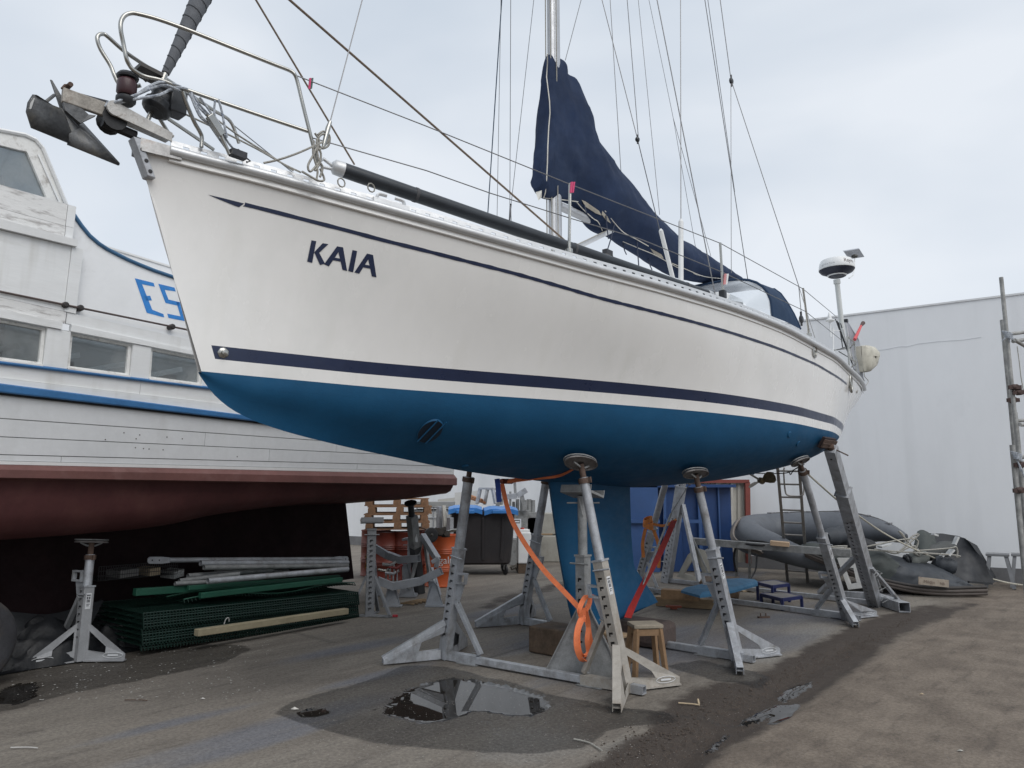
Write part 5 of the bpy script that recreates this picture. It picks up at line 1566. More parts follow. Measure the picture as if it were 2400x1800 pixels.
    # feet
    for fd, style in foot_dirs:
        fd = V(fd).normalized()
        fl_ = foot_len if style != 'plate' else foot_len * .86
        a = base + ax * .36 + fd * .05; b = base + fd * fl_; b.z = base.z + .045
        sd_ = fd.cross(Vector((0, 0, 1)))
        bb = base + fd * .05; bb.z = base.z
        m = MB()
        if style == 'channel':
            m.hollow(a, b, .064, .050, .006)
            lo_ = Vector((b.x, b.y, base.z)); up_ = lambda w: a.lerp(b, w) - Vector((0, 0, .03))
            for sg in (1, -1):
                m.prism([bb.lerp(lo_, .45) + sd_ * .030 * sg, up_(.38) + sd_ * .030 * sg, b + sd_ * .030 * sg, lo_ + sd_ * .030 * sg], sd_ * .005 * sg)
                m.prism([bb + sd_ * .030 * sg, bb + sd_ * .030 * sg + Vector((0, 0, .09)), bb.lerp(lo_, .46) + sd_ * .030 * sg + Vector((0, 0, .075)), bb.lerp(lo_, .46) + sd_ * .030 * sg], sd_ * .004 * sg)
                m.prism([bb.lerp(a, .72) + sd_ * .030 * sg, a + sd_ * .030 * sg - Vector((0, 0, .03)), up_(.40) + sd_ * .030 * sg, up_(.40) + sd_ * .030 * sg - Vector((0, 0, .02))], sd_ * .004 * sg)
        else:
            o = [bb, a, b + Vector((0, 0, .02)), Vector((b.x, b.y, base.z))]
            i1 = bb.lerp(a, .28) + fd * .02; i2 = bb.lerp(a, .78) + fd * .02
            i3 = a.lerp(b, .50) - Vector((0, 0, .07)); i4 = bb.lerp(b, .50); i4.z = base.z + .075
            m.ring_plate(o, [i1, i2, i3, i4], sd_ * .007)
            m.beam(bb + Vector((0, 0, .006)), Vector((b.x, b.y, base.z + .006)), .06, .012)
        m.build('foot', mt, po, bevel=.003 if style != 'plate' else 0)
        if style == 'plate':
            lc = bb.lerp(b, .72) + Vector((0, 0, .02)) - sd_ * 0 + sd_ * .009
            for s2 in (1,):
                lg = MB()
                ov = [(math.cos(i * 2 * math.pi / 16) * .095, math.sin(i * 2 * math.pi / 16) * .026) for i in range(16)]
                side = sd_ if sd_.dot(-base.normalized()) > 0 else -sd_
                lc = bb.lerp(b, .70); lc.z = base.z + .055; lc = lc + side * .012
                lg.tube([lc + fd * x + Vector((0, 0, y)) for x, y in ov + [ov[0]]], .0025, 5)
                lg.obox(lc, fd * .05, side * .001, Vector((0, 0, .007)))
                lg.build('embossed_badge', STICK, po)
    if handle is not None:
        hd = V(handle).normalized()
        hc = base + ax * .80 + hd * (hw + .05)
        m = MB()
        o = [hc - hd * .055 - ax * .055, hc + hd * .075 - ax * .055, hc + hd * .075 + ax * .055, hc - hd * .055 + ax * .055]
        i_ = [hc - hd * .035 - ax * .036, hc + hd * .055 - ax * .036, hc + hd * .055 + ax * .036, hc - hd * .035 + ax * .036]
        m.ring_plate(o, i_, fn_ * .035)
        g0 = hc - ax * .055
        m.prism([g0 - hd * .05, g0 + hd * .05, base + ax * .56 + hd * (hw + .055), base + ax * .53 + hd * hw], fn_ * .01)
        m.build('handle_bracket', GALV, po)
        for u in (.06, .02):
            mb = MB(); mb.lathe(base + ax * (.60 - u * .6) + hd * (hw + u) + fn_ * .012, fn_, [(.010, 0), (.010, .006)], 6); mb.build('bolt', GALVD, po)
    return po, top, ax
def tie(par, a, b, sleeve=.42, stub=0.0, dust_a=False, w=.078, h=.078, mid=None):
    d = (b - a).normalized()
    up = Vector((0, 0, h / 2 + .006))
    m = MB(); m.beam(a + d * .05 + up, b - d * .05 + up, w - .014, h - .014); m.build('tie_tube', mid or GALV, par, bevel=.006)
    for p, dd, mt in ((a, d, GALVDUST if dust_a else GALV), (b, -d, GALV)):
        if sleeve:
            m = MB(); m.hollow(p - dd * .06 + up, p + dd * sleeve + up, w, h, .005)
            m.build('tie_sleeve', mt, par)
            m = MB(); c_ = p + dd * (sleeve - .05) + up
            m.tube([c_ + Vector((0, 0, .055)) - dd * .02, c_ + Vector((0, 0, .07)) + dd * .03, c_ + d.cross(Vector((0, 0, 1))) * .055 + dd * .06 - Vector((0, 0, .045))], .006, 6)
            m.beam(p + dd * (sleeve - .22) + Vector((0, 0, .004)), p + dd * (sleeve + .03) + Vector((0, 0, .004)), w + .05, .007)
            m.build('tie_clip', GALVD, par)
    if stub:
        m = MB(); m.hollow(a - d * stub + up * .9, a - d * .02 + up * .9, w - .012, h - .012, .007); m.build('tube_stub', GALV, par)
def brace(par, a, b, w=.055, mat=None):
    m = MB(); m.beam(a, b, w, w * .7); m.build('brace', mat or GALV, par, bevel=.003)
FACE = -YA
FWD = (-YA * .90 + YN * .44).normalized(); AFT = (YA * .90 + YN * .44).normalized()
FWDS = (-YA * .90 - YN * .44).normalized(); AFTS = (YA * .90 - YN * .44).normalized()
def stand_pair(label, bp, pp, zp, bs_, ps_, zs_, dust=False, stub=.17, notches=(10, .22, .075)):
    nb = G(*bp); ns = G(*bs_)
    st = thing('boat_stand', label, 'boat stand', (nb + ns) / 2, GRP)
    hp_, hn = hull_at(*pp)
    base = nb + Vector((0, 0, .01))
    po, top, ax = post(st, base, hp_ + hn * .035, zp, FACE, YN, [(FWD, 'channel'), (AFT, 'plate')], notches, pad_n=hn, dust=dust, handle=-YN)
    d = (ns - nb).normalized()
    tie(st, nb, ns, stub=stub, dust_a=dust)
    brace(st, base + ax * .56 - YN * .07, nb + d * .40 + Vector((0, 0, .10)), mat=GALVDUST if dust else GALV)
    # far post
    l_, s_ = ps_
    h = HBVH.ray_cast(yb(s_, l_, .2), Vector((0, 0, 1)))
    hq, hn2 = h[0], h[1]
    if hn2.z > 0: hn2 = -hn2
    base2 = ns + Vector((0, 0, .01))
    po2, top2, ax2 = post(st, base2, hq + hn2 * .035, zs_, FACE, YN, [(FWDS, 'channel'), (AFTS, 'channel')], notches, tube_r=.050, pad_n=hn2, handle=YN, sticker=False)
    brace(st, base2 + ax2 * .56 + YN * .07, ns - d * .46 + Vector((0, 0, .10)))
    return st
stand_pair('galvanised boat stand by the puddle, orange loop of webbing hanging on it', (1467, 1622), (1357, 1072), 1.06, (1042, 1545), (-.67, 3.62), 1.08, dust=True)
stand_pair('galvanised boat stand just behind the keel, its foot by the muddy rut', (1729, 1548), (1626, 1098), 1.08, (1224, 1463), (-1.25, 5.6), 1.10)
stand_pair('galvanised boat stand with orange webbing knotted round its far post, beside the blue steps', (1985, 1452), (1869, 1072), 1.11, (1490, 1385), (-1.15, 8.6), 1.06)
# big stern frame with square perforated posts
sf_b = G(2052, 1420); sf_s = G(1561, 1365)
sf = thing('stern_support_frame', 'heavy A shaped steel frame under the stern, with two rows of slots', 'boat stand', (sf_b + sf_s) / 2, GRP)
def slotted_post(base, pad, zt, w=.15):
    ax = (pad - base).normalized(); top = base + ax * ((zt - base.z) / ax.z)
    fn_ = (FACE - ax * FACE.dot(ax)).normalized(); wd = ax.cross(fn_)
    if wd.dot(YN) < 0: wd = -wd
    hw = w / 2; m = MB(); Ln = (top - base).length
    pt = lambda u, v: base + ax * v + wd * u + fn_ * hw
    cols = ((-hw, -.045), (-.045, -.015), (-.015, .015), (.015, .045), (.045, hw))
    for i, (u0, u1) in enumerate(cols):
        if i in (1, 3):
            v = 0.0; a = .08 + (.035 if i == 3 else 0)
            while a < Ln - .55:
                m.add([pt(u0, v), pt(u1, v), pt(u1, a), pt(u0, a)], [(0, 1, 2, 3)])
                m.add([pt(u0, a), pt(u0 + .012, a), pt(u0 + .012, a + .012), pt(u0, a + .012)], [(0, 1, 2, 3)])
                v = a + .026; a += .082
            m.add([pt(u0, v), pt(u1, v), pt(u1, Ln), pt(u0, Ln)], [(0, 1, 2, 3)])
        else:
            m.add([pt(u0, 0), pt(u1, 0), pt(u1, Ln), pt(u0, Ln)], [(0, 1, 2, 3)])
    for a, b in (((hw, hw), (hw, -hw)), ((hw, -hw), (-hw, -hw)), ((-hw, -hw), (-hw, hw))):
        m.add([base + wd * a[0] + fn_ * a[1], base + wd * b[0] + fn_ * b[1], top + wd * b[0] + fn_ * b[1], top + wd * a[0] + fn_ * a[1]], [(0, 1, 2, 3)])
    po = m.build('post', GALV, sf)
    m = MB(); m.obox(top, wd * (hw + .012), fn_ * (hw + .012), ax * .006); m.build('collar', GALV, po)
    m = MB(); m.beam(top - ax * .05, pad - ax * .07, w * .82, w * .82, up=fn_); m.build('inner_post', GALV, po, bevel=.004)
    m = MB(); m.lathe(pad - ax * .20 + fn_ * w * .41, fn_, [(.014, -.002), (.014, .002)], 10); m.build('hole', BLACK, po)
    m = MB(); m.tube([pad - ax * .09, pad - ax * .02], .04, 12); m.tube([pad - ax * .05, pad - ax * .06 + wd * .18 - ax * .10], .008, 6); m.build('screw', RUST, po, smooth=60)
    return po, top, ax, fn_, wd
hp_, hn = hull_at(1930, 1034)
if hp_ is None: hp_, hn = hull_at(1920, 1030)
pp = hp_ + hn * .08
po, top, ax, fn_, wd = slotted_post(sf_b, pp, 1.64)
a_ = (YA - hn * YA.dot(hn)).normalized(); b_ = hn.cross(a_)
m = MB(); m.obox(hp_ + hn * .045, a_ * .20, b_ * .07, hn * .02); m.build('pad', CARP, po, bevel=.006)
m = MB(); m.obox(hp_ + hn * .075, a_ * .22, b_ * .05, hn * .008); m.tube([hp_ + hn * .08 + a_ * .24, hp_ + hn * .08 - a_ * .24], .008, 6)
for sg in (1, -1): m.prism([pp - ax * .06, hp_ + hn * .07 + a_ * .10 * sg, hp_ + hn * .07], b_ * .01)
m.build('pad_bracket', RUST, po)
mid_ = sf_b + ax * 1.25
for px_, w_ in (((2108, 1425), .05),):
    brace(sf, sf_b + ax * 1.05 + wd * .09, G(*px_) + Vector((0, 0, .10)), w_)
brace(sf, sf_b + ax * 1.22 - wd * .09, G(1922, 1402) + Vector((0, 0, .08)), .075)
brace(sf, sf_b + ax * .95 + wd * .08 + fn_ * -.05, G(2066, 1402) + Vector((0, 0, .1)), .04, GALVD)
m = MB(); m.hollow(G(2040, 1408) + Vector((0, 0, .07)), G(2121, 1436) + Vector((0, 0, .07)), .15, .13, .006); m.build('outrigger_tube', GALV, sf)
m = MB(); m.beam(G(1932, 1402) + Vector((0, 0, .07)), G(2052, 1408) + Vector((0, 0, .07)), .07, .10); m.build('tie_tube', GALV, sf, bevel=.004)
tie(sf, sf_b, sf_s, sleeve=0)
po2, top2, ax2, fn2, wd2 = slotted_post(sf_s, BS(1601, 1128, toy(sf_s)[0]) + Vector((0, 0, .12)), 1.72)
brace(sf, sf_s + ax2 * 1.45 + wd2 * .09, G(1640, 1375) + Vector((0, 0, .08)), .08)
brace(sf, sf_s + ax2 * 1.30 + wd2 * .09, G(1668, 1372) + Vector((0, 0, .08)), .04, GALVD)
for v in (.35, .60, .85, 1.12):
    m = MB(); c_ = sf_s + ax2 * v - wd2 * .075
    m.tube([c_, c_ - wd2 * .07 + fn2 * .02, c_ - wd2 * .07 - fn2 * .02, c_], .006, 6)
    m.build('locking_pin', STAIN, sf)
for v in (.30, .62, .98):
    m = MB(); c_ = sf_b + ax * v + wd * .15; m.tube([c_ + fn_ * .08, c_ + wd * .07, c_ - fn_ * .02 + wd * .0, c_ + fn_ * .06 - wd * .02], .007, 6)
    m.build('locking_pin', GALVD, sf)
m = MB(); p_ = [D(x, y, 13.4) for x, y in ((1638, 1292), (1660, 1287), (1690, 1368), (1640, 1372), (1592, 1362), (1590, 1340))]
o_ = [D(x, y, 13.4) for x, y in ((1612, 1300), (1630, 1285), (1650, 1290), (1680, 1366), (1640, 1366), (1586, 1352))]
i_ = [D(x, y, 13.4) for x, y in ((1614, 1325), (1624, 1310), (1634, 1312), (1648, 1346), (1626, 1350), (1602, 1345))]
m.ring_plate(o_, i_, YA * .05); m.build('gusset_plate', M('beige_weathered_plate', (.30, .29, .26), .65, .1, .12, 5), sf)
m = MB()
o_ = [D(x, y, 11.3) for x, y in ((1962, 1308), (2004, 1308), (2022, 1378), (1988, 1382))]
i_ = [D(x, y, 11.3) for x, y in ((1977, 1330), (2000, 1331), (2008, 1366), (1992, 1369))]
m.ring_plate(o_, i_, YA * .08); m.build('gusset_plate', M('pale_gusset_plate', (.42, .42, .41), .6, .1, .1, 5), sf)

# free standing flat-topped prop next to the keel
def jack(name, label, base, ztop, face, plate, w=.10, legs=(), mat=GALV, group=None, tube=None, notches=(0, .3, .08), zpost=None, plate_mat=None):
    st = thing(name, label, 'jack stand', base, group)
    zp = zpost or ztop - .03
    m = MB(); fn_ = V(face).normalized(); wd = Vector((0, 0, 1)).cross(fn_)
    b = base; t_ = Vector((base.x, base.y, zp)); hw = w / 2
    notch_face(m, b, t_, fn_, wd, w, notches[1], notches[0], notches[2])
    for a, c_ in (((hw, hw), (hw, -hw)), ((hw, -hw), (-hw, -hw)), ((-hw, -hw), (-hw, hw))):
        m.add([b + wd * a[0] + fn_ * a[1], b + wd * c_[0] + fn_ * c_[1], t_ + wd * c_[0] + fn_ * c_[1], t_ + wd * a[0] + fn_ * a[1]], [(0, 1, 2, 3)])
    m.build('post', mat, st)
    m = MB(); m.obox(t_, wd * (hw + .008), fn_ * (hw + .008), Vector((0, 0, .008))); m.build('collar', mat, st)
    if tube:
        m = MB(); m.tube([t_ - Vector((0, 0, .1)), Vector((base.x, base.y, ztop - .02))], tube, 16); m.build('inner_tube', mat, st, smooth=60)
    m = MB(); m.tube([t_ - Vector((0, 0, .07)) - wd * .1 + fn_ * (hw + .01), t_ - Vector((0, 0, .07)) + wd * .1 + fn_ * (hw + .01)], .008, 8); m.build('locking_pin', mat, st, smooth=60)
    if plate:
        pw, pd, tilt = plate
        m = MB(); c_ = Vector((base.x, base.y, ztop))
        ux = (wd + fn_ * .0).normalized(); uy = (fn_ * math.cos(tilt) + Vector((0, 0, 1)) * -math.sin(tilt)); uz = ux.cross(uy)
        m.obox(c_, ux * pw / 2, uy * pd / 2, uz * .012)
        for s in (1, -1):
            m.obox(c_ + uy * (pd / 2 - .004) * s - uz * .03, ux * pw / 2, uy * .004, uz * .03)
        m.build('top_plate', plate_mat or mat, st, bevel=.004)
    for kind, d, ln, z in legs:
        d = V(d).normalized(); sd_ = d.cross(Vector((0, 0, 1)))
        a = Vector((base.x, base.y, base.z + z)) + d * hw; e = base + d * ln; e.z = base.z
        m = MB()
        if kind == 'plate':
            m.prism([a + sd_ * .004, e + Vector((0, 0, .03)) + sd_ * .004, e + sd_ * .004, base + d * hw + sd_ * .004], sd_ * -.008)
            m.beam(a, e + Vector((0, 0, .03)), .05, .01)
        else:
            m.beam(a, e + Vector((0, 0, .03)), .045, .03); m.beam(base + Vector((0, 0, .012)), e + Vector((0, 0, .012)), .04, .024)
        m.build('foot', mat, st)
    return st
jb = G(1370, 1592)
jk = jack('jack_stand', 'upright flat topped steel prop standing free in front of the keel', jb, 1.62, FACE, (.34, .22, -.25), w=.098, mat=GALVD, tube=.042, zpost=1.07, notches=(7, .30, .09),
          legs=[('plate', (-.75, .15, 0), .36, .62), ('plate', (.8, -.1, 0), .34, .62), ('plate', (.55, .8, 0), .45, .55)])
m = MB(); m.tube([jb + Vector((-.14, -.02, 1.54)), jb + Vector((.16, .02, 1.54))], .008, 6); m.tube([jb + Vector((-.03, -.05, 1.58)), jb + Vector((.0, -.05, 1.42))], .008, 6); m.build('tommy_bar', GALVD, jk)

# ------------------------------------------------------------------ webbing straps
def strap(name, label, cat, lines, w, mat, group=None, t=.004):
    m = MB()
    for pts, side in lines:
        m.ribbon(smooth_path(pts, 6), w, t, side)
    return m.build(name, mat, None, label, cat, group, smooth=40)
Pp = lambda x, y, l: BL(x, y, l)
h1, n1 = hull_at(1352, 1090)
strap('orange_strap', 'orange webbing strap running from under the yacht down to the knotted loop on the stand', 'strap',
      [([BL(1176, 1133, -.35), BL(1200, 1220, -.2), BL(1262, 1320, .1), BL(1330, 1395, .38), BL(1362, 1430, .56)], YA.cross(Vector((0, 0, 1))) * .2 + Vector((.6, 0, .6))),
       ([h1 + n1 * .01, hull_at(1310, 1112)[0] + hull_at(1310, 1112)[1] * .006, BL(1250, 1120, .05), BL(1190, 1128, -.25)], Vector((0, 0, 1)) + YA * .5)], .045, ORANGE)
lq = lambda pts: [BL(x, y, .60) for x, y in pts]
strap('orange_strap_loop', 'knotted loop of spare orange webbing hanging from the bracket of the front stand', 'strap',
      [(lq([(1392, 1398), (1376, 1396), (1364, 1412), (1358, 1430), (1362, 1445)]), Vector((1, .2, .1))),
       (lq([(1383, 1398), (1381, 1415), (1372, 1432)]), Vector((1, .2, .3))),
       (lq([(1366, 1440), (1354, 1470), (1350, 1500), (1353, 1525), (1362, 1545), (1371, 1550)]), Vector((1, .1, 0))),
       (lq([(1368, 1445), (1356, 1475), (1355, 1510), (1362, 1535), (1380, 1538)]), Vector((1, .1, .15))),
       (lq([(1368, 1432), (1377, 1460), (1382, 1490), (1386, 1515), (1384, 1535), (1370, 1548)]), Vector((1, .1, 0))),
       (lq([(1372, 1432), (1379, 1465), (1376, 1500), (1379, 1530), (1366, 1538)]), Vector((1, .1, -.1))),
       (lq([(1367, 1425), (1368, 1445), (1367, 1457)]), Vector((1, .1, 0))),
       (lq([(1356, 1432), (1368, 1434), (1378, 1430)]), Vector((0, 0, 1)))], .042, ORANGE, t=.005)
strap('red_strap', 'red webbing strap stretched from the after stand to the heel of the keel', 'strap',
      [([BL(1471, 1448, .20), BL(1500, 1382, .1), BL(1545, 1300, -.2), BL(1580, 1220, -.5)], YA * .3 + YN * .8),], .075, REDW)
m = MB()
m.beam(BL(1505, 1372, .06), BL(1573, 1203, -.47), .035, .012, up=YA); m.tube([BL(1573, 1203, -.47), BL(1612, 1140, -.6), BL(1626, 1125, -.3)], .006, 6)
m.build('ratchet_bar', GALVD, None, 'steel ratchet bar lying along the red strap below the hull', 'ratchet')
cS3 = BL(1519, 1226, -1.35)
m = MB()
for dz, rr_ in ((.05, .062), (.0, .07), (-.05, .075)):
    c_ = cS3 + Vector((.0, 0, dz)); pts = [c_ + Vector((math.cos(a) * rr_, math.sin(a) * rr_, .03 * math.sin(a + dz * 20))) for a in [i * 2 * math.pi / 14 for i in range(15)]]
    m.ribbon(pts, .055, .008, Vector((0, 0, 1)))
m.ribbon(smooth_path([cS3 + Vector((.06, 0, -.01)), cS3 + Vector((.25, .05, -.04)), cS3 + Vector((.45, .1, .05))], 4), .04, .005, Vector((0, 0, 1)))
m.ribbon(smooth_path([cS3 + Vector((-.05, -.05, -.08)), cS3 + Vector((-.10, -.06, -.30)), cS3 + Vector((-.09, -.05, -.5))], 4), .05, .005, Vector((1, 0, 0)))
m.ribbon(smooth_path([cS3 + Vector((.07, -.05, -.1)), cS3 + Vector((.14, -.06, -.35)), cS3 + Vector((.13, -.05, -.65))], 4), .05, .005, Vector((1, 0, 0)))
m.build('orange_strap', M('faded_orange_webbing', (.55, .19, .05), .8, 0, .2, 20), None, 'faded orange strap wrapped round the far post behind the keel', 'strap', smooth=40)
m = MB(); c_ = BL(1165, 1122, -.3); m.ribbon([c_, c_ + Vector((.01, 0, -.08)), c_ + Vector((.02, 0, -.22))], .05, .006, Vector((1, .3, 0))); m.build('blue_strap_end', M('royal_blue_webbing', (.02, .06, .30), .7), None, 'short end of blue webbing hanging under the hull above the waste container', 'strap')
m = MB(); c_ = BL(1184, 1128, -.3); m.tube([c_ - YA * .05, c_ + YA * .10], .025, 8); m.beam(c_ - YA * .06, c_ + YA * .02, .05, .04); m.build('ratchet_buckle', M('rusty_ratchet', (.22, .06, .04), .5, .4, .4, 20), None, 'red and black ratchet buckle at the top of the orange strap', 'ratchet')

# ------------------------------------------------------------------ blocks under the keel, stool
def block_(name, label, cs, z0, h, mat, cat='timber block', group=None, bevel=.02):
    m = MB(); m.prism([Vector((p.x, p.y, z0)) for p in cs], Vector((0, 0, h)))
    return m.build(name, mat, None, label, cat, group, bevel=bevel)
def quad_on(s0, s1, l0, l1): return [yb(s0, l0, 0), yb(s1, l0, 0), yb(s1, l1, 0), yb(s0, l1, 0)]
block_('timber_block', 'squared brown timber block under the front of the keel', quad_on(4.42, 4.80, -.62, .46), .0, .262, WOODD, group='timber blocks under the keel', bevel=.015)
block_('timber_wedge', 'thin pale board lying on the front timber block', quad_on(4.48, 4.62, .1, .5), .265, .025, WOOD, group=None, bevel=.004)
block_('timber_block', 'rounded dark timber block under the after end of the keel', quad_on(5.35, 5.72, -.35, .40), .0, .262, M('dark_old_sleeper', (.085, .062, .055), .85, 0, .3, 5, .4, 30, dirt=(.045, .04, .038), da=.4, ds=5), group='timber blocks under the keel', bevel=.06)
stl = thing('wooden_stool', 'small four legged wooden stool behind the front stand', 'stool', G(1515, 1600))
sc_ = G(1515, 1590); zt = .46
m = MB(); m.box(Vector((sc_.x, sc_.y, zt)), .27, .22, .035, R(8)); m.build('seat', M('grey_stool_top', (.26, .225, .175), .8, 0, .2, 6, .3, 40), stl, bevel=.008)
ca = R(8)
rt_ = lambda x, y: Vector((sc_.x + math.cos(ca) * x - math.sin(ca) * y, sc_.y + math.sin(ca) * x + math.cos(ca) * y, 0))
SW = M('honey_pine', (.22, .135, .072), .7, 0, .2, 5, .2, 40)
for i, (x, y) in enumerate(((-1, -1), (1, -1), (1, 1), (-1, 1))):
    m = MB(); m.beam(rt_(x * .145, y * .125) + Vector((0, 0, 0)), rt_(x * .105, y * .085) + Vector((0, 0, zt - .018)), .042, .042, up=YA); m.build('leg', SW, stl, bevel=.004)
for x0, y0, x1, y1 in ((-1, -1, 1, -1), (-1, 1, 1, 1), (-1, -1, -1, 1), (1, -1, 1, 1)):
    m = MB(); m.beam(rt_(x0 * .105, y0 * .09) + Vector((0, 0, zt - .05)), rt_(x1 * .105, y1 * .09) + Vector((0, 0, zt - .05)), .02, .055); m.build('apron', SW, stl)
# ================================================================== BEHIND THE STERN: DINGHY, BENCH, LADDER, SHEETS
HYP = M('grey_inflatable_fabric', (.105, .115, .132), .62, 0, .14, 2.2, .12, 30, dirt=(.085, .09, .098), da=.4, ds=2.2)
HYPD = M('dark_inflatable_fabric', (.040, .046, .055), .65, 0, .15, 2.2, .12, 30)
COVG = M('grey_green_cover_canvas', (.050, .058, .056), .75, 0, .2, 2.5, .3, 14, dirt=(.085, .095, .092), da=.35, ds=2.2)
RUB = M('brown_rubber_strake', (.075, .062, .055), .7, 0, .2, 6)
TENT = M('black_tarpaulin', (.016, .018, .022), .62, 0, .3, 3, .3, 12)
ding = thing('inflatable_dinghy', 'large slack grey inflatable dinghy lying against the white wall', 'inflatable boat', G(2000, 1385))
bow = [(2122, 1262, 13.4), (2060, 1243, 13.8), (1980, 1240, 14.2), (1900, 1240, 14.6), (1840, 1241, 14.9), (1795, 1243, 14.9), (1763, 1247, 14.6), (1752, 1256, 14.2), (1775, 1268, 13.9), (1810, 1280, 13.6), (1850, 1296, 13.3), (1900, 1312, 13.05), (1950, 1326, 12.85), (2000, 1340, 12.65)]
pts = smooth_path([D(*b) for b in bow], 6)
n = len(pts)
rr = [min(.33, .08 + .34 * min(1, i / 16)) if i < 16 else (.33 - max(0, (i - n * .50) / (n * .50)) * .25) for i in range(n)]
m = MB(); m.tube(pts, rr, 24); m.build('buoyancy_tube', HYP, ding, smooth=60)
m = MB(); m.tube([p + (p - pts[n // 2]).normalized() * .0 + Vector((0, 0, r * .995)) for p, r in list(zip(pts, rr))[3:30]], .016, 6)
m.build('grab_line', M('dark_grab_line', (.05, .048, .045), .8), ding, smooth=60)
for i in (4, 8, 13, 18, 23, 28):
    m = MB(); m.obox(pts[i] + Vector((0, 0, rr[i] + .005)), Vector((.03, -.03, 0)), Vector((.05, .05, 0)), Vector((0, 0, .012))); m.build('grab_line_patch', M('patch_grey', (.19, .19, .20), .7), ding)
# rubbing band round the bow and along the tube
m = MB()
band_ = [(1800, 1222, 15.0), (1770, 1214, 14.9), (1745, 1214, 14.6), (1728, 1222, 14.2), (1718, 1240, 13.95), (1717, 1258, 13.75), (1728, 1272, 13.55), (1752, 1285, 13.4), (1785, 1296, 13.3)]
bp_ = smooth_path([D(*b) for b in band_], 5)
m.ribbon(bp_, .09, .03, Vector((.25, -.6, .5)))
m.build('rubbing_band', M('grey_brown_rubber', (.16, .14, .125), .7, 0, .15, 6), ding, smooth=50)
m = MB(); m.tube([p + Vector((.02, -.02, 0)) for p in bp_], .018, 6); m.build('band_piping', RUB, ding, smooth=60)
# the collapsed near side
up = [(1868, 1284, 13.2), (1905, 1272, 13.1), (1960, 1288, 12.9), (2010, 1292, 12.7), (2052, 1288, 12.6), (2095, 1302, 12.55), (2140, 1312, 12.5), (2185, 1322, 12.45), (2230, 1345, 12.35), (2268, 1366, 12.2), (2300, 1382, 12.05)]
lo = [(1880, 1300, 13.0), (1920, 1316, 12.8), (1965, 1334, 12.6), (2005, 1350, 12.4), (2045, 1362, 12.3), (2085, 1372, 12.2), (2125, 1380, 12.1), (2170, 1385, 12.0), (2215, 1387, 11.95), (2260, 1386, 11.95), (2300, 1385, 11.98)]
U_, L_ = smooth_path([D(*q) for q in up], 8), smooth_path([D(*q) for q in lo], 8)
rows = []
for i, (a, b) in enumerate(zip(U_, L_)):
    w = i / (len(U_) - 1); r = []
    for j in range(13):
        t_ = j / 12
        p = a.lerp(b, t_)
        bul = math.sin(math.pi * min(1, t_ * 1.05)) * .26 * (1 - w) ** .35
        nz_ = mnoise.noise(Vector((w * 11 + t_ * 3.5, t_ * 5 - w * 9, 2.2))) * .09 + mnoise.noise(Vector((w * 26 - t_ * 9, t_ * 9, 5.2))) * .035
        r.append(p + Vector((.35, -.9, .15)) * (bul + nz_ * math.sin(math.pi * min(1, t_ + .12))))
    rows.append(r)
cut_ = int(len(rows) * .47)
m = MB(); m.grid(rows[:cut_ + 1]); m.build('slack_cover', COVG, ding, smooth=70)
m = MB(); m.grid(rows[cut_:]); m.build('slack_tube', HYPD, ding, smooth=70)
m = MB(); m.grid([[r[0], r[0] + Vector((.25, .55, .0 - .1 * i / len(rows))), r[0] + Vector((.4, 1.1, -.35))] for i, r in enumerate(rows)]); m.build('slack_floor', HYPD, ding, smooth=70)
for k, (dz, mt, r_) in enumerate(((.0, RUB, .032), (.055, M('dark_rubber_strake', (.04, .036, .034), .7), .026), (-.05, RUB, .026))):
    m = MB(); m.tube([r[-1] + Vector((.02, -.10, dz * (.6 + .4 * i / len(rows)) + .02)) for i, r in enumerate(rows)], r_, 8); m.build('keel_strake', mt, ding, smooth=60)
m = MB()
i0, i1 = int(len(rows) * .655), int(len(rows) * .865)
r0 = [D(2153, 1352, 11.82), D(2224, 1360, 11.78), D(2224, 1377, 11.78), D(2153, 1369.5, 11.82)]
m.prism(r0, Vector((.01, .03, 0)))
sign = m.build('builder_plate', M('faded_cream_plate', (.34, .29, .235), .7, 0, .1, 8, dirt=(.16, .10, .08), da=.45, ds=9), ding)
vs_, fs_ = text_shape('Mildin', 1.0)
sx, sy = (r0[1] - r0[0]), (r0[0] - r0[3])
m = MB(); m.add([r0[3] + sx * (.16 + v.x * .155) + sy * (.28 + v.y * .60) + Vector((-.002, -.006, 0)) for v in vs_], fs_)
vs_, fs_ = text_shape('NB', 1.0)
m.add([r0[3] + sx * (.70 + v.x * .12) + sy * (.28 + v.y * .50) + Vector((-.002, -.006, 0)) for v in vs_], fs_)
m.build('faded_lettering', M('faded_brown_ink', (.17, .125, .10), .8), sign)
# gear inside: black outboard cover, folded flaps, rope, fender
tent = thing('black_tarpaulin_cover', 'black tarpaulin hood over the stern of the grey dinghy beside the stools', 'tarpaulin', G(2290, 1376))
tp = [(2178, 1262, 12.9), (2200, 1250, 13.1), (2248, 1257, 13.0), (2268, 1266, 12.7)]
tb = [(2180, 1322, 12.6), (2215, 1345, 12.5), (2262, 1366, 12.4), (2330, 1366, 12.5)]
rows = []
for i in range(17):
    w = i / 16
    a = smooth_path([D(*q) for q in tp], 8)[int(w * 24)]; b = smooth_path([D(*q) for q in tb], 8)[int(w * 24)]
    rows.append([a.lerp(b, t_) + Vector((.2, -.5, .1)) * (mnoise.noise(Vector((w * 5, t_ * 3, 1))) * .12 + math.sin(t_ * math.pi) * .08) for t_ in [j / 10 for j in range(11)]])
m = MB(); m.grid(rows)
r2 = [D(2268, 1266, 12.7), D(2290, 1278, 13.0), D(2334, 1352, 13.2), D(2330, 1366, 12.5)]
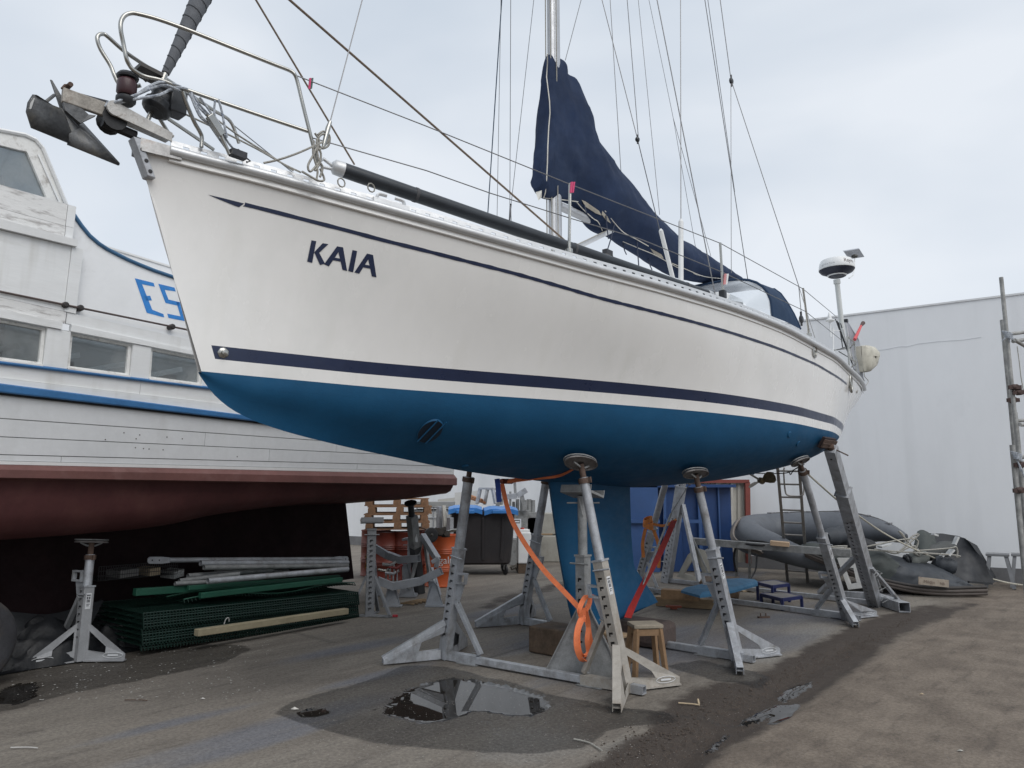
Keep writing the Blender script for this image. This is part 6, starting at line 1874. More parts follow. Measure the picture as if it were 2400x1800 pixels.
m.add([r2[0], r2[1], r2[2], r2[3]], [(0, 1, 2, 3)])
m.build('sheet', TENT, tent, smooth=60)
m = MB(); m.beam(D(2270, 1364, 12.35), D(2325, 1368, 12.4), .04, .03); m.build('edge_bar', BLACKM, tent); m = MB(); m.beam(D(2165, 1250, 13.1), D(2200, 1252, 13.1), .03, .02); m.build('edge_bar', BLACKM, tent)
flap = MB()
ff = [[D(2150, 1245, 13.0), D(2164, 1242, 13.0), D(2190, 1256, 13.0)], [D(2145, 1262, 12.8), D(2172, 1262, 12.7), D(2195, 1272, 12.8)], [D(2140, 1285, 12.8), D(2168, 1288, 12.6), D(2202, 1292, 12.7)]]
flap.grid([smooth_path(r, 5) for r in ff]); flap.build('folded_flap', COVG, ding, smooth=60)
for (a, b, r_, mt, nm) in (((2128, 1316, 12.5), (2172, 1302, 12.5), .11, M('pale_buoy_fabric', (.16, .17, .16), .7, 0, .15, 8), 'rolled_canvas'), ((2160, 1300, 12.7), (2235, 1282, 12.8), .13, M('grey_roll', (.06, .064, .064), .7, 0, .2, 6), 'rolled_canvas'), ((2120, 1312, 12.45), (2134, 1308, 12.45), .075, BLACKM, 'valve_cap'), ((1935, 1262, 13.2), (1990, 1252, 13.4), .16, HYPD, 'seat_bag'), ((1985, 1278, 12.9), (2050, 1284, 12.8), .14, TENT, 'seat_bag'), ((2190, 1318, 12.5), (2240, 1330, 12.4), .13, HYPD, 'side_pocket')):
    a, b = D(*a), D(*b); m = MB(); k = 6
    m.tube([a.lerp(b, i / k) for i in range(k + 1)], [r_ * .75] + [r_ * (1 + .12 * math.sin(i * 2.4)) for i in range(k - 1)] + [r_ * .75], 14); m.build(nm, mt, ding, smooth=60)
SILP = M('pale_silver_fabric', (.52, .53, .53), .5, 0, .15, 12)
for x0, y0, x1, y1, w, mt in ((2062, 1282, 2086, 1275, .16, 0), (2244, 1258, 2236, 1276, .09, 0), (2232, 1288, 2220, 1302, .13, 0), (2212, 1298, 2206, 1304, .09, 0), (2186, 1252, 2196, 1255, .10, 0)):
    m = MB(); m.beam(D(x0, y0, 12.35), D(x1, y1, 12.35), w, .03); m.build('reflective_patch', SILP, ding)
rope_thing('dinghy_rope', 'tangle of pale grey rope lying in the grey dinghy', 'rope',
           [sum(([[D(x, y, 12.4) for x, y in ((2050, 1286), (2075, 1292), (2100, 1297), (2118, 1285), (2128, 1268), (2140, 1256), (2152, 1255))], [D(x, y, 12.35) for x, y in ((2104, 1296), (2125, 1285), (2145, 1280), (2150, 1290))],
            [D(x, y, 12.3) for x, y in ((2225, 1285), (2240, 1282), (2244, 1296), (2240, 1306), (2226, 1300))], [D(x, y, 12.4) for x, y in ((1960, 1284), (1985, 1280), (1975, 1288), (1995, 1287), (1980, 1292))],
            [D(x, y, 12.4) for x, y in ((2135, 1262), (2148, 1285), (2140, 1295), (2155, 1300))], [D(x, y, 12.4) for x, y in ((2108, 1247), (2118, 1255), (2121, 1270))]]), [])], .014, ROPEG)
rope_thing('mooring_line', 'long pale rope running from the stern stand over the dinghy to the stools', 'rope',
           [[D(1888, 1106, 10.2), D(1960, 1170, 10.8), D(2000, 1200, 11.2), D(2066, 1246, 11.8), D(2125, 1278, 12.2), D(2168, 1298, 12.4), D(2230, 1326, 12.6), D(2270, 1340, 12.7), D(2330, 1358, 12.7), D(2375, 1368, 12.7), D(2440, 1376, 12.6)]], .013, M('pale_rope', (.42, .40, .34), .9, 0, .3, 60))
# steel bench / trestle the dinghy bow rests over
ben = thing('steel_trestle', 'long grey steel trestle in front of the dinghy bow with cardboard on it', 'trestle', G(1800, 1362))
m = MB(); m.beam(D(1622, 1268, 13.6), D(1995, 1297, 12.2), .10, .12); m.build('top_beam', GALVD, ben, bevel=.006)
m = MB(); m.beam(D(1622, 1262, 13.75), D(1750, 1272, 13.2), .25, .02); m.build('top_plate', GALV, ben)
for x, y0, y1, Y in ((1757, 1282, 1335, 13.3), (1726, 1275, 1345, 13.5), (1632, 1272, 1350, 13.7)):
    m = MB(); m.beam(D(x, y0, Y), G(*(lambda p: (x, 1150 + (EYE * FOC * 1.01) / Y))(0)), .045, .045); m.build('leg', GALVD, ben)
m = MB(); m.obox(D(1828, 1274, 12.75), (D(1850, 1276, 12.7) - D(1806, 1272, 12.8)) / 2, Vector((.05, .12, 0)), Vector((0, 0, .035))); m.build('cardboard_piece', M('buff_cardboard', (.46, .33, .22), .85, 0, .08, 6), None, 'torn buff cardboard lying on the steel trestle', 'cardboard')
rope_thing('black_hose', 'coil of black hose lying on the trestle under the dinghy bow', 'hose', [[D(1728, 1268, 13.3), D(1760, 1272, 13.2), D(1800, 1274, 13.0), D(1790, 1270, 13.1), D(1750, 1266, 13.3)], [D(1740, 1274, 13.1), D(1780, 1278, 12.9), D(1806, 1276, 12.9)], [D(1735, 1270, 13.2), D(1725, 1282, 13.3), D(1720, 1310, 13.4), D(1726, 1340, 13.5)]], .02, BLACK)
rope_thing('black_cable', 'black cable curving down to the floor behind the blue steps', 'cable', [[D(1774, 1300, 13.4), D(1772, 1330, 13.0), D(1766, 1346, 12.7), D(1757, 1360, 12.4)]], .014, BLACK)
# small blue trestles in the shade under the dinghy
BST = M('blue_steel_paint', (.014, .020, .085), .5, 0, .15, 6)
for i, (x, y) in enumerate(((1700, 1338), (1800, 1326))):
    c_ = G(x, y); st = thing('blue_trestle', ('small blue steel stool in the shade before the blue sheets', 'low blue trestle in the shade under the dinghy hull')[i], 'trestle', c_)
    w = .36 if i == 0 else .62
    m = MB(); m.box(c_ + Vector((0, 0, .36)), w, .28, .05, R(-12)); m.build('top', BST if i else M('rusty_brown_top', (.06, .035, .03), .8), st)
    for a, b in ((-1, -1), (1, -1), (1, 1), (-1, 1)):
        m = MB(); m.beam(c_ + Vector((a * w * .42, b * .11, 0)), c_ + Vector((a * w * .42, b * .11, .34)), .05, .05); m.build('leg', BST, st)
# aluminium ladder leaning on the stern
lad = thing('ladder', 'tall steel ladder leaning under the stern, between the hull and the floor', 'ladder', G(1870, 1364))
LM = M('dull_ladder_steel', (.26, .245, .23), .5, .5, .15, 8)
la, lb = G(1846, 1362), G(1893, 1366)
lt, rt2 = D(1822, 1093, 12.6), D(1873, 1094, 12.4)
for a, b in ((la, lt), (lb, rt2)):
    m = MB(); m.beam(a, b, .05, .03); m.build('rail', LM, lad, bevel=.004)
for i in range(9):
    w = .10 + i * .108
    m = MB(); m.tube([la.lerp(lt, w), lb.lerp(rt2, w)], .016, 8); m.build('rung', LM, lad, smooth=60)
m = MB(); m.tube(smooth_path([D(1838, 1096, 12.4), D(1837, 1110, 12.4), D(1840, 1148, 12.5), D(1845, 1160, 12.5), D(1860, 1163, 12.5), D(1878, 1162, 12.4), D(1884, 1150, 12.4), D(1882, 1100, 12.4)], 4), .013, 8); m.build('hook_loop', LM, lad, smooth=60)
rope_thing('propeller_line', 'thin dark cord tied between the propeller and the stern stand', 'cord', [[BL(1764, 1109, 0), BL(1810, 1110, .1), BL(1845, 1108, .3), BL(1866, 1098, .6), BL(1876, 1090, .75)], [BL(1850, 1107, .3), BL(1853, 1112, .3), BL(1860, 1102, .5), BL(1872, 1095, .7)]], .008, M('black_cord', (.02, .02, .022), .8))
m = MB(); m.obox(BL(1810, 1112, .1), YA * .035, YN * .01, Vector((0, 0, .035))); m.build('dark_tag', BLACKM, None, 'small dark tag hanging on the cord behind the propeller', 'tag')
# blue steps
stp = thing('step_stool', 'navy blue two-step metal stool standing on the floor below the stern', 'step stool', G(1830, 1415))
SM = M('worn_grey_tread', (.17, .16, .155), .8, 0, .15, 8, .2, 60)
tA = [D(1775, 1367, 11.55), D(1810, 1371.5, 11.1), D(1848, 1364, 11.35), D(1815, 1360, 11.8)]
tB = [D(1784, 1394, 11.05), D(1833, 1403.5, 10.55), D(1878, 1392.5, 10.8), D(1830, 1386, 11.25)]
for tt in (tA, tB):
    z = sum(p.z for p in tt) / 4
    tt[:] = [Vector((p.x, p.y, z)) for p in tt]
    m = MB(); m.prism(tt, Vector((0, 0, -.012))); m.build('tread', SM, stp)
    m = MB()
    for i in range(4): m.beam(tt[i] - Vector((0, 0, .02)), tt[(i + 1) % 4] - Vector((0, 0, .02)), .03, .045)
    m.build('tread_frame', BST, stp)
    for i in range(4):
        m = MB(); m.beam(tt[i] - Vector((0, 0, .01)), Vector((tt[i].x, tt[i].y, .0)), .035, .035, up=YA); m.build('leg', BST, stp)
# the rudder taken off and laid on a block
rud = thing('detached_rudder', 'blue yacht rudder with a steel stock lying flat on a timber block', 'rudder', G(1690, 1400))
zr = .33
op = [G(1596, 1384, zr), G(1650, 1372, zr), G(1700, 1361, zr), G(1735, 1359, zr), G(1775, 1362, zr), G(1776, 1368, zr), G(1720, 1384, zr), G(1690, 1389, zr), G(1640, 1396, zr)]
m = MB(); rows = []
cn = sum(op, Vector()) / len(op)
for w, h in ((1, 0), (.9, .035), (.4, .06), (.05, .065)):
    rows.append([cn + (p - cn) * w + Vector((0, 0, h)) for p in op])
m.grid(rows, True); m.grid([[p - Vector((0, 0, .03)) for p in op], op], True); m.add([p - Vector((0, 0, .03)) for p in op], [tuple(range(len(op)))])
m.build('blade', M('chalky_blue_antifouling', (.028, .115, .215), .7, 0, .12, 3, .05, 50, dirt=(.05, .15, .25), da=.3, ds=3), rud, smooth=30)
m = MB(); a, b = G(1602, 1388, .36), G(1650, 1376, .36); a2 = a + (a - b).normalized() * .0
a, b = D(1601, 1389, 11.6), D(1650, 1376, 12.0)
m.tube([a, a.lerp(b, .15), a.lerp(b, .16), a.lerp(b, .55), b], [.035, .035, .045, .05, .06], 14); m.build('stock', M('worn_stainless_stock', (.34, .33, .31), .4, .8, .15, 10), rud, smooth=40)
m = MB(); m.lathe(a, (a - b), [(.022, .001), (.022, .004)], 10); m.build('stock_hole', BLACK, rud)
block_('timber_block', 'dark timber block under the blue rudder blade', [G(1640, 1400), G(1732, 1404), G(1735, 1388), G(1650, 1384)], 0, .25, WOODD)
# timbers
tmb = [(((1545, 1390), (1676, 1412)), .14, 'upper brown plank of the timber stack behind the keel'), (((1540, 1418), (1690, 1428)), .0, 'lower brown plank of the timber stack behind the keel')]
for (a, b), z0, lab in tmb:
    pa_, pb2 = G(*a), G(*b)
    if z0: pa_, pb2 = G(1553, 1426), G(1640, 1432)
    m = MB(); m.beam(Vector((pa_.x, pa_.y, z0 + .065)), Vector((pb2.x, pb2.y, z0 + .065)), .16, .13); m.build('timber_beam', M('brown_deal', (.27, .165, .088), .8, 0, .22, 3, .2, 30, dirt=(.13, .085, .055), da=.35, ds=4) if z0 else WOOD, None, lab, 'timber', 'timbers behind the keel', bevel=.006)
m = MB(); c_ = G(1579, 1428); m.box(c_ + Vector((0, 0, .04)), .22, .07, .03, R(-6)); m.box(c_ + Vector((0, 0, .015)), .10, .04, .03, R(-6)); m.build('red_brown_cleat', M('orange_brown_plastic', (.25, .06, .03), .5, 0, .25, 10), None, 'small orange brown plastic cleat lying by the timbers', 'cleat', bevel=.008)
m = MB(); c_ = G(1790, 1448); m.box(c_ + Vector((0, 0, .01)), .16, .04, .02, .2); m.tube([c_ + Vector((-.04, 0, .02)), c_ + Vector((-.04, 0, .06))], .008, 6); m.tube([c_ + Vector((.03, 0, .02)), c_ + Vector((.03, 0, .06))], .008, 6); m.build('rusty_bracket', RUST, None, 'small rusty bracket on the floor between the stands', 'bracket')
m = MB(); c_ = G(1752, 1384); m.box(c_ + Vector((0, 0, .01)), .35, .25, .015, .3); m.build('pale_offcut', WOODP, None, 'pale thin offcut lying flat behind the blue rudder', 'board')
# blue steel sheets and the beige panel behind
BLS = M('blue_steel_sheet', (.012, .045, .15), .45, 0, .12, 1.5, 0, 60, dirt=(.018, .065, .19), da=.35, ds=1.2)
BLS2 = M('light_blue_steel_sheet', (.035, .085, .22), .45, 0, .08, 1.5, dirt=(.05, .12, .30), da=.3, ds=1.5)
Ys = 15.3
shd = thing('blue_steel_container', 'blue ribbed steel container behind the keel and the after stands', 'container', D(1590, 1320, Ys))
shd.location.z = 0; ORG[shd.name] = Vector((shd.location.x, shd.location.y, 0))
def pan(xa, xb, yt, dY, mat, name, nm2=None):
    a, b = D(xa, 1300, Ys + dY), D(xb, 1300, Ys + dY)
    zt = D((xa + xb) / 2, yt, Ys + dY).z
    mb = MB(); mb.prism([Vector((a.x, a.y, .02)), Vector((b.x, b.y, .02)), Vector((b.x, b.y, zt)), Vector((a.x, a.y, zt))], Vector((0, .05, 0)))
    return mb.build(name, mat, shd, bevel=.004)
pan(1440, 1546, 1139, -.1, BLS2, 'door')
for a, b, dy, mt in ((1546, 1560, .12, BLS), (1560, 1600, .0, BLS), (1600, 1640, .12, BLS), (1640, 1648, .02, BLS2), (1648, 1656, .08, BLS), (1656, 1688, .06, BLS), (1688, 1692, .0, BLS2), (1692, 1718, .12, BLS)):
    pan(a, b, 1139, dy, mt, 'side_panel')
for x0, x1, y in ((1470, 1546, 1222), (1560, 1600, 1220), (1615, 1645, 1222)):
    mb = MB(); a, b = D(x0, y, Ys - .14), D(x1, y, Ys - .14); mb.beam(a, b, .05, .07); mb.build('cross_rail', BLS2, shd)
mb = MB(); a, b = D(1440, 1139, Ys + .05), D(1720, 1139, Ys + .05); mb.beam(a, b, .30, .06); mb.build('top_rail', BLS, shd)
mb = MB(); mb.beam(D(1558, 1145, Ys - .1), D(1558, 1322, Ys - .1), .05, .05); mb.build('lock_bar', BLS2, shd)
bgp = thing('corrugated_sheeting', 'beige corrugated panel with a red brown frame beside the blue container', 'sheeting', G(1700, 1312))
Yb = 15.75
BEI = M('beige_corrugated_sheet', (.40, .385, .345), .65, 0, .08, 2, dirt=(.25, .235, .21), da=.3, ds=2)
rows = []
xs = np.linspace(1560, 1751, 46)
for yy in (1127, 1318):
    rows.append([D(x, yy, Yb + (.03 if (i // 2) % 2 else 0)) for i, x in enumerate(xs)])
m = MB(); m.grid(rows); m.build('sheet', BEI, bgp)
RF = M('red_oxide_paint', (.19, .042, .032), .6, 0, .15, 6)
m = MB(); m.beam(D(1560, 1128, Yb - .05), D(1755, 1128, Yb - .05), .09, .07); m.build('frame', RF, bgp)
m = MB(); m.beam(D(1751, 1130, Yb - .05), D(1754, 1320, Yb - .05), .10, .09); m.build('frame', RF, bgp)
for x in (1680, 1715):
    m = MB(); m.beam(D(x, 1131, Yb - .04), D(x, 1318, Yb - .04), .04, .04); m.build('stud', M('pale_stud', (.50, .48, .44), .6), bgp)
# two metal stools by the wall
STG = M('dull_grey_painted_steel', (.20, .205, .215), .6, .2, .12, 7)
def tall_stool(c_, label, h=.55, w=.34, grp='grey steel stools', spl_=.11):
    st = thing('steel_stool', label, 'stool', c_, grp)
    dx = WALLD * -1
    dy = WALLN
    m = MB(); m.obox(c_ + Vector((0, 0, h)), dx * w / 2, dy * w / 2, Vector((0, 0, .02))); m.build('seat', STG, st, bevel=.005)
    for a, b in ((-1, -1), (1, -1), (1, 1), (-1, 1)):
        m = MB(); m.beam(c_ + dx * a * (w / 2 + spl_ * .3) + dy * b * (w / 2 + .05), c_ + dx * a * (w / 2 - .05) + dy * b * (w / 2 - .05) + Vector((0, 0, h - .02)), .055, .055, up=dx); m.build('leg', STG, st)
    return st
tall_stool(G(2345, 1376), 'grey steel stool by the wall, beside the black tarpaulin')
tall_stool(G(2405, 1377), 'grey steel stool by the wall, at the foot of the scaffold')
# scaffold tower at the edge
scf = thing('scaffold_tower', 'galvanised tube scaffold tower against the white wall', 'scaffold', D(2420, 1380, 9.6) * Vector((1, 1, 0)) if False else Vector((D(2420, 1300, 9.6).x, D(2420, 1300, 9.6).y, 0)))
SCF = M('scaffold_tube', (.30, .30, .29), .55, .3, .25, 9, .2, 50, dirt=(.50, .50, .48), da=.3, ds=9)
def vtube(x, y, Y, zb, zt, r=.027, name='standard'):
    p = D(x, y, Y); mb = MB(); mb.tube([Vector((p.x, p.y, zb)), Vector((p.x, p.y, zt))], r, 10); return mb.build(name, SCF, scf, smooth=60), p
zt_ = lambda x, y, Y: D(x, y, Y).z
Ya, Yb2, Yc = 9.4, 9.7, 9.0
vtube(2376, 950, Ya, 1.6, zt_(2354, 650, Ya), .025)
vtube(2369, 950, Yb2, 0, zt_(2356, 750, Yb2), .03)
vtube(2378, 1100, Yc, 0, zt_(2374, 1043, Yc), .03)
vtube(2392, 1100, Yc + .3, 0, zt_(2388, 960, Yc), .028)
vtube(2460, 1000, 9.9, 0, 4.6, .03)
def htube(a, b, r=.024, name='ledger'):
    mb = MB(); mb.tube([D(*a), D(*b)], r, 10); return mb.build(name, SCF, scf, smooth=60)
htube((2366, 783, Ya), (2470, 770, 9.7)); htube((2374, 800, Ya), (2470, 788, 9.7)); htube((2378, 797, Ya), (2470, 850, 9.8), name='diagonal')
htube((2374, 987, Yb2), (2470, 980, 9.9)); htube((2386, 1072, Yc), (2470, 1066, 9.6)); htube((2390, 995, Yc), (2470, 1000, 9.6))
CLP = M('rusty_scaffold_clamp', (.07, .045, .04), .75, .3, .35, 20)
for x, y, Y in ((2380, 908, Ya), (2390, 920, Ya), (2376, 938, Yb2), (2394, 1090, Yc), (2392, 1150, Yc)):
    mb = MB(); c_ = D(x, y, Y - .04); mb.lathe(c_ - Vector((.05, 0, 0)), (1, .2, .1), [(.03, 0), (.04, .02), (.04, .08), (.03, .10)], 10); mb.beam(c_ + Vector((-.09, 0, 0)), c_ + Vector((.06, -.02, 0)), .03, .05); mb.build('clamp', CLP, scf, smooth=40)
for nm, x, y, Y, tails in (('tie_rope', 2357, 786, Ya, ((2348, 800), (2366, 802))), ('tie_rope', 2377, 1068, Yc, ((2392, 1105), (2400, 1118)))):
    lines = []
    c_ = D(x, y, Y - .04)
    for k in range(5):
        lines.append([c_ + Vector((-.06 + .01 * k, -.02, .05 - .02 * k)), c_ + Vector((0, -.06, .03 - .018 * k)), c_ + Vector((.07, -.03, .01 - .02 * k))])
    for tx, ty in tails: lines.append([c_, D((x + tx) / 2 + 3, (y + ty) / 2, Y - .07), D(tx, ty, Y - .05)])
    mb = MB()
    for ln in lines: mb.tube(smooth_path(ln, 4), .009, 6)
    mb.build(nm, ROPEW, scf, smooth=60)
mb = MB(); mb.tube(smooth_path([D(2384, 812, Ya), D(2389, 850, Ya), D(2394, 890, Ya), D(2404, 940, Ya)], 4), .006, 6); mb.build('hanging_cord', ROPEG, scf)
# ================================================================== MIDDLE DISTANCE: BINS, DRUMS, PALLETS, CRADLES
GB = 'clutter'
# waste container with blue lids
bc = G(1130, 1343); bc.z = 0
bin_ = thing('waste_container', 'black four wheeled waste container with blue lids standing open to the yard', 'waste container', bc)
bx = Vector((math.cos(R(4)), math.sin(R(4)), 0)); by = Vector((-bx.y, bx.x, 0))
BINM = M('black_bin_plastic', (.026, .024, .026), .5, 0, .12, 2, 0, 60, dirt=(.045, .036, .034), da=.35, ds=1.5)
HWt, HWb, HDt, HDb = .66, .56, .50, .42
m = MB(); rows = []
for z, a, b in ((.20, HWb - .04, HDb - .04), (.24, HWb, HDb), (.7, (HWt + HWb) / 2, (HDt + HDb) / 2), (1.18, HWt - .02, HDt - .02), (1.18, HWt + .02, HDt + .02), (1.25, HWt + .02, HDt + .02), (1.25, HWt - .05, HDt - .05)):
    r = []
    for i in range(32):
        t_ = 2 * math.pi * i / 32
        c_, s_ = math.cos(t_), math.sin(t_)
        r.append(bc + bx * math.copysign(abs(c_) ** .28, c_) * a + by * math.copysign(abs(s_) ** .28, s_) * b + Vector((0, 0, z)))
    rows.append(r)
m.grid(rows, True); m.add(rows[0], [tuple(range(32))]); m.build('body', BINM, bin_, smooth=35)
for i in range(3):
    m = MB(); u = -.36 + i * .36; m.beam(bc + bx * u - by * (HDb + .015) + Vector((0, 0, .3)), bc + bx * u * 1.1 - by * (HDt + .0) + Vector((0, 0, 1.12)), .05, .03, up=by); m.build('rib', BINM, bin_, bevel=.008)
LID = M('blue_lid_plastic', (.045, .20, .52), .35, 0, .10, 3, dirt=(.12, .30, .62), da=.3, ds=4)
for k, (x0, x1, dz) in enumerate(((-.69, -.02, .0), (.02, .69, -.02))):
    m = MB()
    rows = []
    for v in range(7):
        y = -.56 + v * .185
        rows.append([bc + bx * (x0 + (x1 - x0) * u / 6) + by * y + Vector((0, 0, 1.275 + dz + .05 * math.sin(math.pi * v / 6) + .025 * math.sin(math.pi * u / 6) + (.02 if u in (1, 2, 4, 5) else 0))) for u in range(7)])
    m.grid(rows); front = [p - Vector((0, 0, .09)) for p in rows[0]]; m.grid([front, rows[0]])
    m.grid([[r[0] - Vector((0, 0, .07)) for r in rows], [r[0] for r in rows]]); m.grid([[r[-1] - Vector((0, 0, .07)) for r in rows], [r[-1] for r in rows]])
    ld = m.build('lid', LID, bin_, smooth=30)
    m = MB(); q = bc + bx * ((x0 + x1) / 2) - by * .6 + Vector((0, 0, 1.24)); m.obox(q, bx * .18, by * .05, Vector((0, 0, .035))); m.build('lid_handle', LID, ld, bevel=.01)
m = MB(); c_ = bc + bx * .62 - by * .30 + Vector((0, 0, 1.06)); m.tube([c_, c_ + bx * .12, c_ + bx * .12 - Vector((0, 0, .05)), c_ - Vector((0, 0, .05))], .012, 6); m.build('lifting_handle', BLACKM, bin_)
for a, b in ((-.45, .33), (-.45, -.33), (.45, -.33), (.45, .33)):
    c_ = bc + bx * a + by * b
    m = MB(); m.lathe(c_ + Vector((0, 0, .095)) - bx.lerp(by, .3).normalized() * .022, bx.lerp(by, .3), [(.05, 0), (.095, .006), (.095, .038), (.05, .044)], 18); w_ = m.build('wheel', BLACK, bin_, smooth=40)
    m = MB(); m.beam(c_ + Vector((0, 0, .10)), c_ + Vector((0, 0, .21)), .07, .035); m.build('castor_fork', M('zinc_fork', (.22, .22, .215), .5, .5), w_)
# white cabinet / tank behind it
m = MB(); a = D(1213, 1300, 15.2); m.box(Vector((a.x + .13, a.y + .15, .50)), .27, .30, .62, .1); m.box(Vector((a.x + .13, a.y + .15, .83)), .22, .25, .08, .1)
cb = thing('white_tank', 'white plastic tank standing on end to the right of the waste container', 'tank', (a.x + .13, a.y + .15, 0))
m.build('body', WHITEPL, cb, bevel=.02)
m = MB(); m.lathe(Vector((a.x + .1, a.y + .1, .87)), (0, 0, 1), [(.04, 0), (.04, .03)], 10); m.build('cap', M('red_cap', (.5, .06, .04), .5), cb)
m = MB(); m.box(Vector((a.x + .13, a.y + .15, .09)), .26, .3, .18, .1); m.build('timber_block', WOODD, None, 'dark timber block under the white plastic tank', 'timber block')
# concrete blocks
CONC = M('old_concrete', (.34, .33, .295), .9, 0, .12, 3, .3, 30, dirt=(.22, .21, .185), da=.35, ds=2.5)
for i, (x0, x1, y0, y1, Y, lab) in enumerate(((1262, 1325, 1256, 1308, 17.5, 'lower pale concrete block seen past the front of the keel'), (1270, 1340, 1203, 1253, 17.6, 'upper pale concrete block seen past the front of the keel'))):
    a, b = D(x0, y1, Y), D(x1, y0, Y)
    zb, zt = (0.0, b.z) if i == 0 else (D(x0, y1, Y).z, b.z)
    m = MB(); m.box(Vector(((a.x + b.x) / 2 + .2, Y + .4, (zb + zt) / 2)), b.x - a.x + .4, .7, zt - zb, .0); m.build('concrete_block', CONC, None, lab, 'concrete block', 'concrete blocks by the wall', bevel=.02)
m = MB(); a = D(1280, 1252, 17.2); m.box(a, .28, .1, .03, .1); m.build('wood_scrap', WOOD, None, 'short wood scrap lying between the concrete blocks', 'wood scrap')
# white and beige sheets leaning far behind, left of the front post
for i, (x0, x1, y0, y1, mt, lab) in enumerate(((1024, 1064, 1166, 1190, M('cream_board', (.46, .45, .42), .8, 0, .05, 3), 'cream board standing behind the white cube tank'), (1064, 1120, 1150, 1182, M('grey_white_board', (.52, .52, .51), .8, 0, .05, 3), 'pale board leaning at the wall behind the waste container'))):
    a, b = D(x0, 1300, 19), D(x1, 1300, 19); m = MB(); zt = D(x0, y0, 19).z
    m.prism([Vector((a.x, a.y, 0)), Vector((b.x, b.y, 0)), Vector((b.x, b.y, zt)), Vector((a.x, a.y, zt - .05))], Vector((0, .06, 0))); m.build('leaning_board', mt, None, lab, 'board')
# intermediate bulk container
ic = Vector((D(1006, 1300, 16.0).x, 16.4, 0))
ibc = thing('cube_tank', 'white plastic cube tank in a wire cage behind the orange drums', 'tank', ic)
m = MB(); m.box(ic + Vector((0, 0, .75)), .86, .9, 1.0, .05); m.build('bottle', M('milky_plastic', (.60, .61, .60), .5, 0, .05, 3), ibc, bevel=.08)
for i in range(6):
    z = .22 + i * .215
    m = MB(); cs = [ic + Vector((a * .45, b * .47, z)) for a, b in ((-1, -1), (1, -1), (1, 1), (-1, 1), (-1, -1))]; m.tube(cs, .010, 6); m.build('cage_bar', GALV, ibc)
for i in range(6):
    x = -.45 + i * .18
    m = MB(); m.tube([ic + Vector((x, -.48, .2)), ic + Vector((x, -.48, 1.30))], .010, 6); m.build('cage_bar', GALV, ibc)
m = MB(); m.box(ic + Vector((0, 0, .10)), 1.0, 1.0, .16, .05); m.build('skid', GALVD, ibc)
m = MB(); m.box(ic + Vector((0, -.1, 1.36)), 1.0, .9, .1, .05); m.build('plastic_pallet', M('grey_plastic_pallet', (.26, .26, .25), .7, 0, .15, 6), None, 'grey plastic pallet lying on top of the white cube tank', 'pallet')
# pallets on the drums
PALW = M('weathered_pallet_wood', (.24, .135, .075), .85, 0, .25, 4, .3, 30, dirt=(.10, .065, .045), da=.35, ds=5)
pc0 = Vector((D(925, 1220, 13.9).x, 14.3, 0))
prx = R(8)
def pallet(c_, label, grp):
    st = thing('pallet', label, 'pallet', c_, grp)
    ux = Vector((math.cos(prx), math.sin(prx), 0)); uy = Vector((-ux.y, ux.x, 0))
    for a in (-1, 0, 1):
        for b in (-1, 0, 1):
            m = MB(); m.obox(c_ + ux * a * .52 + uy * b * .36 + Vector((0, 0, .06)), ux * .07, uy * .05, Vector((0, 0, .04))); m.build('block', PALW, st)
        m = MB(); m.obox(c_ + uy * a * .36 + Vector((0, 0, .01)), ux * .6, uy * .05, Vector((0, 0, .01))); m.build('board', PALW, st)
        m = MB(); m.obox(c_ + ux * a * .52 + Vector((0, 0, .111)), ux * .06, uy * .40, Vector((0, 0, .010))); m.build('stringer', PALW, st)
    for i in range(5):
        m = MB(); m.obox(c_ + uy * (-.34 + .17 * i) + Vector((0, 0, .132)), ux * .6, uy * .06, Vector((0, 0, .011))); m.build('board', PALW, st)
    return st
labs = ('lowest wooden pallet of the stack lying on the dark orange drums', 'second wooden pallet of the stack on the dark orange drums', 'third wooden pallet of the stack on the dark orange drums', 'topmost wooden pallet of the stack just under the maroon hull')
p0 = pallet(pc0 + Vector((0, 0, .93)), labs[0], 'stacked wooden pallets')
for i in (1, 2, 3):
    r = p0.copy(); COL.objects.link(r); r.location = pc0 + Vector((.03 * (-1) ** i, .02 * i, .93 + .145 * i)); r['label'] = labs[i]
    for ch in list(p0.children):
        c_ = ch.copy(); COL.objects.link(c_); c_.parent = r
# drums
def drum(c_, label, mat, h=.88, r=.29):
    st = thing('oil_drum', label, 'oil drum', c_, 'orange oil drums')
    prof = [(r - .015, 0), (r, .004), (r, .02), (r - .008, .03)]
    for z in (.27, .30, .33, .565, .595, .625):
        prof += [(r - .008, z - .014), (r + .004, z), (r - .008, z + .014)]
    prof += [(r - .008, h - .03), (r, h - .02), (r, h), (r - .015, h), (r - .02, h - .02)]
    prof = sorted(prof[:-5], key=lambda q: q[1]) + prof[-5:]
    m = MB(); m.lathe(c_, (0, 0, 1), prof, 36); m.build('body', mat, st, smooth=50)
    return st
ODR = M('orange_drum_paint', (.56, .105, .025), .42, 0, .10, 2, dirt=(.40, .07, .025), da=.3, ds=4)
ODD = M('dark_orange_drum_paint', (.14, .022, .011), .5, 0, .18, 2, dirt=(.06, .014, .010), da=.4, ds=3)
dc1 = G(1030, 1377); dc1 = Vector((dc1.x, dc1.y + .28, 0))
d1 = drum(dc1, 'bright orange oil drum with white galp lettering', ODR)
vs_, fs_ = text_shape('galp', .175)
m = MB(); a0 = math.atan2(-dc1.y, -dc1.x) - .16
m.add([dc1 + Vector((math.cos(a0 + v.x / .29) * .2935, math.sin(a0 + v.x / .29) * .2935, .40 + v.y)) for v in vs_], fs_); m.build('lettering', WHITEP, d1)
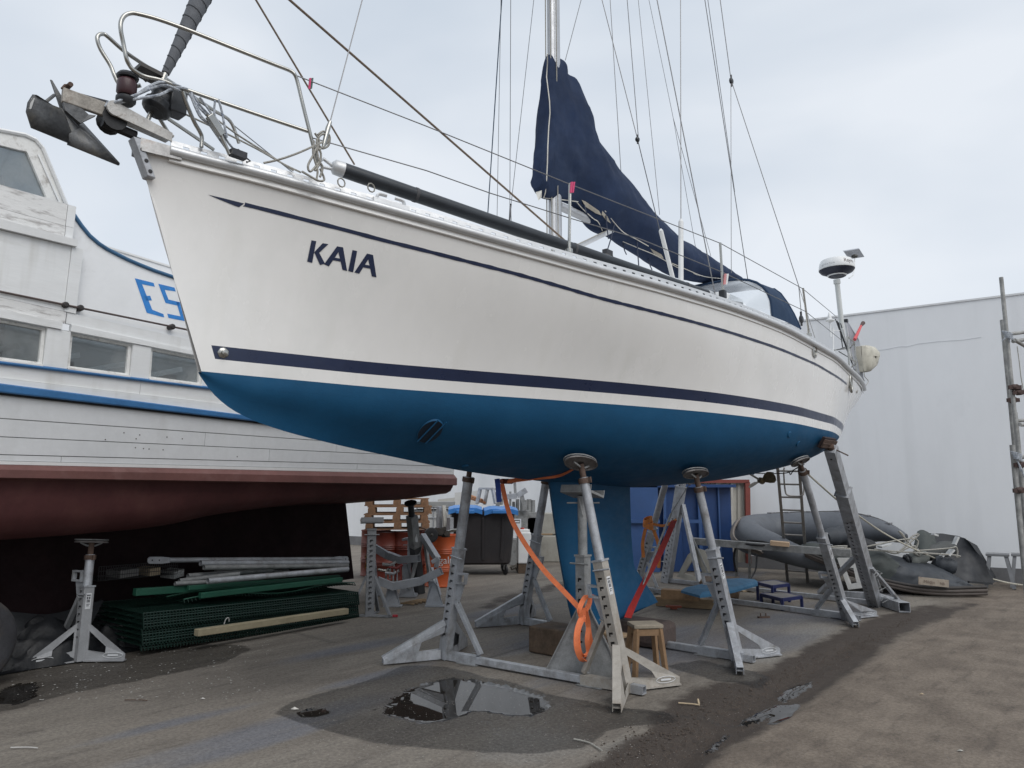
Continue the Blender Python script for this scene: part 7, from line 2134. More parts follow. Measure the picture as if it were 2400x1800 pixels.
for i, (x, dy, lab) in enumerate(((900, 1.05, 'dark orange drum under the pallets, left of its twin'), (952, 1.0, 'dark orange drum under the pallets, beside the tilted prop'))):
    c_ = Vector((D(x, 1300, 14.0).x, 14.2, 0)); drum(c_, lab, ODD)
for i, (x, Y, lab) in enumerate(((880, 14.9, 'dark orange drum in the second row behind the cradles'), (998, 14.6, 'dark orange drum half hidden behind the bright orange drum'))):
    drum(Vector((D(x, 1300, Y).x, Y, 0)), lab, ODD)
# small machine with a wheel on the bright drum
mc = thing('trolley_engine', 'small dirty engine with a black wheel lying on the bright orange drum', 'engine', dc1 + Vector((-.05, 0, .88)))
e0 = dc1 + Vector((-.05, 0, .88))
m = MB(); c_ = D(1010, 1254, 12.55); wax = Vector((.55, -.8, .05)).normalized(); m.lathe(c_ - wax * .03, wax, [(.06, 0), (.105, .0), (.125, .012), (.125, .055), (.105, .065), (.06, .065)], 24); wh = m.build('wheel', BLACK, mc, smooth=40)
m = MB(); m.lathe(c_ + wax * .02, wax, [(.085, -.02), (.085, .0), (.03, .012), (.012, .03)], 16); m.build('hub', M('dark_hub', (.07, .065, .06), .6, .3), wh, smooth=40)
EM = M('oily_engine_metal', (.045, .038, .032), .55, .4, .4, 14, .3, 40)
for (x, y, s, t_) in ((1030, 1248, .10, .3), (1045, 1252, .08, .9), (1020, 1243, .06, .1), (1040, 1240, .05, .6)):
    m = MB(); m.box(D(x, y, 12.85), s * 1.5, s * 1.2, s * 1.3, t_); m.lathe(D(x, y, 12.8), (.3, -.9, .2), [(s * .5, 0), (s * .5, s)], 10); m.build('engine_block', EM, mc, bevel=.01)
m = MB(); m.tube([D(985, 1236, 12.9), D(1006, 1243, 12.8), D(1030, 1238, 12.8)], .012, 6); m.build('handle', RUST, mc)
m = MB(); m.tube([D(1050, 1246, 12.6), D(1062, 1243, 12.6), D(1075, 1242, 12.6)], .025, 10); m.build('valve', STAIN, mc)
# props and cradles among the drums
def propjack(x, yb, yt, Y, w, label, lean=0.0, mat=GALV, top='tube', notches=(10, .25, .075), flare=.32):
    b = D(x, yb, Y); b = Vector((b.x, b.y, 0)); t_ = D(x + lean, yt, Y)
    st = jack('jack_stand', label, b, t_.z, Vector((.1, -1, 0)), None, w, [], mat, None, None, notches)
    return st, b, t_
g1 = G(866, 1444)
jk2 = jack('jack_stand', 'grey jack stand with a worn wooden topped plate beside the green fence panels', g1, .0 + D(872, 1224, g1.y).z, Vector((.25, -1, 0)), (.30, .17, -.12), .115, [('strut', (-1, -.25, 0), .26, .52), ('strut', (1, -.35, 0), .30, .52), ('strut', (.2, 1, 0), .3, .5)], M('matte_grey_steel', (.225, .23, .24), .65, .15, .12, 8, .1, 40), None, None, (14, .08, .068), zpost=D(872, 1240, g1.y).z)
m = MB(); c_ = Vector((g1.x, g1.y, D(872, 1224, g1.y).z + .016)); m.obox(c_, Vector((.15, .04, 0)), Vector((-.02, .07, .012)), Vector((0, 0, .006))); m.build('worn_pad', M('worn_red_white_pad', (.42, .36, .33), .8, 0, .2, 8, dirt=(.35, .10, .07), da=.35, ds=12), jk2)
m = MB(); m.box(Vector((g1.x, g1.y, .006)), .62, .12, .012, R(-12)); m.build('base_plate', GALVD, jk2)
# prop holding the fishing boat's stern
fbp = G(985, 1352); fbp = Vector((D(985, 1300, 12.3).x, 12.3, 0))
pt_ = D(962, 1178, 11.6)
pr = thing('jack_stand', 'tilted grey prop under the stern of the maroon hull, in front of the drums', 'jack stand', fbp)
m = MB(); m.beam(fbp, fbp.lerp(pt_, .68), .13, .13, up=YA); m.build('lower_post', M('dark_grey_prop_paint', (.055, .058, .062), .6, .2, .15, 6), pr)
m = MB(); m.beam(fbp.lerp(pt_, .52), fbp.lerp(pt_, .86), .135, .135, up=YA); m.build('post', GALVD, pr, bevel=.005)
m = MB(); m.tube([fbp.lerp(pt_, .85), fbp.lerp(pt_, .97)], .05, 14); m.lathe(fbp.lerp(pt_, .97), pt_ - fbp, [(.05, 0), (.10, .03), (.10, .05)], 12); m.build('screw', BLACKM, pr, smooth=40)
m = MB(); c_ = fbp.lerp(pt_, .62) + Vector((.045, -.075, 0)); m.obox(c_, Vector((.02, 0, 0)), Vector((0, .002, 0)), Vector((-.01, 0, .06))); m.build('sticker', STICK, pr)
for a, b in (((990, 1262), (958, 1380)), ((996, 1268), (1010, 1372))):
    m = MB(); m.beam(D(*a, 12.0), D(*b, 11.9), .05, .05); m.build('leg', GALVD, pr)
# low keel cradles: a V beam carried on two plate legs
CRM = M('grey_cradle_steel', (.31, .325, .35), .58, .2, .12, 7, .1, 40, dirt=(.20, .20, .20), da=.3, ds=5)
def cradle(label, vb, Y, legs, h=.11, tx=.12):
    P_ = [D(x, y, Y + dy) for x, y, dy in vb]
    st = thing('boat_cradle', label, 'boat cradle', Vector((P_[1].x, P_[1].y, 0)), 'grey steel cradles by the drums')
    for a, b in zip(P_[:-1], P_[1:]):
        d_ = (b - a).normalized(); m = MB(); m.hollow(a - d_ * .0, b + d_ * .03, tx, h, .008); m.build('beam', CRM, st, bevel=.003)
    for x, y, yb, dy, w in legs:
        t_ = D(x, y, Y + dy); b = Vector((t_.x + .04, t_.y - .05, 0))
        m = MB()
        m.prism([t_ + Vector((-w * .30, 0, 0)), t_ + Vector((w * .30, 0, 0)), b + Vector((w * .45, 0, .28)), b + Vector((w * 1.0, 0, .02)), b + Vector((w * 1.0, 0, 0)), b + Vector((-w * .8, 0, 0)), b + Vector((-w * .45, 0, .25))], Vector((0, .05, 0)))
        m.build('leg_plate', CRM, st, bevel=.003)
        m = MB(); m.box(b + Vector((.03, .0, .008)), w * 2.0, .16, .016, 0); m.build('foot_plate', CRM, st)
    return st
cradle('front grey steel cradle, its bent beam facing the yacht stand', [(884, 1360, .0), (920, 1374, .05), (985, 1362, .05), (1030, 1340, .0)], 10.9, [(912, 1374, 1440, .08, .13), (1010, 1362, 1420, .08, .14)])
cradle('rear grey steel cradle behind the flat topped jack stand', [(868, 1278, .1), (905, 1300, .1), (938, 1312, .0), (978, 1309, -.1)], 11.9, [(948, 1322, 1420, .05, .14), (872, 1290, 1420, .2, .13)])
st_, b_, t_ = propjack(958, 1360, 1262, 12.1, .06, 'thin grey pillar stand with a flat head among the drums', notches=(0, .2, .08))
m = MB(); c_ = t_ + Vector((0, -.02, .0)); m.obox(c_, Vector((.10, 0, .02)), Vector((0, .06, 0)), Vector((0, 0, .02))); m.build('head', CRM, st_, bevel=.008)
m = MB(); m.box(b_ + Vector((0, 0, .01)), .3, .25, .02, .1); m.build('base_plate', CRM, st_)
m = MB(); m.beam(D(990, 1255, 12.0), D(1026, 1312, 11.6), .09, .09); m.beam(D(1026, 1308, 11.6), D(1022, 1330, 11.6), .07, .06)
arm = m.build('leaning_steel_arm', CRM, None, 'angled grey steel arm leaning in front of the bright orange drum', 'steel arm', bevel=.006)
m = MB(); a, b = D(1012, 1318, 11.45), D(1028, 1308, 11.45); m.beam(a, b, .07, .06); m.build('arm_pad', CRM, arm, bevel=.006)
m = MB(); m.beam(D(1012, 1330, 11.3), D(1022, 1392, 11.2), .04, .03); m.beam(D(1018, 1345, 11.3), D(1032, 1395, 11.2), .03, .03); m.build('leaning_bars', GALV, None, 'pair of short steel bars leaning on the front cradle', 'steel bars')
# clamps and oddments in the rear cradle
for i, (x, y, mt, lab) in enumerate(((915, 1325, GALVD, 'dull steel clamp lying across the front cradle beam'), (930, 1332, M('dark_red_clamp', (.16, .02, .018), .5), 'dark red clamp among the steel clamps on the cradle'), (905, 1338, STAIN, 'bright steel clamp nearest the jack stand'), (922, 1345, GALV, 'pale steel clamp standing on the front cradle beam'))):
    c_ = D(x, y, 11.2); m = MB(); m.tube([c_ + Vector((-.12, 0, .02)), c_, c_ + Vector((.08, .02, .05))], .022, 8); m.tube([c_, c_ - Vector((0, 0, .13))], .012, 6); m.tube([c_ + Vector((.05, 0, .02)), c_ + Vector((.06, 0, -.12))], .012, 6); m.build('steel_clamp', mt, None, lab, 'clamp', 'clamps on the cradle')
m = MB()
for k in range(3):
    c_ = D(872 - k * 7, 1322 - k * 3, 11.5); m.tube([c_ + Vector((0, 0, .09)), c_ + Vector((.02, 0, 0)), c_ + Vector((0, 0, -.10))], .02, 6)
m.build('yellow_black_sling', M('yellow_black_webbing', (.42, .22, .03), .7, 0, .3, 30, dirt=(.02, .02, .02), da=.5, ds=18), None, 'yellow and black sling hanging beside the pipe ends', 'sling')
m = MB()
for k in range(5):
    c_ = G(955 + k * 9, 1418 - k * 2); m.tube([c_ + Vector((-.1, .03, .015)), c_ + Vector((.0, .0, .03)), c_ + Vector((.1, -.02, .015))], .018, 6)
m.build('wood_scraps', WOOD, None, 'brown scraps of wood lying under the front cradle', 'wood scraps')['kind'] = 'stuff'
m = MB(); c_ = G(926, 1446); m.box(c_ + Vector((0, 0, .015)), .07, .04, .03, .2); m.build('plastic_stopper', M('red_plastic', (.35, .02, .03), .5), None, 'small red plastic stopper on the concrete near the cradle', 'stopper', bevel=.006)
# a skip-load of cradle parts far behind, over the container
def tallstool2(xc, yt, yb, Y, wpx, label):
    t_ = D(xc, yt, Y); zb = D(xc, yb, Y).z
    st = thing('steel_stool', label, 'stool', Vector((t_.x, t_.y, zb)), 'stacked grey steel stools')
    w = wpx / FOC * Y / 2
    m = MB(); m.obox(t_, (w, .02, 0), (0, .18, 0), (0, 0, .02)); m.build('seat', GALV, st)
    for a, b in ((-1, -1), (1, -1), (1, 1), (-1, 1)):
        m = MB(); m.beam(t_ + Vector((a * w * .85, b * .15, 0)), Vector((t_.x + a * w * 1.25, t_.y + b * .22, zb)), .05, .05, up=YA); m.build('leg', GALV, st)
tallstool2(1140, 1145, 1180, 16.2, 34, 'grey steel stool standing on the load above the blue lids, left of its twin'); tallstool2(1156, 1146, 1182, 16.8, 32, 'grey steel stool standing on the load above the blue lids, beside the cradle frame')
pl = thing('cradle_stack', 'stack of grey steel cradle frames behind the blue lidded container', 'steel frames', Vector((D(1215, 1300, 17.0).x, 17.0, 0)))
for a, b, w in (((1155, 1158), (1180, 1165), .12), ((1180, 1165), (1212, 1162), .12), ((1212, 1162), (1234, 1148), .12)):
    m = MB(); m.beam(D(*a, 16.6), D(*b, 16.6), w, w); m.build('beam', GALV, pl, bevel=.004)
for a, b, w in (((1222, 1160), (1232, 1195), .09), ((1172, 1165), (1165, 1190), .09), ((1206, 1125), (1208, 1160), .06), ((1196, 1152), (1196, 1190), .05)):
    m = MB(); m.beam(D(*a, 16.6), D(*b, 16.6), w, w); m.build('upright', GALVD, pl)
for x, y0, y1, r_ in ((1204, 1176, 1200, .035), (1213, 1170, 1200, .04), (1224, 1168, 1205, .05), (1233, 1172, 1205, .05), (1240, 1170, 1210, .055), (1249, 1172, 1212, .05), (1268, 1170, 1215, .04)):
    m = MB(); m.tube([D(x, y1, 16.9), D(x, y0, 16.9)], r_, 10); m.build('tube_end', GALVD, pl, smooth=60)
for x0, x1, y0, y1 in ((1222, 1262, 1200, 1250), (1236, 1256, 1212, 1262), (1196, 1240, 1196, 1215)):
    a, b = D(x0, y1, 16.9), D(x1, y0, 16.9); m = MB(); m.obox((a + b) / 2, Vector(((b.x - a.x) / 2, 0, 0)), Vector((0, .2, 0)), Vector((0, 0, (b.z - a.z) / 2))); m.build('frame_side', GALVD, pl, bevel=.006)
m = MB(); m.box(Vector((D(1232, 1300, 16.9).x, 17.1, .28)), .7, .6, .56, 0); m.build('frame_base', GALVD, pl)
for x0, y0, x1, y1 in ((1085, 1156, 1130, 1172), (1092, 1165, 1136, 1178)):
    m = MB(); m.tube([D(x0, y0, 17.5), D(x1, y1, 16.5)], .03, 8); m.build('orange_pole', M('orange_brown_pole', (.40, .17, .07), .6), None, 'orange brown pole lying behind the front post, %s of two' % ('upper' if y0 < 1160 else 'lower'), 'pole')
m = MB()
random.seed(4)
for k in range(26):
    c_ = G(1205 + random.random() * 36, 1330 + random.random() * 10); a = random.random() * 3
    m.tube([c_ + Vector((math.cos(a) * .1, math.sin(a) * .1, .02)), c_ + Vector((0, 0, .06 * random.random() + .02)), c_ - Vector((math.cos(a) * .1, math.sin(a) * .1, -.02))], .018, 5)
m.build('chain_heap', M('greasy_chain', (.12, .105, .085), .5, .5, .4, 20), None, 'heap of greasy chain on the floor beside the waste container', 'chain')['kind'] = 'stuff'
m = MB(); a, b = G(1247, 1318), G(1282, 1312); zz = Vector((0, 0, .22)); m.tube([a, a + zz], .012, 6); m.tube([b, b + zz], .012, 6); m.beam(a + zz, b + zz, .2, .015); m.build('low_metal_shelf', GALVD, None, 'low thin metal shelf standing before the concrete blocks', 'shelf')
# grey perforated posts and a cream tube between the tank and the container
for x, y0, y1, Y, w, mt, lab in ((1030, 1187, 1240, 15.0, .09, GALV, 'grey steel post standing right of the cube tank'), (1055, 1213, 1300, 14.6, .10, GALV, 'grey notched post standing left of the waste container')):
    b = D(x, y0, Y); m = MB(); m.beam(Vector((b.x, Y, 0)), b, w, w, up=YA); m.build('steel_post', mt, None, lab, 'post', bevel=.004)
m = MB(); m.beam(D(1040, 1185, 14.8), D(1044, 1235, 14.7), .07, .05); m.build('cream_channel', M('cream_channel_paint', (.42, .41, .37), .6), None, 'cream coloured steel channel leaning left of the container', 'channel')
# ================================================================== UNDER AND BESIDE THE FISHING BOAT
# steel tubes laid on the green panels
pg = 'galvanised tubes on the pile'
def pile_pt(x, y, back):                 # the pile runs parallel to the fishing boat
    return FL(x, y, back)
tubes = [((345, 1313), (815, 1310), -.75, .028, 'uppermost long tube of the pile, with a flattened drilled end'), ((470, 1320), (815, 1318), -.65, .034, 'second tube of the pile, just under the flat-ended one'), ((478, 1330), (815, 1326), -.60, .030, 'third tube of the pile, darker than its neighbours'),
         ((487, 1362), (815, 1334), -.35, .034, 'front tube of the pile, slanting over the green posts'), ((440, 1350), (640, 1336), -.7, .030, 'short dull tube in the middle of the pile'), ((420, 1362), (560, 1345), -.6, .028, 'short tube behind the slanting front tube'), ((505, 1340), (675, 1340), -.75, .032, 'shorter dull tube lying in the hollow of the pile'), ((410, 1368), (520, 1362), -.5, .024, 'stub of tube at the left foot of the pile')]
for i, (a, b, l, r_, lab) in enumerate(tubes):
    st = thing('steel_tube', lab, 'steel tube', FL(*a, l), pg)
    pa_, pb2 = FL(*a, l), FL(*b, l); d_ = (pb2 - pa_).normalized()
    m = MB()
    if i == 0:
        m.tube([pa_ + d_ * .25, pb2 - d_ * .12], r_, 12)
        m.build('tube', GALV, st, smooth=60)
        for q, e in ((pa_, d_), (pb2, -d_)):
            m = MB(); up_ = d_.cross(FN); rows = []
            m.prism([q + e * .26 + Vector((0, 0, r_)), q + e * .16 + Vector((0, 0, r_ * 1.35)), q + e * .02 + Vector((0, 0, r_ * 1.3)), q + Vector((0, 0, r_ * .6)), q - Vector((0, 0, r_ * .6)), q + e * .02 - Vector((0, 0, r_ * 1.3)), q + e * .16 - Vector((0, 0, r_ * 1.35)), q + e * .26 - Vector((0, 0, r_))], FN * .014)
            fe = m.build('flattened_end', GALV, st)
            m = MB()
            for u in (.05, .13): m.lathe(q + e * u + FN * .0145, FN, [(.009, 0), (.009, .001)], 8)
            m.build('hole', BLACK, fe)
    else:
        m.tube([pa_, pb2], r_, 12, caps=False); m.tube([pa_, pb2], r_ * .86, 12, caps=False)
        m.build('tube', GALV if i in (1, 3) else GALVD, st, smooth=60)
# green square posts
GRN = M('green_powder_coat', (.015, .080, .050), .42, 0, .12, 4, dirt=(.010, .05, .034), da=.35, ds=5)
GRND = M('dark_green_wire', (.0035, .020, .014), .5, 0, .2, 5)
for i, (a, b, l, w, lab) in enumerate((((315, 1388), (700, 1362), -.55, .075, 'rear green square fence post on the pile'), ((440, 1378), (795, 1352), -.45, .05, 'slim green fence post in the middle of the pile'), ((468, 1396), (800, 1358), -.32, .06, 'front green square fence post on the pile'))):
    m = MB(); m.beam(FL(*a, l), FL(*b, l), w, w); m.build('fence_post', GRN, None, lab, 'fence post', 'green fence posts on the pile', bevel=.006)
# the stack of green folded mesh panels
pan_n = 7
for i in range(pan_n):
    top_a, top_b = (335, 1438), (838, 1388)
    z_off = -i * .052
    A_, B_ = FL(*top_a, -.20), FL(*top_b, -.20)
    st = thing('mesh_fence', ['topmost green mesh fence panel of the stack', 'green mesh fence panel next to the top of the stack', 'third green mesh panel from the top of the stack', 'fourth green mesh panel from the top of the stack', 'fifth green mesh panel from the top of the stack', 'green mesh panel next to the bottom of the stack', 'bottom green mesh panel resting on the timber'][i], 'mesh fence', (A_ + B_) / 2, 'stacked green fence panels')
    off = Vector((0, 0, z_off)) + FN * (.010 * ((i * 7) % 3))
    wires = MB()
    nW = 84
    for k in range(nW):
        p = A_.lerp(B_, k / (nW - 1)) + off
        wires.beam(p, p + Vector((0, 0, -.055)) + FA * .01, .012, .018, up=FN)
        wires.beam(p, p - FN * 1.0 + Vector((0, 0, .02)), .010, .010)
    w_ = wires.build('vertical_wires', GRND, st); w_['kind'] = 'stuff'
    m = MB()
    for dz, dn in ((0, 0), (-.03, .0), (0, -.35), (0, -.7), (.02, -1.0)):
        m.tube([A_ + off + Vector((0, 0, dz)) + FN * dn, B_ + off + Vector((0, 0, dz)) + FN * dn], .009, 6)
    m.build('horizontal_wires', GRND, st)
for i, (a, b, l) in enumerate((((430, 1405), (830, 1368), -.45),)):
    A_, B_ = FL(*a, l), FL(*b, l)
    st = thing('mesh_fence', 'loose green mesh panel lying crooked on top of the stack', 'mesh fence', (A_ + B_) / 2, 'stacked green fence panels')
    wires = MB()
    for k in range(56):
        w = k / 55; p = A_.lerp(B_, w) + Vector((0, 0, .03 * math.sin(w * 9)))
        wires.tube([p, p + Vector((0, 0, -.03)) + FN * .03, p - FN * .7], .006, 5)
    w_ = wires.build('vertical_wires', GRND, st); w_['kind'] = 'stuff'
    m = MB(); pts = [A_.lerp(B_, w / 20) + Vector((0, 0, .03 * math.sin(w / 20 * 9))) for w in range(21)]; m.tube(pts, .009, 6); m.tube([p - FN * .35 for p in pts], .009, 6); m.build('horizontal_wires', GRN, st)
# timber bearer with its blocks
m = MB(); m.beam(FL(460, 1483, .0), FL(812, 1432, .0), .09, .07); m.build('timber_beam', M('pale_dusty_beam', (.34, .29, .19), .8, 0, .15, 3, .25, 30), None, 'long pale timber beam along the foot of the green panels', 'timber', bevel=.006)
for i, (x, y, lab) in enumerate(((532, 1480, 'wooden block under the left end of the pale beam'), (752, 1447, 'wooden block under the right end of the pale beam'))):
    q = G(x, y + 12); m = MB(); m.box(q - FN * .15 + Vector((0, 0, .055)), .12, .35, .11, R(54)); m.build('timber_block', WOOD, None, lab, 'timber block', 'blocks under the green panels', bevel=.006)
m = MB(); q = FL(525, 1463, .04); m.tube(smooth_path([q, q + Vector((0, 0, .05)) + FA * .02, q + FA * .05 + Vector((0, 0, .06)), q + FA * .06 + Vector((0, 0, .02))], 4), .005, 6); m.build('wire_hook', M('pale_wire', (.45, .44, .42), .5), None, 'bent pale wire hook sticking up from the beam', 'hook')
# crushed silver duct
m = MB(); SIL = M('crumpled_aluminium', (.62, .62, .61), .28, .85, .12, 10, .3, 25)
a, b = G(592, 1488), G(692, 1466); rows = []
for i in range(15):
    w = i / 14; p = a.lerp(b, w) + Vector((0, 0, .035 + (.045 * (1 - w))))
    r_ = .034 + .05 * max(0, 1 - w * 3.2)
    d_ = (b - a).normalized(); sd_ = d_.cross(Vector((0, 0, 1)))
    rows.append([p + sd_ * math.cos(t_) * r_ * (1 + .35 * mnoise.noise(Vector((w * 9, t_ * 2, 1))) * (1.3 - w)) + Vector((0, 0, 1)) * math.sin(t_) * r_ * (.8 + .5 * mnoise.noise(Vector((w * 7, t_ * 2, 4))) * (1.3 - w)) for t_ in [j * 2 * math.pi / 14 for j in range(14)]])
m.grid(rows, True); m.add(rows[0], [tuple(range(14))])
c_ = G(566, 1488) + Vector((0, 0, .06))
pk = [c_ + Vector((x, y, z)) for x, y, z in ((-.12, .0, -.05), (.0, -.04, .07), (.12, -.06, -.05), (.13, .08, .0), (-.02, .1, .04), (-.04, -.10, -.055))]
m.add(pk, [(0, 1, 5), (1, 2, 5), (1, 3, 2), (1, 4, 3), (0, 4, 1), (0, 5, 4), (4, 5, 3), (3, 5, 2)])
m.build('crushed_duct', SIL, None, 'crumpled silver duct lying in front of the green panels', 'duct', smooth=25)
# black plastic sheeting heaped under the hull
TARP = M('black_plastic_sheeting', (.010, .011, .013), .5, 0, .35, 3, .6, 16, dirt=(.022, .022, .023), da=.3, ds=4, spec=.3)
def heap(name, label, px, Y0_, w, d, h, seed, ang=R(54)):
    c_ = G(*px); m = MB(); rows = []
    ux = Vector((math.cos(ang), math.sin(ang), 0)); uy = Vector((-ux.y, ux.x, 0))
    N = 34
    for i in range(N + 1):
        r = []
        for j in range(N + 1):
            u, v = i / N * 2 - 1, j / N * 2 - 1
            rr_ = max(0, 1 - (u * u + v * v))
            nz_ = mnoise.fractal(Vector((u * 1.6 + seed, v * 1.6, seed * .7)), .9, 2.0, 4)
            crease = abs(mnoise.noise(Vector((u * 3 + seed, v * 3.3, seed)))) + .5 * abs(mnoise.noise(Vector((u * 7 + v * 3, v * 7 - u * 2, seed))))
            edge = min(1, (1 - max(abs(u), abs(v))) * 4)
            z = h * (rr_ ** .6) * (.75 + .5 * nz_) + crease * h * .40 * edge + .006
            r.append(c_ + ux * u * w / 2 * (1 + .15 * nz_) + uy * v * d / 2 * (1 + .15 * nz_) + Vector((0, 0, max(.004, z))))
        rows.append(r)
    m.grid(rows)
    return m.build(name, TARP, None, label, 'plastic sheet', 'black plastic sheets under the fishing boat', smooth=40)
heap('plastic_sheet', 'heap of black plastic sheeting between the jack stand and the green panels', (285, 1505), 0, 1.2, .9, .34, 1.3)
heap('plastic_sheet', 'tall bundle of black sheeting standing behind the jack stand', (265, 1480), 0, 1.1, .9, .62, 5.1)
heap('plastic_sheet', 'flat spread of black sheeting at the foot of the jack stand, by the wheel', (90, 1545), 0, 1.7, .9, .30, 8.4)
heap('plastic_sheet', 'dark sheeting draped low before the crates at the back', (60, 1490), 0, 1.6, .8, .36, 11.9)
m = MB()
rows = [[G(40, 1572).lerp(G(165, 1545), u) + Vector((0, 0, .02 + .42 * v + .05 * math.sin(u * 5 + v * 2))) + FA * v * .5 * u + FN * (-.5 * v + .06 * math.sin(u * 7)) for u in [i / 12 for i in range(13)]] for v in [j / 8 for j in range(9)]]
m.grid(rows); m.build('tarpaulin_flap', M('dull_grey_tarpaulin', (.022, .024, .027), .6, 0, .2, 3, .3, 14), None, 'slanting dull grey tarpaulin flap in front of the cardboard sheet', 'tarpaulin', smooth=60)
# cardboard, crates and slats in the gloom
q0 = D(102, 1462, 9.3)
m = MB(); m.prism([D(102, 1455, 9.2), D(140, 1447, 9.2), D(158, 1355, 9.5), D(104, 1350, 9.5)], Vector((0, .02, 0))); m.build('cardboard_sheet', M('brown_cardboard', (.20, .165, .13), .85, 0, .12, 3), None, 'tall brown cardboard sheet leaning behind the jack stand', 'cardboard')
for i, (x0, x1, y, w, mt, lab) in enumerate(((58, 100, 1354, .05, WOODP, 'pale plank at the top of the rack behind the cardboard'), (58, 100, 1373, .02, WOODP, 'thin pale batten in the rack behind the cardboard'), (-40, 36, 1356, .04, WOOD, 'brown plank high in the rack at the far left'), (-40, 100, 1396, .03, WOODP, 'pale shelf board of the rack in the gloom'), (40, 72, 1394, .05, WHITEPL, 'white flat object lying on the rack shelf'))):
    m = MB(); m.beam(D(x0, y, 10.6), D(x1, y + 1, 10.6), .3, w); m.build('board', mt, None, lab, 'board', 'boards in the dark rack')
for i, (x0, x1, y0, y1, mt, lab) in enumerate(((-60, 62, 1402, 1455, M('dark_grey_crate', (.035, .036, .038), .6), 'dark grey crate below the rack shelf'), (-50, 34, 1376, 1392, M('dark_purple_cloth', (.06, .02, .03), .8), 'dull purple bundle on the rack shelf'))):
    a, b = D(x0, y1, 10.4), D(x1, y0, 10.4); m = MB(); m.obox((a + b) / 2 + Vector((0, .3, 0)), Vector(((b.x - a.x) / 2, 0, 0)), Vector((0, .3, 0)), Vector((0, 0, abs(b.z - a.z) / 2))); m.build('crate' if i == 0 else 'cloth_bundle', mt, None, lab, 'crate' if i == 0 else 'cloth', bevel=.01)
rk = thing('storage_rack', 'low dark rack holding boards under the far side of the fishing boat', 'rack', Vector((D(0, 1400, 10.9).x, 10.9, 0)))
for x in (-60, 105):
    for Y in (10.6, 11.1):
        p = D(x, 1350, Y); m = MB(); m.beam(Vector((p.x, Y, 0)), p, .05, .05, up=YA); m.build('upright', WOODD, rk)
# dark boarded screen, added to block light from beyond the fishing boat
scr = thing('light_blocking_screen', 'dark timber screen added beyond the fishing boat keel to block light', 'screen', fb(1, -4.6, 0))
for i in range(44):
    k = -6 + i * .26
    if k > 5.2: break
    m = MB(); m.obox(fb(k, -4.6 + .008 * (i % 2), .72), FA * .125, FN * .012, Vector((0, 0, .70))); m.build('board', WOODD, scr)
for z in (.3, 1.15):
    m = MB(); m.beam(fb(-6, -4.64, z), fb(5.2, -4.64, z), .04, .09); m.build('rail', WOODD, scr)
# steel mesh tray with oddments on the pile
m = MB(); A_, B_ = FL(230, 1362, -1.0), FL(415, 1345, -1.0)
for dz in (0, .05, .1, .15):
    m.tube([A_ + Vector((0, 0, dz)), B_ + Vector((0, 0, dz))], .004, 5)
for k in range(36):
    p = A_.lerp(B_, k / 35); m.tube([p, p + Vector((0, 0, .15))], .003, 5)
    m.tube([p, p - FN * .6], .003, 5)
m.build('wire_basket', M('dark_wire', (.05, .05, .05), .5, .4), None, 'dark wire basket with scraps behind the black sheeting', 'basket')
for i, (x0, y0, x1, y1, mt, lab) in enumerate(((265, 1345, 310, 1338, M('grey_louvre', (.15, .145, .14), .6), 'grey slatted tray lying in the wire basket'), (392, 1347, 415, 1340, M('speckled_card', (.40, .40, .39), .7, 0, .5, 60), 'speckled white pack lying at the left end of the tubes'), (335, 1340, 360, 1336, WOODP, 'short pale offcut lying in the wire basket'))):
    a, b = FL(x0, y0, -1.15), FL(x1, y1, -1.15); m = MB(); m.obox((a + b) / 2, (b - a) / 2, FN * .15, Vector((0, 0, .04))); m.build(('slatted_tray', 'paper_pack', 'wood_offcut')[i], mt, None, lab, ('tray', 'pack', 'wood scrap')[i])
# jack stand holding the fishing boat
fj = G(186, 1552)
fjs = thing('jack_stand', 'grey jack stand carrying the maroon hull beside the black sheeting', 'jack stand', fj)
GJ = M('shaded_galvanised', (.33, .335, .345), .55, .25, .12, 8, .15, 40)
ft = FL(176, 1268, -.50); ft = Vector((fj.x - .03, fj.y + .10, 1.165))
po, top, ax = post(fjs, fj + Vector((0, 0, .01)), ft + Vector((0, 0, .0)), D(182, 1376, fj.y).z, Vector((-.55, -.83, 0)), Vector((.85, -.5, 0)), [(Vector((-.75, -.66, 0)), 'plate'), (Vector((.93, .05, 0)), 'plate')], (7, .20, .072), w=.098, tube_r=.042, pad_n=Vector((0, -.1, -1)), pad_sz=(.16, .07), mat=GJ, handle=Vector((-.8, .3, 0)), foot_len=.50)
brace(fjs, fj + Vector((-.06, .03, .62)), fj + Vector((-.40, .28, .06)), .05, GJ)
m = MB(); m.box(fj + Vector((-.40, .28, .03)), .22, .12, .06, .4); m.build('foot', GJ, fjs)
# trailer wheel at the edge
tw = thing('trailer_wheel', 'big worn black tyre standing beside the black sheeting and the jack stand', 'wheel', G(-35, 1625))
wc = G(-38, 1622); wc = Vector((wc.x - .19, wc.y, .38))
axw = Vector((.93, -.36, 0)).normalized()
prof = [(.20, -.09), (.27, -.115), (.33, -.118), (.365, -.10), (.38, -.06), (.375, -.045), (.38, -.03), (.38, .03), (.375, .045), (.38, .06), (.365, .10), (.33, .118), (.27, .115), (.20, .09)]
m = MB(); m.lathe(wc, axw, prof, 40, caps=False); m.build('tyre', M('worn_tyre_rubber', (.030, .030, .034), .75, 0, .25, 6, .3, 40, dirt=(.065, .055, .045), da=.4, ds=5), tw, smooth=50)
m = MB(); m.lathe(wc, axw, [(.20, -.08), (.18, -.03), (.05, -.05), (.05, .05), (.18, .03), (.20, .08)], 28); m.build('rim', M('dull_rim', (.18, .18, .18), .6, .3), tw, smooth=40)
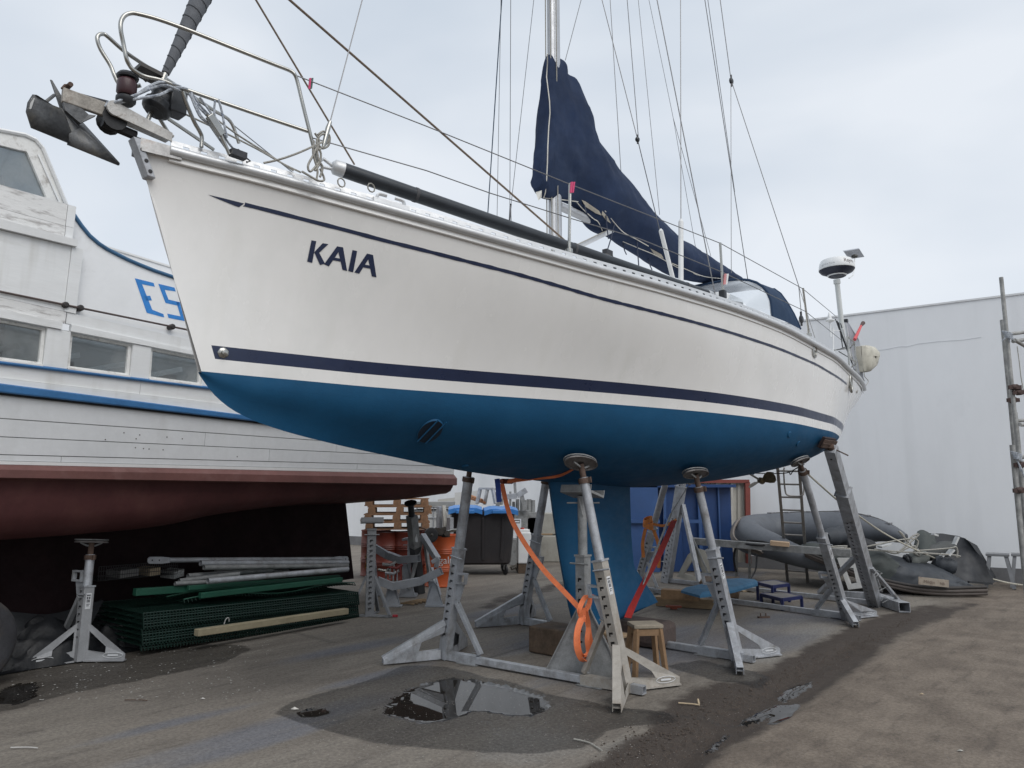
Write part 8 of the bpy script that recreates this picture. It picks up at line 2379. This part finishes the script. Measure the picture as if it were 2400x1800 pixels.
# ================================================================== SMALL LITTER ON THE GROUND
random.seed(7)
def scatter(name, label, n, area, smin, smax, mat, flat=.5, z=0.0):
    m = MB()
    for _ in range(n):
        x, y = area()
        p = G(x, y)
        s = random.uniform(smin, smax); a = random.random() * 6.28
        pts = []
        k = random.choice((4, 5, 6))
        for i in range(k):
            t_ = a + i * 6.28 / k
            pts.append(p + Vector((math.cos(t_) * s * random.uniform(.6, 1.2), math.sin(t_) * s * random.uniform(.6, 1.2), z)))
        topc = p + Vector((0, 0, z + s * flat))
        m.add(pts + [topc], [(i, (i + 1) % k, k) for i in range(k)])
    o = m.build(name, mat, None, label, 'litter'); o['kind'] = 'stuff'; del o['category']
    return o
U = random.uniform
def anywhere(): return (U(-50, 2450), 1420 + 390 * U(0, 1) ** 1.0)
def leftside(): return (U(0, 640), U(1500, 1640))
def puddle():
    return (U(640, 1500), U(1600, 1790))
def rut():
    w = U(0, 1); return (1480 + 660 * w + U(-110, 60) * (1.1 - w), 1790 - 340 * w + U(-45, 45) * (1.1 - w))
scatter('gravel', 'fine grey grit scattered over the yard floor', 2600, anywhere, .002, .006, M('grey_grit', (.17, .155, .14), .9, 0, .4, 200), .5)
scatter('paint_flakes', 'tiny white paint flakes lying on the wet floor', 330, leftside, .003, .011, M('white_flakes', (.52, .51, .48), .8), .15)
scatter('grit_pale', 'pale specks scattered round the puddle', 900, puddle, .0015, .0045, M('pale_grit', (.36, .345, .32), .9), .4)
scatter('mud', 'clods of dark mud along the wheel rut', 1100, rut, .003, .012, M('mud_clods', (.058, .043, .033), .95, 0, .35, 60, .3, 60), .7)
for i, (a, b, r_, mt, lab, nm) in enumerate((((1590, 1650), (1640, 1655), .006, WOODP, 'pale bent stick lying on the mud by the nearest stand', 'stick'), ((1345, 1735), (1410, 1762), .005, ROPEG, 'short grey cord lying at the edge of the puddle', 'cord'), ((25, 1755), (88, 1756), .004, M('pale_rod', (.45, .44, .42), .6), 'thin pale rod lying on the floor at the lower left', 'rod'), ((292, 1643), (345, 1644), .004, RUST, 'thin rusty rod lying on the concrete left of the puddle', 'rod'))):
    p, q = G(*a) + Vector((0, 0, .008)), G(*b) + Vector((0, 0, .008)); m = MB()
    mid_ = p.lerp(q, .6) + Vector((0, .01 if i != 1 else .06, 0))
    m.tube(smooth_path([p, mid_, q], 4), r_, 6); m.build(nm, mt, None, lab, nm)
m = MB(); c_ = G(1638, 1652); m.beam(c_, c_ + Vector((0, .03, .03)), .012, .03); m.build('stick_end', WOODP, None, 'pale chip standing at the end of the bent stick', 'wood chip')
for i, (x, y, s, mt, lab) in enumerate(((690, 1662, .03, M('crumpled_paper', (.50, .48, .44), .9), 'crumpled paper scrap at the tip of the small puddle'), (475, 1638, .02, M('pale_litter', (.48, .46, .43), .9), 'pale flat scrap on the concrete left of the puddle'), (2160, 1627, .02, WOODP, 'pale chip on the dirt right of the rut'), (2250, 1760, .02, ROPEG, 'pale scrap of cord on the dirt near the lower right'))):
    c_ = G(x, y); m = MB(); m.add([c_ + Vector((-s, 0, 0)), c_ + Vector((0, -s * .8, .004)), c_ + Vector((s * 1.2, 0, 0)), c_ + Vector((0, s * .7, .003)), c_ + Vector((0, 0, s * .6))], [(0, 1, 4), (1, 2, 4), (2, 3, 4), (3, 0, 4)]); m.build('litter_scrap', mt, None, lab, 'litter')
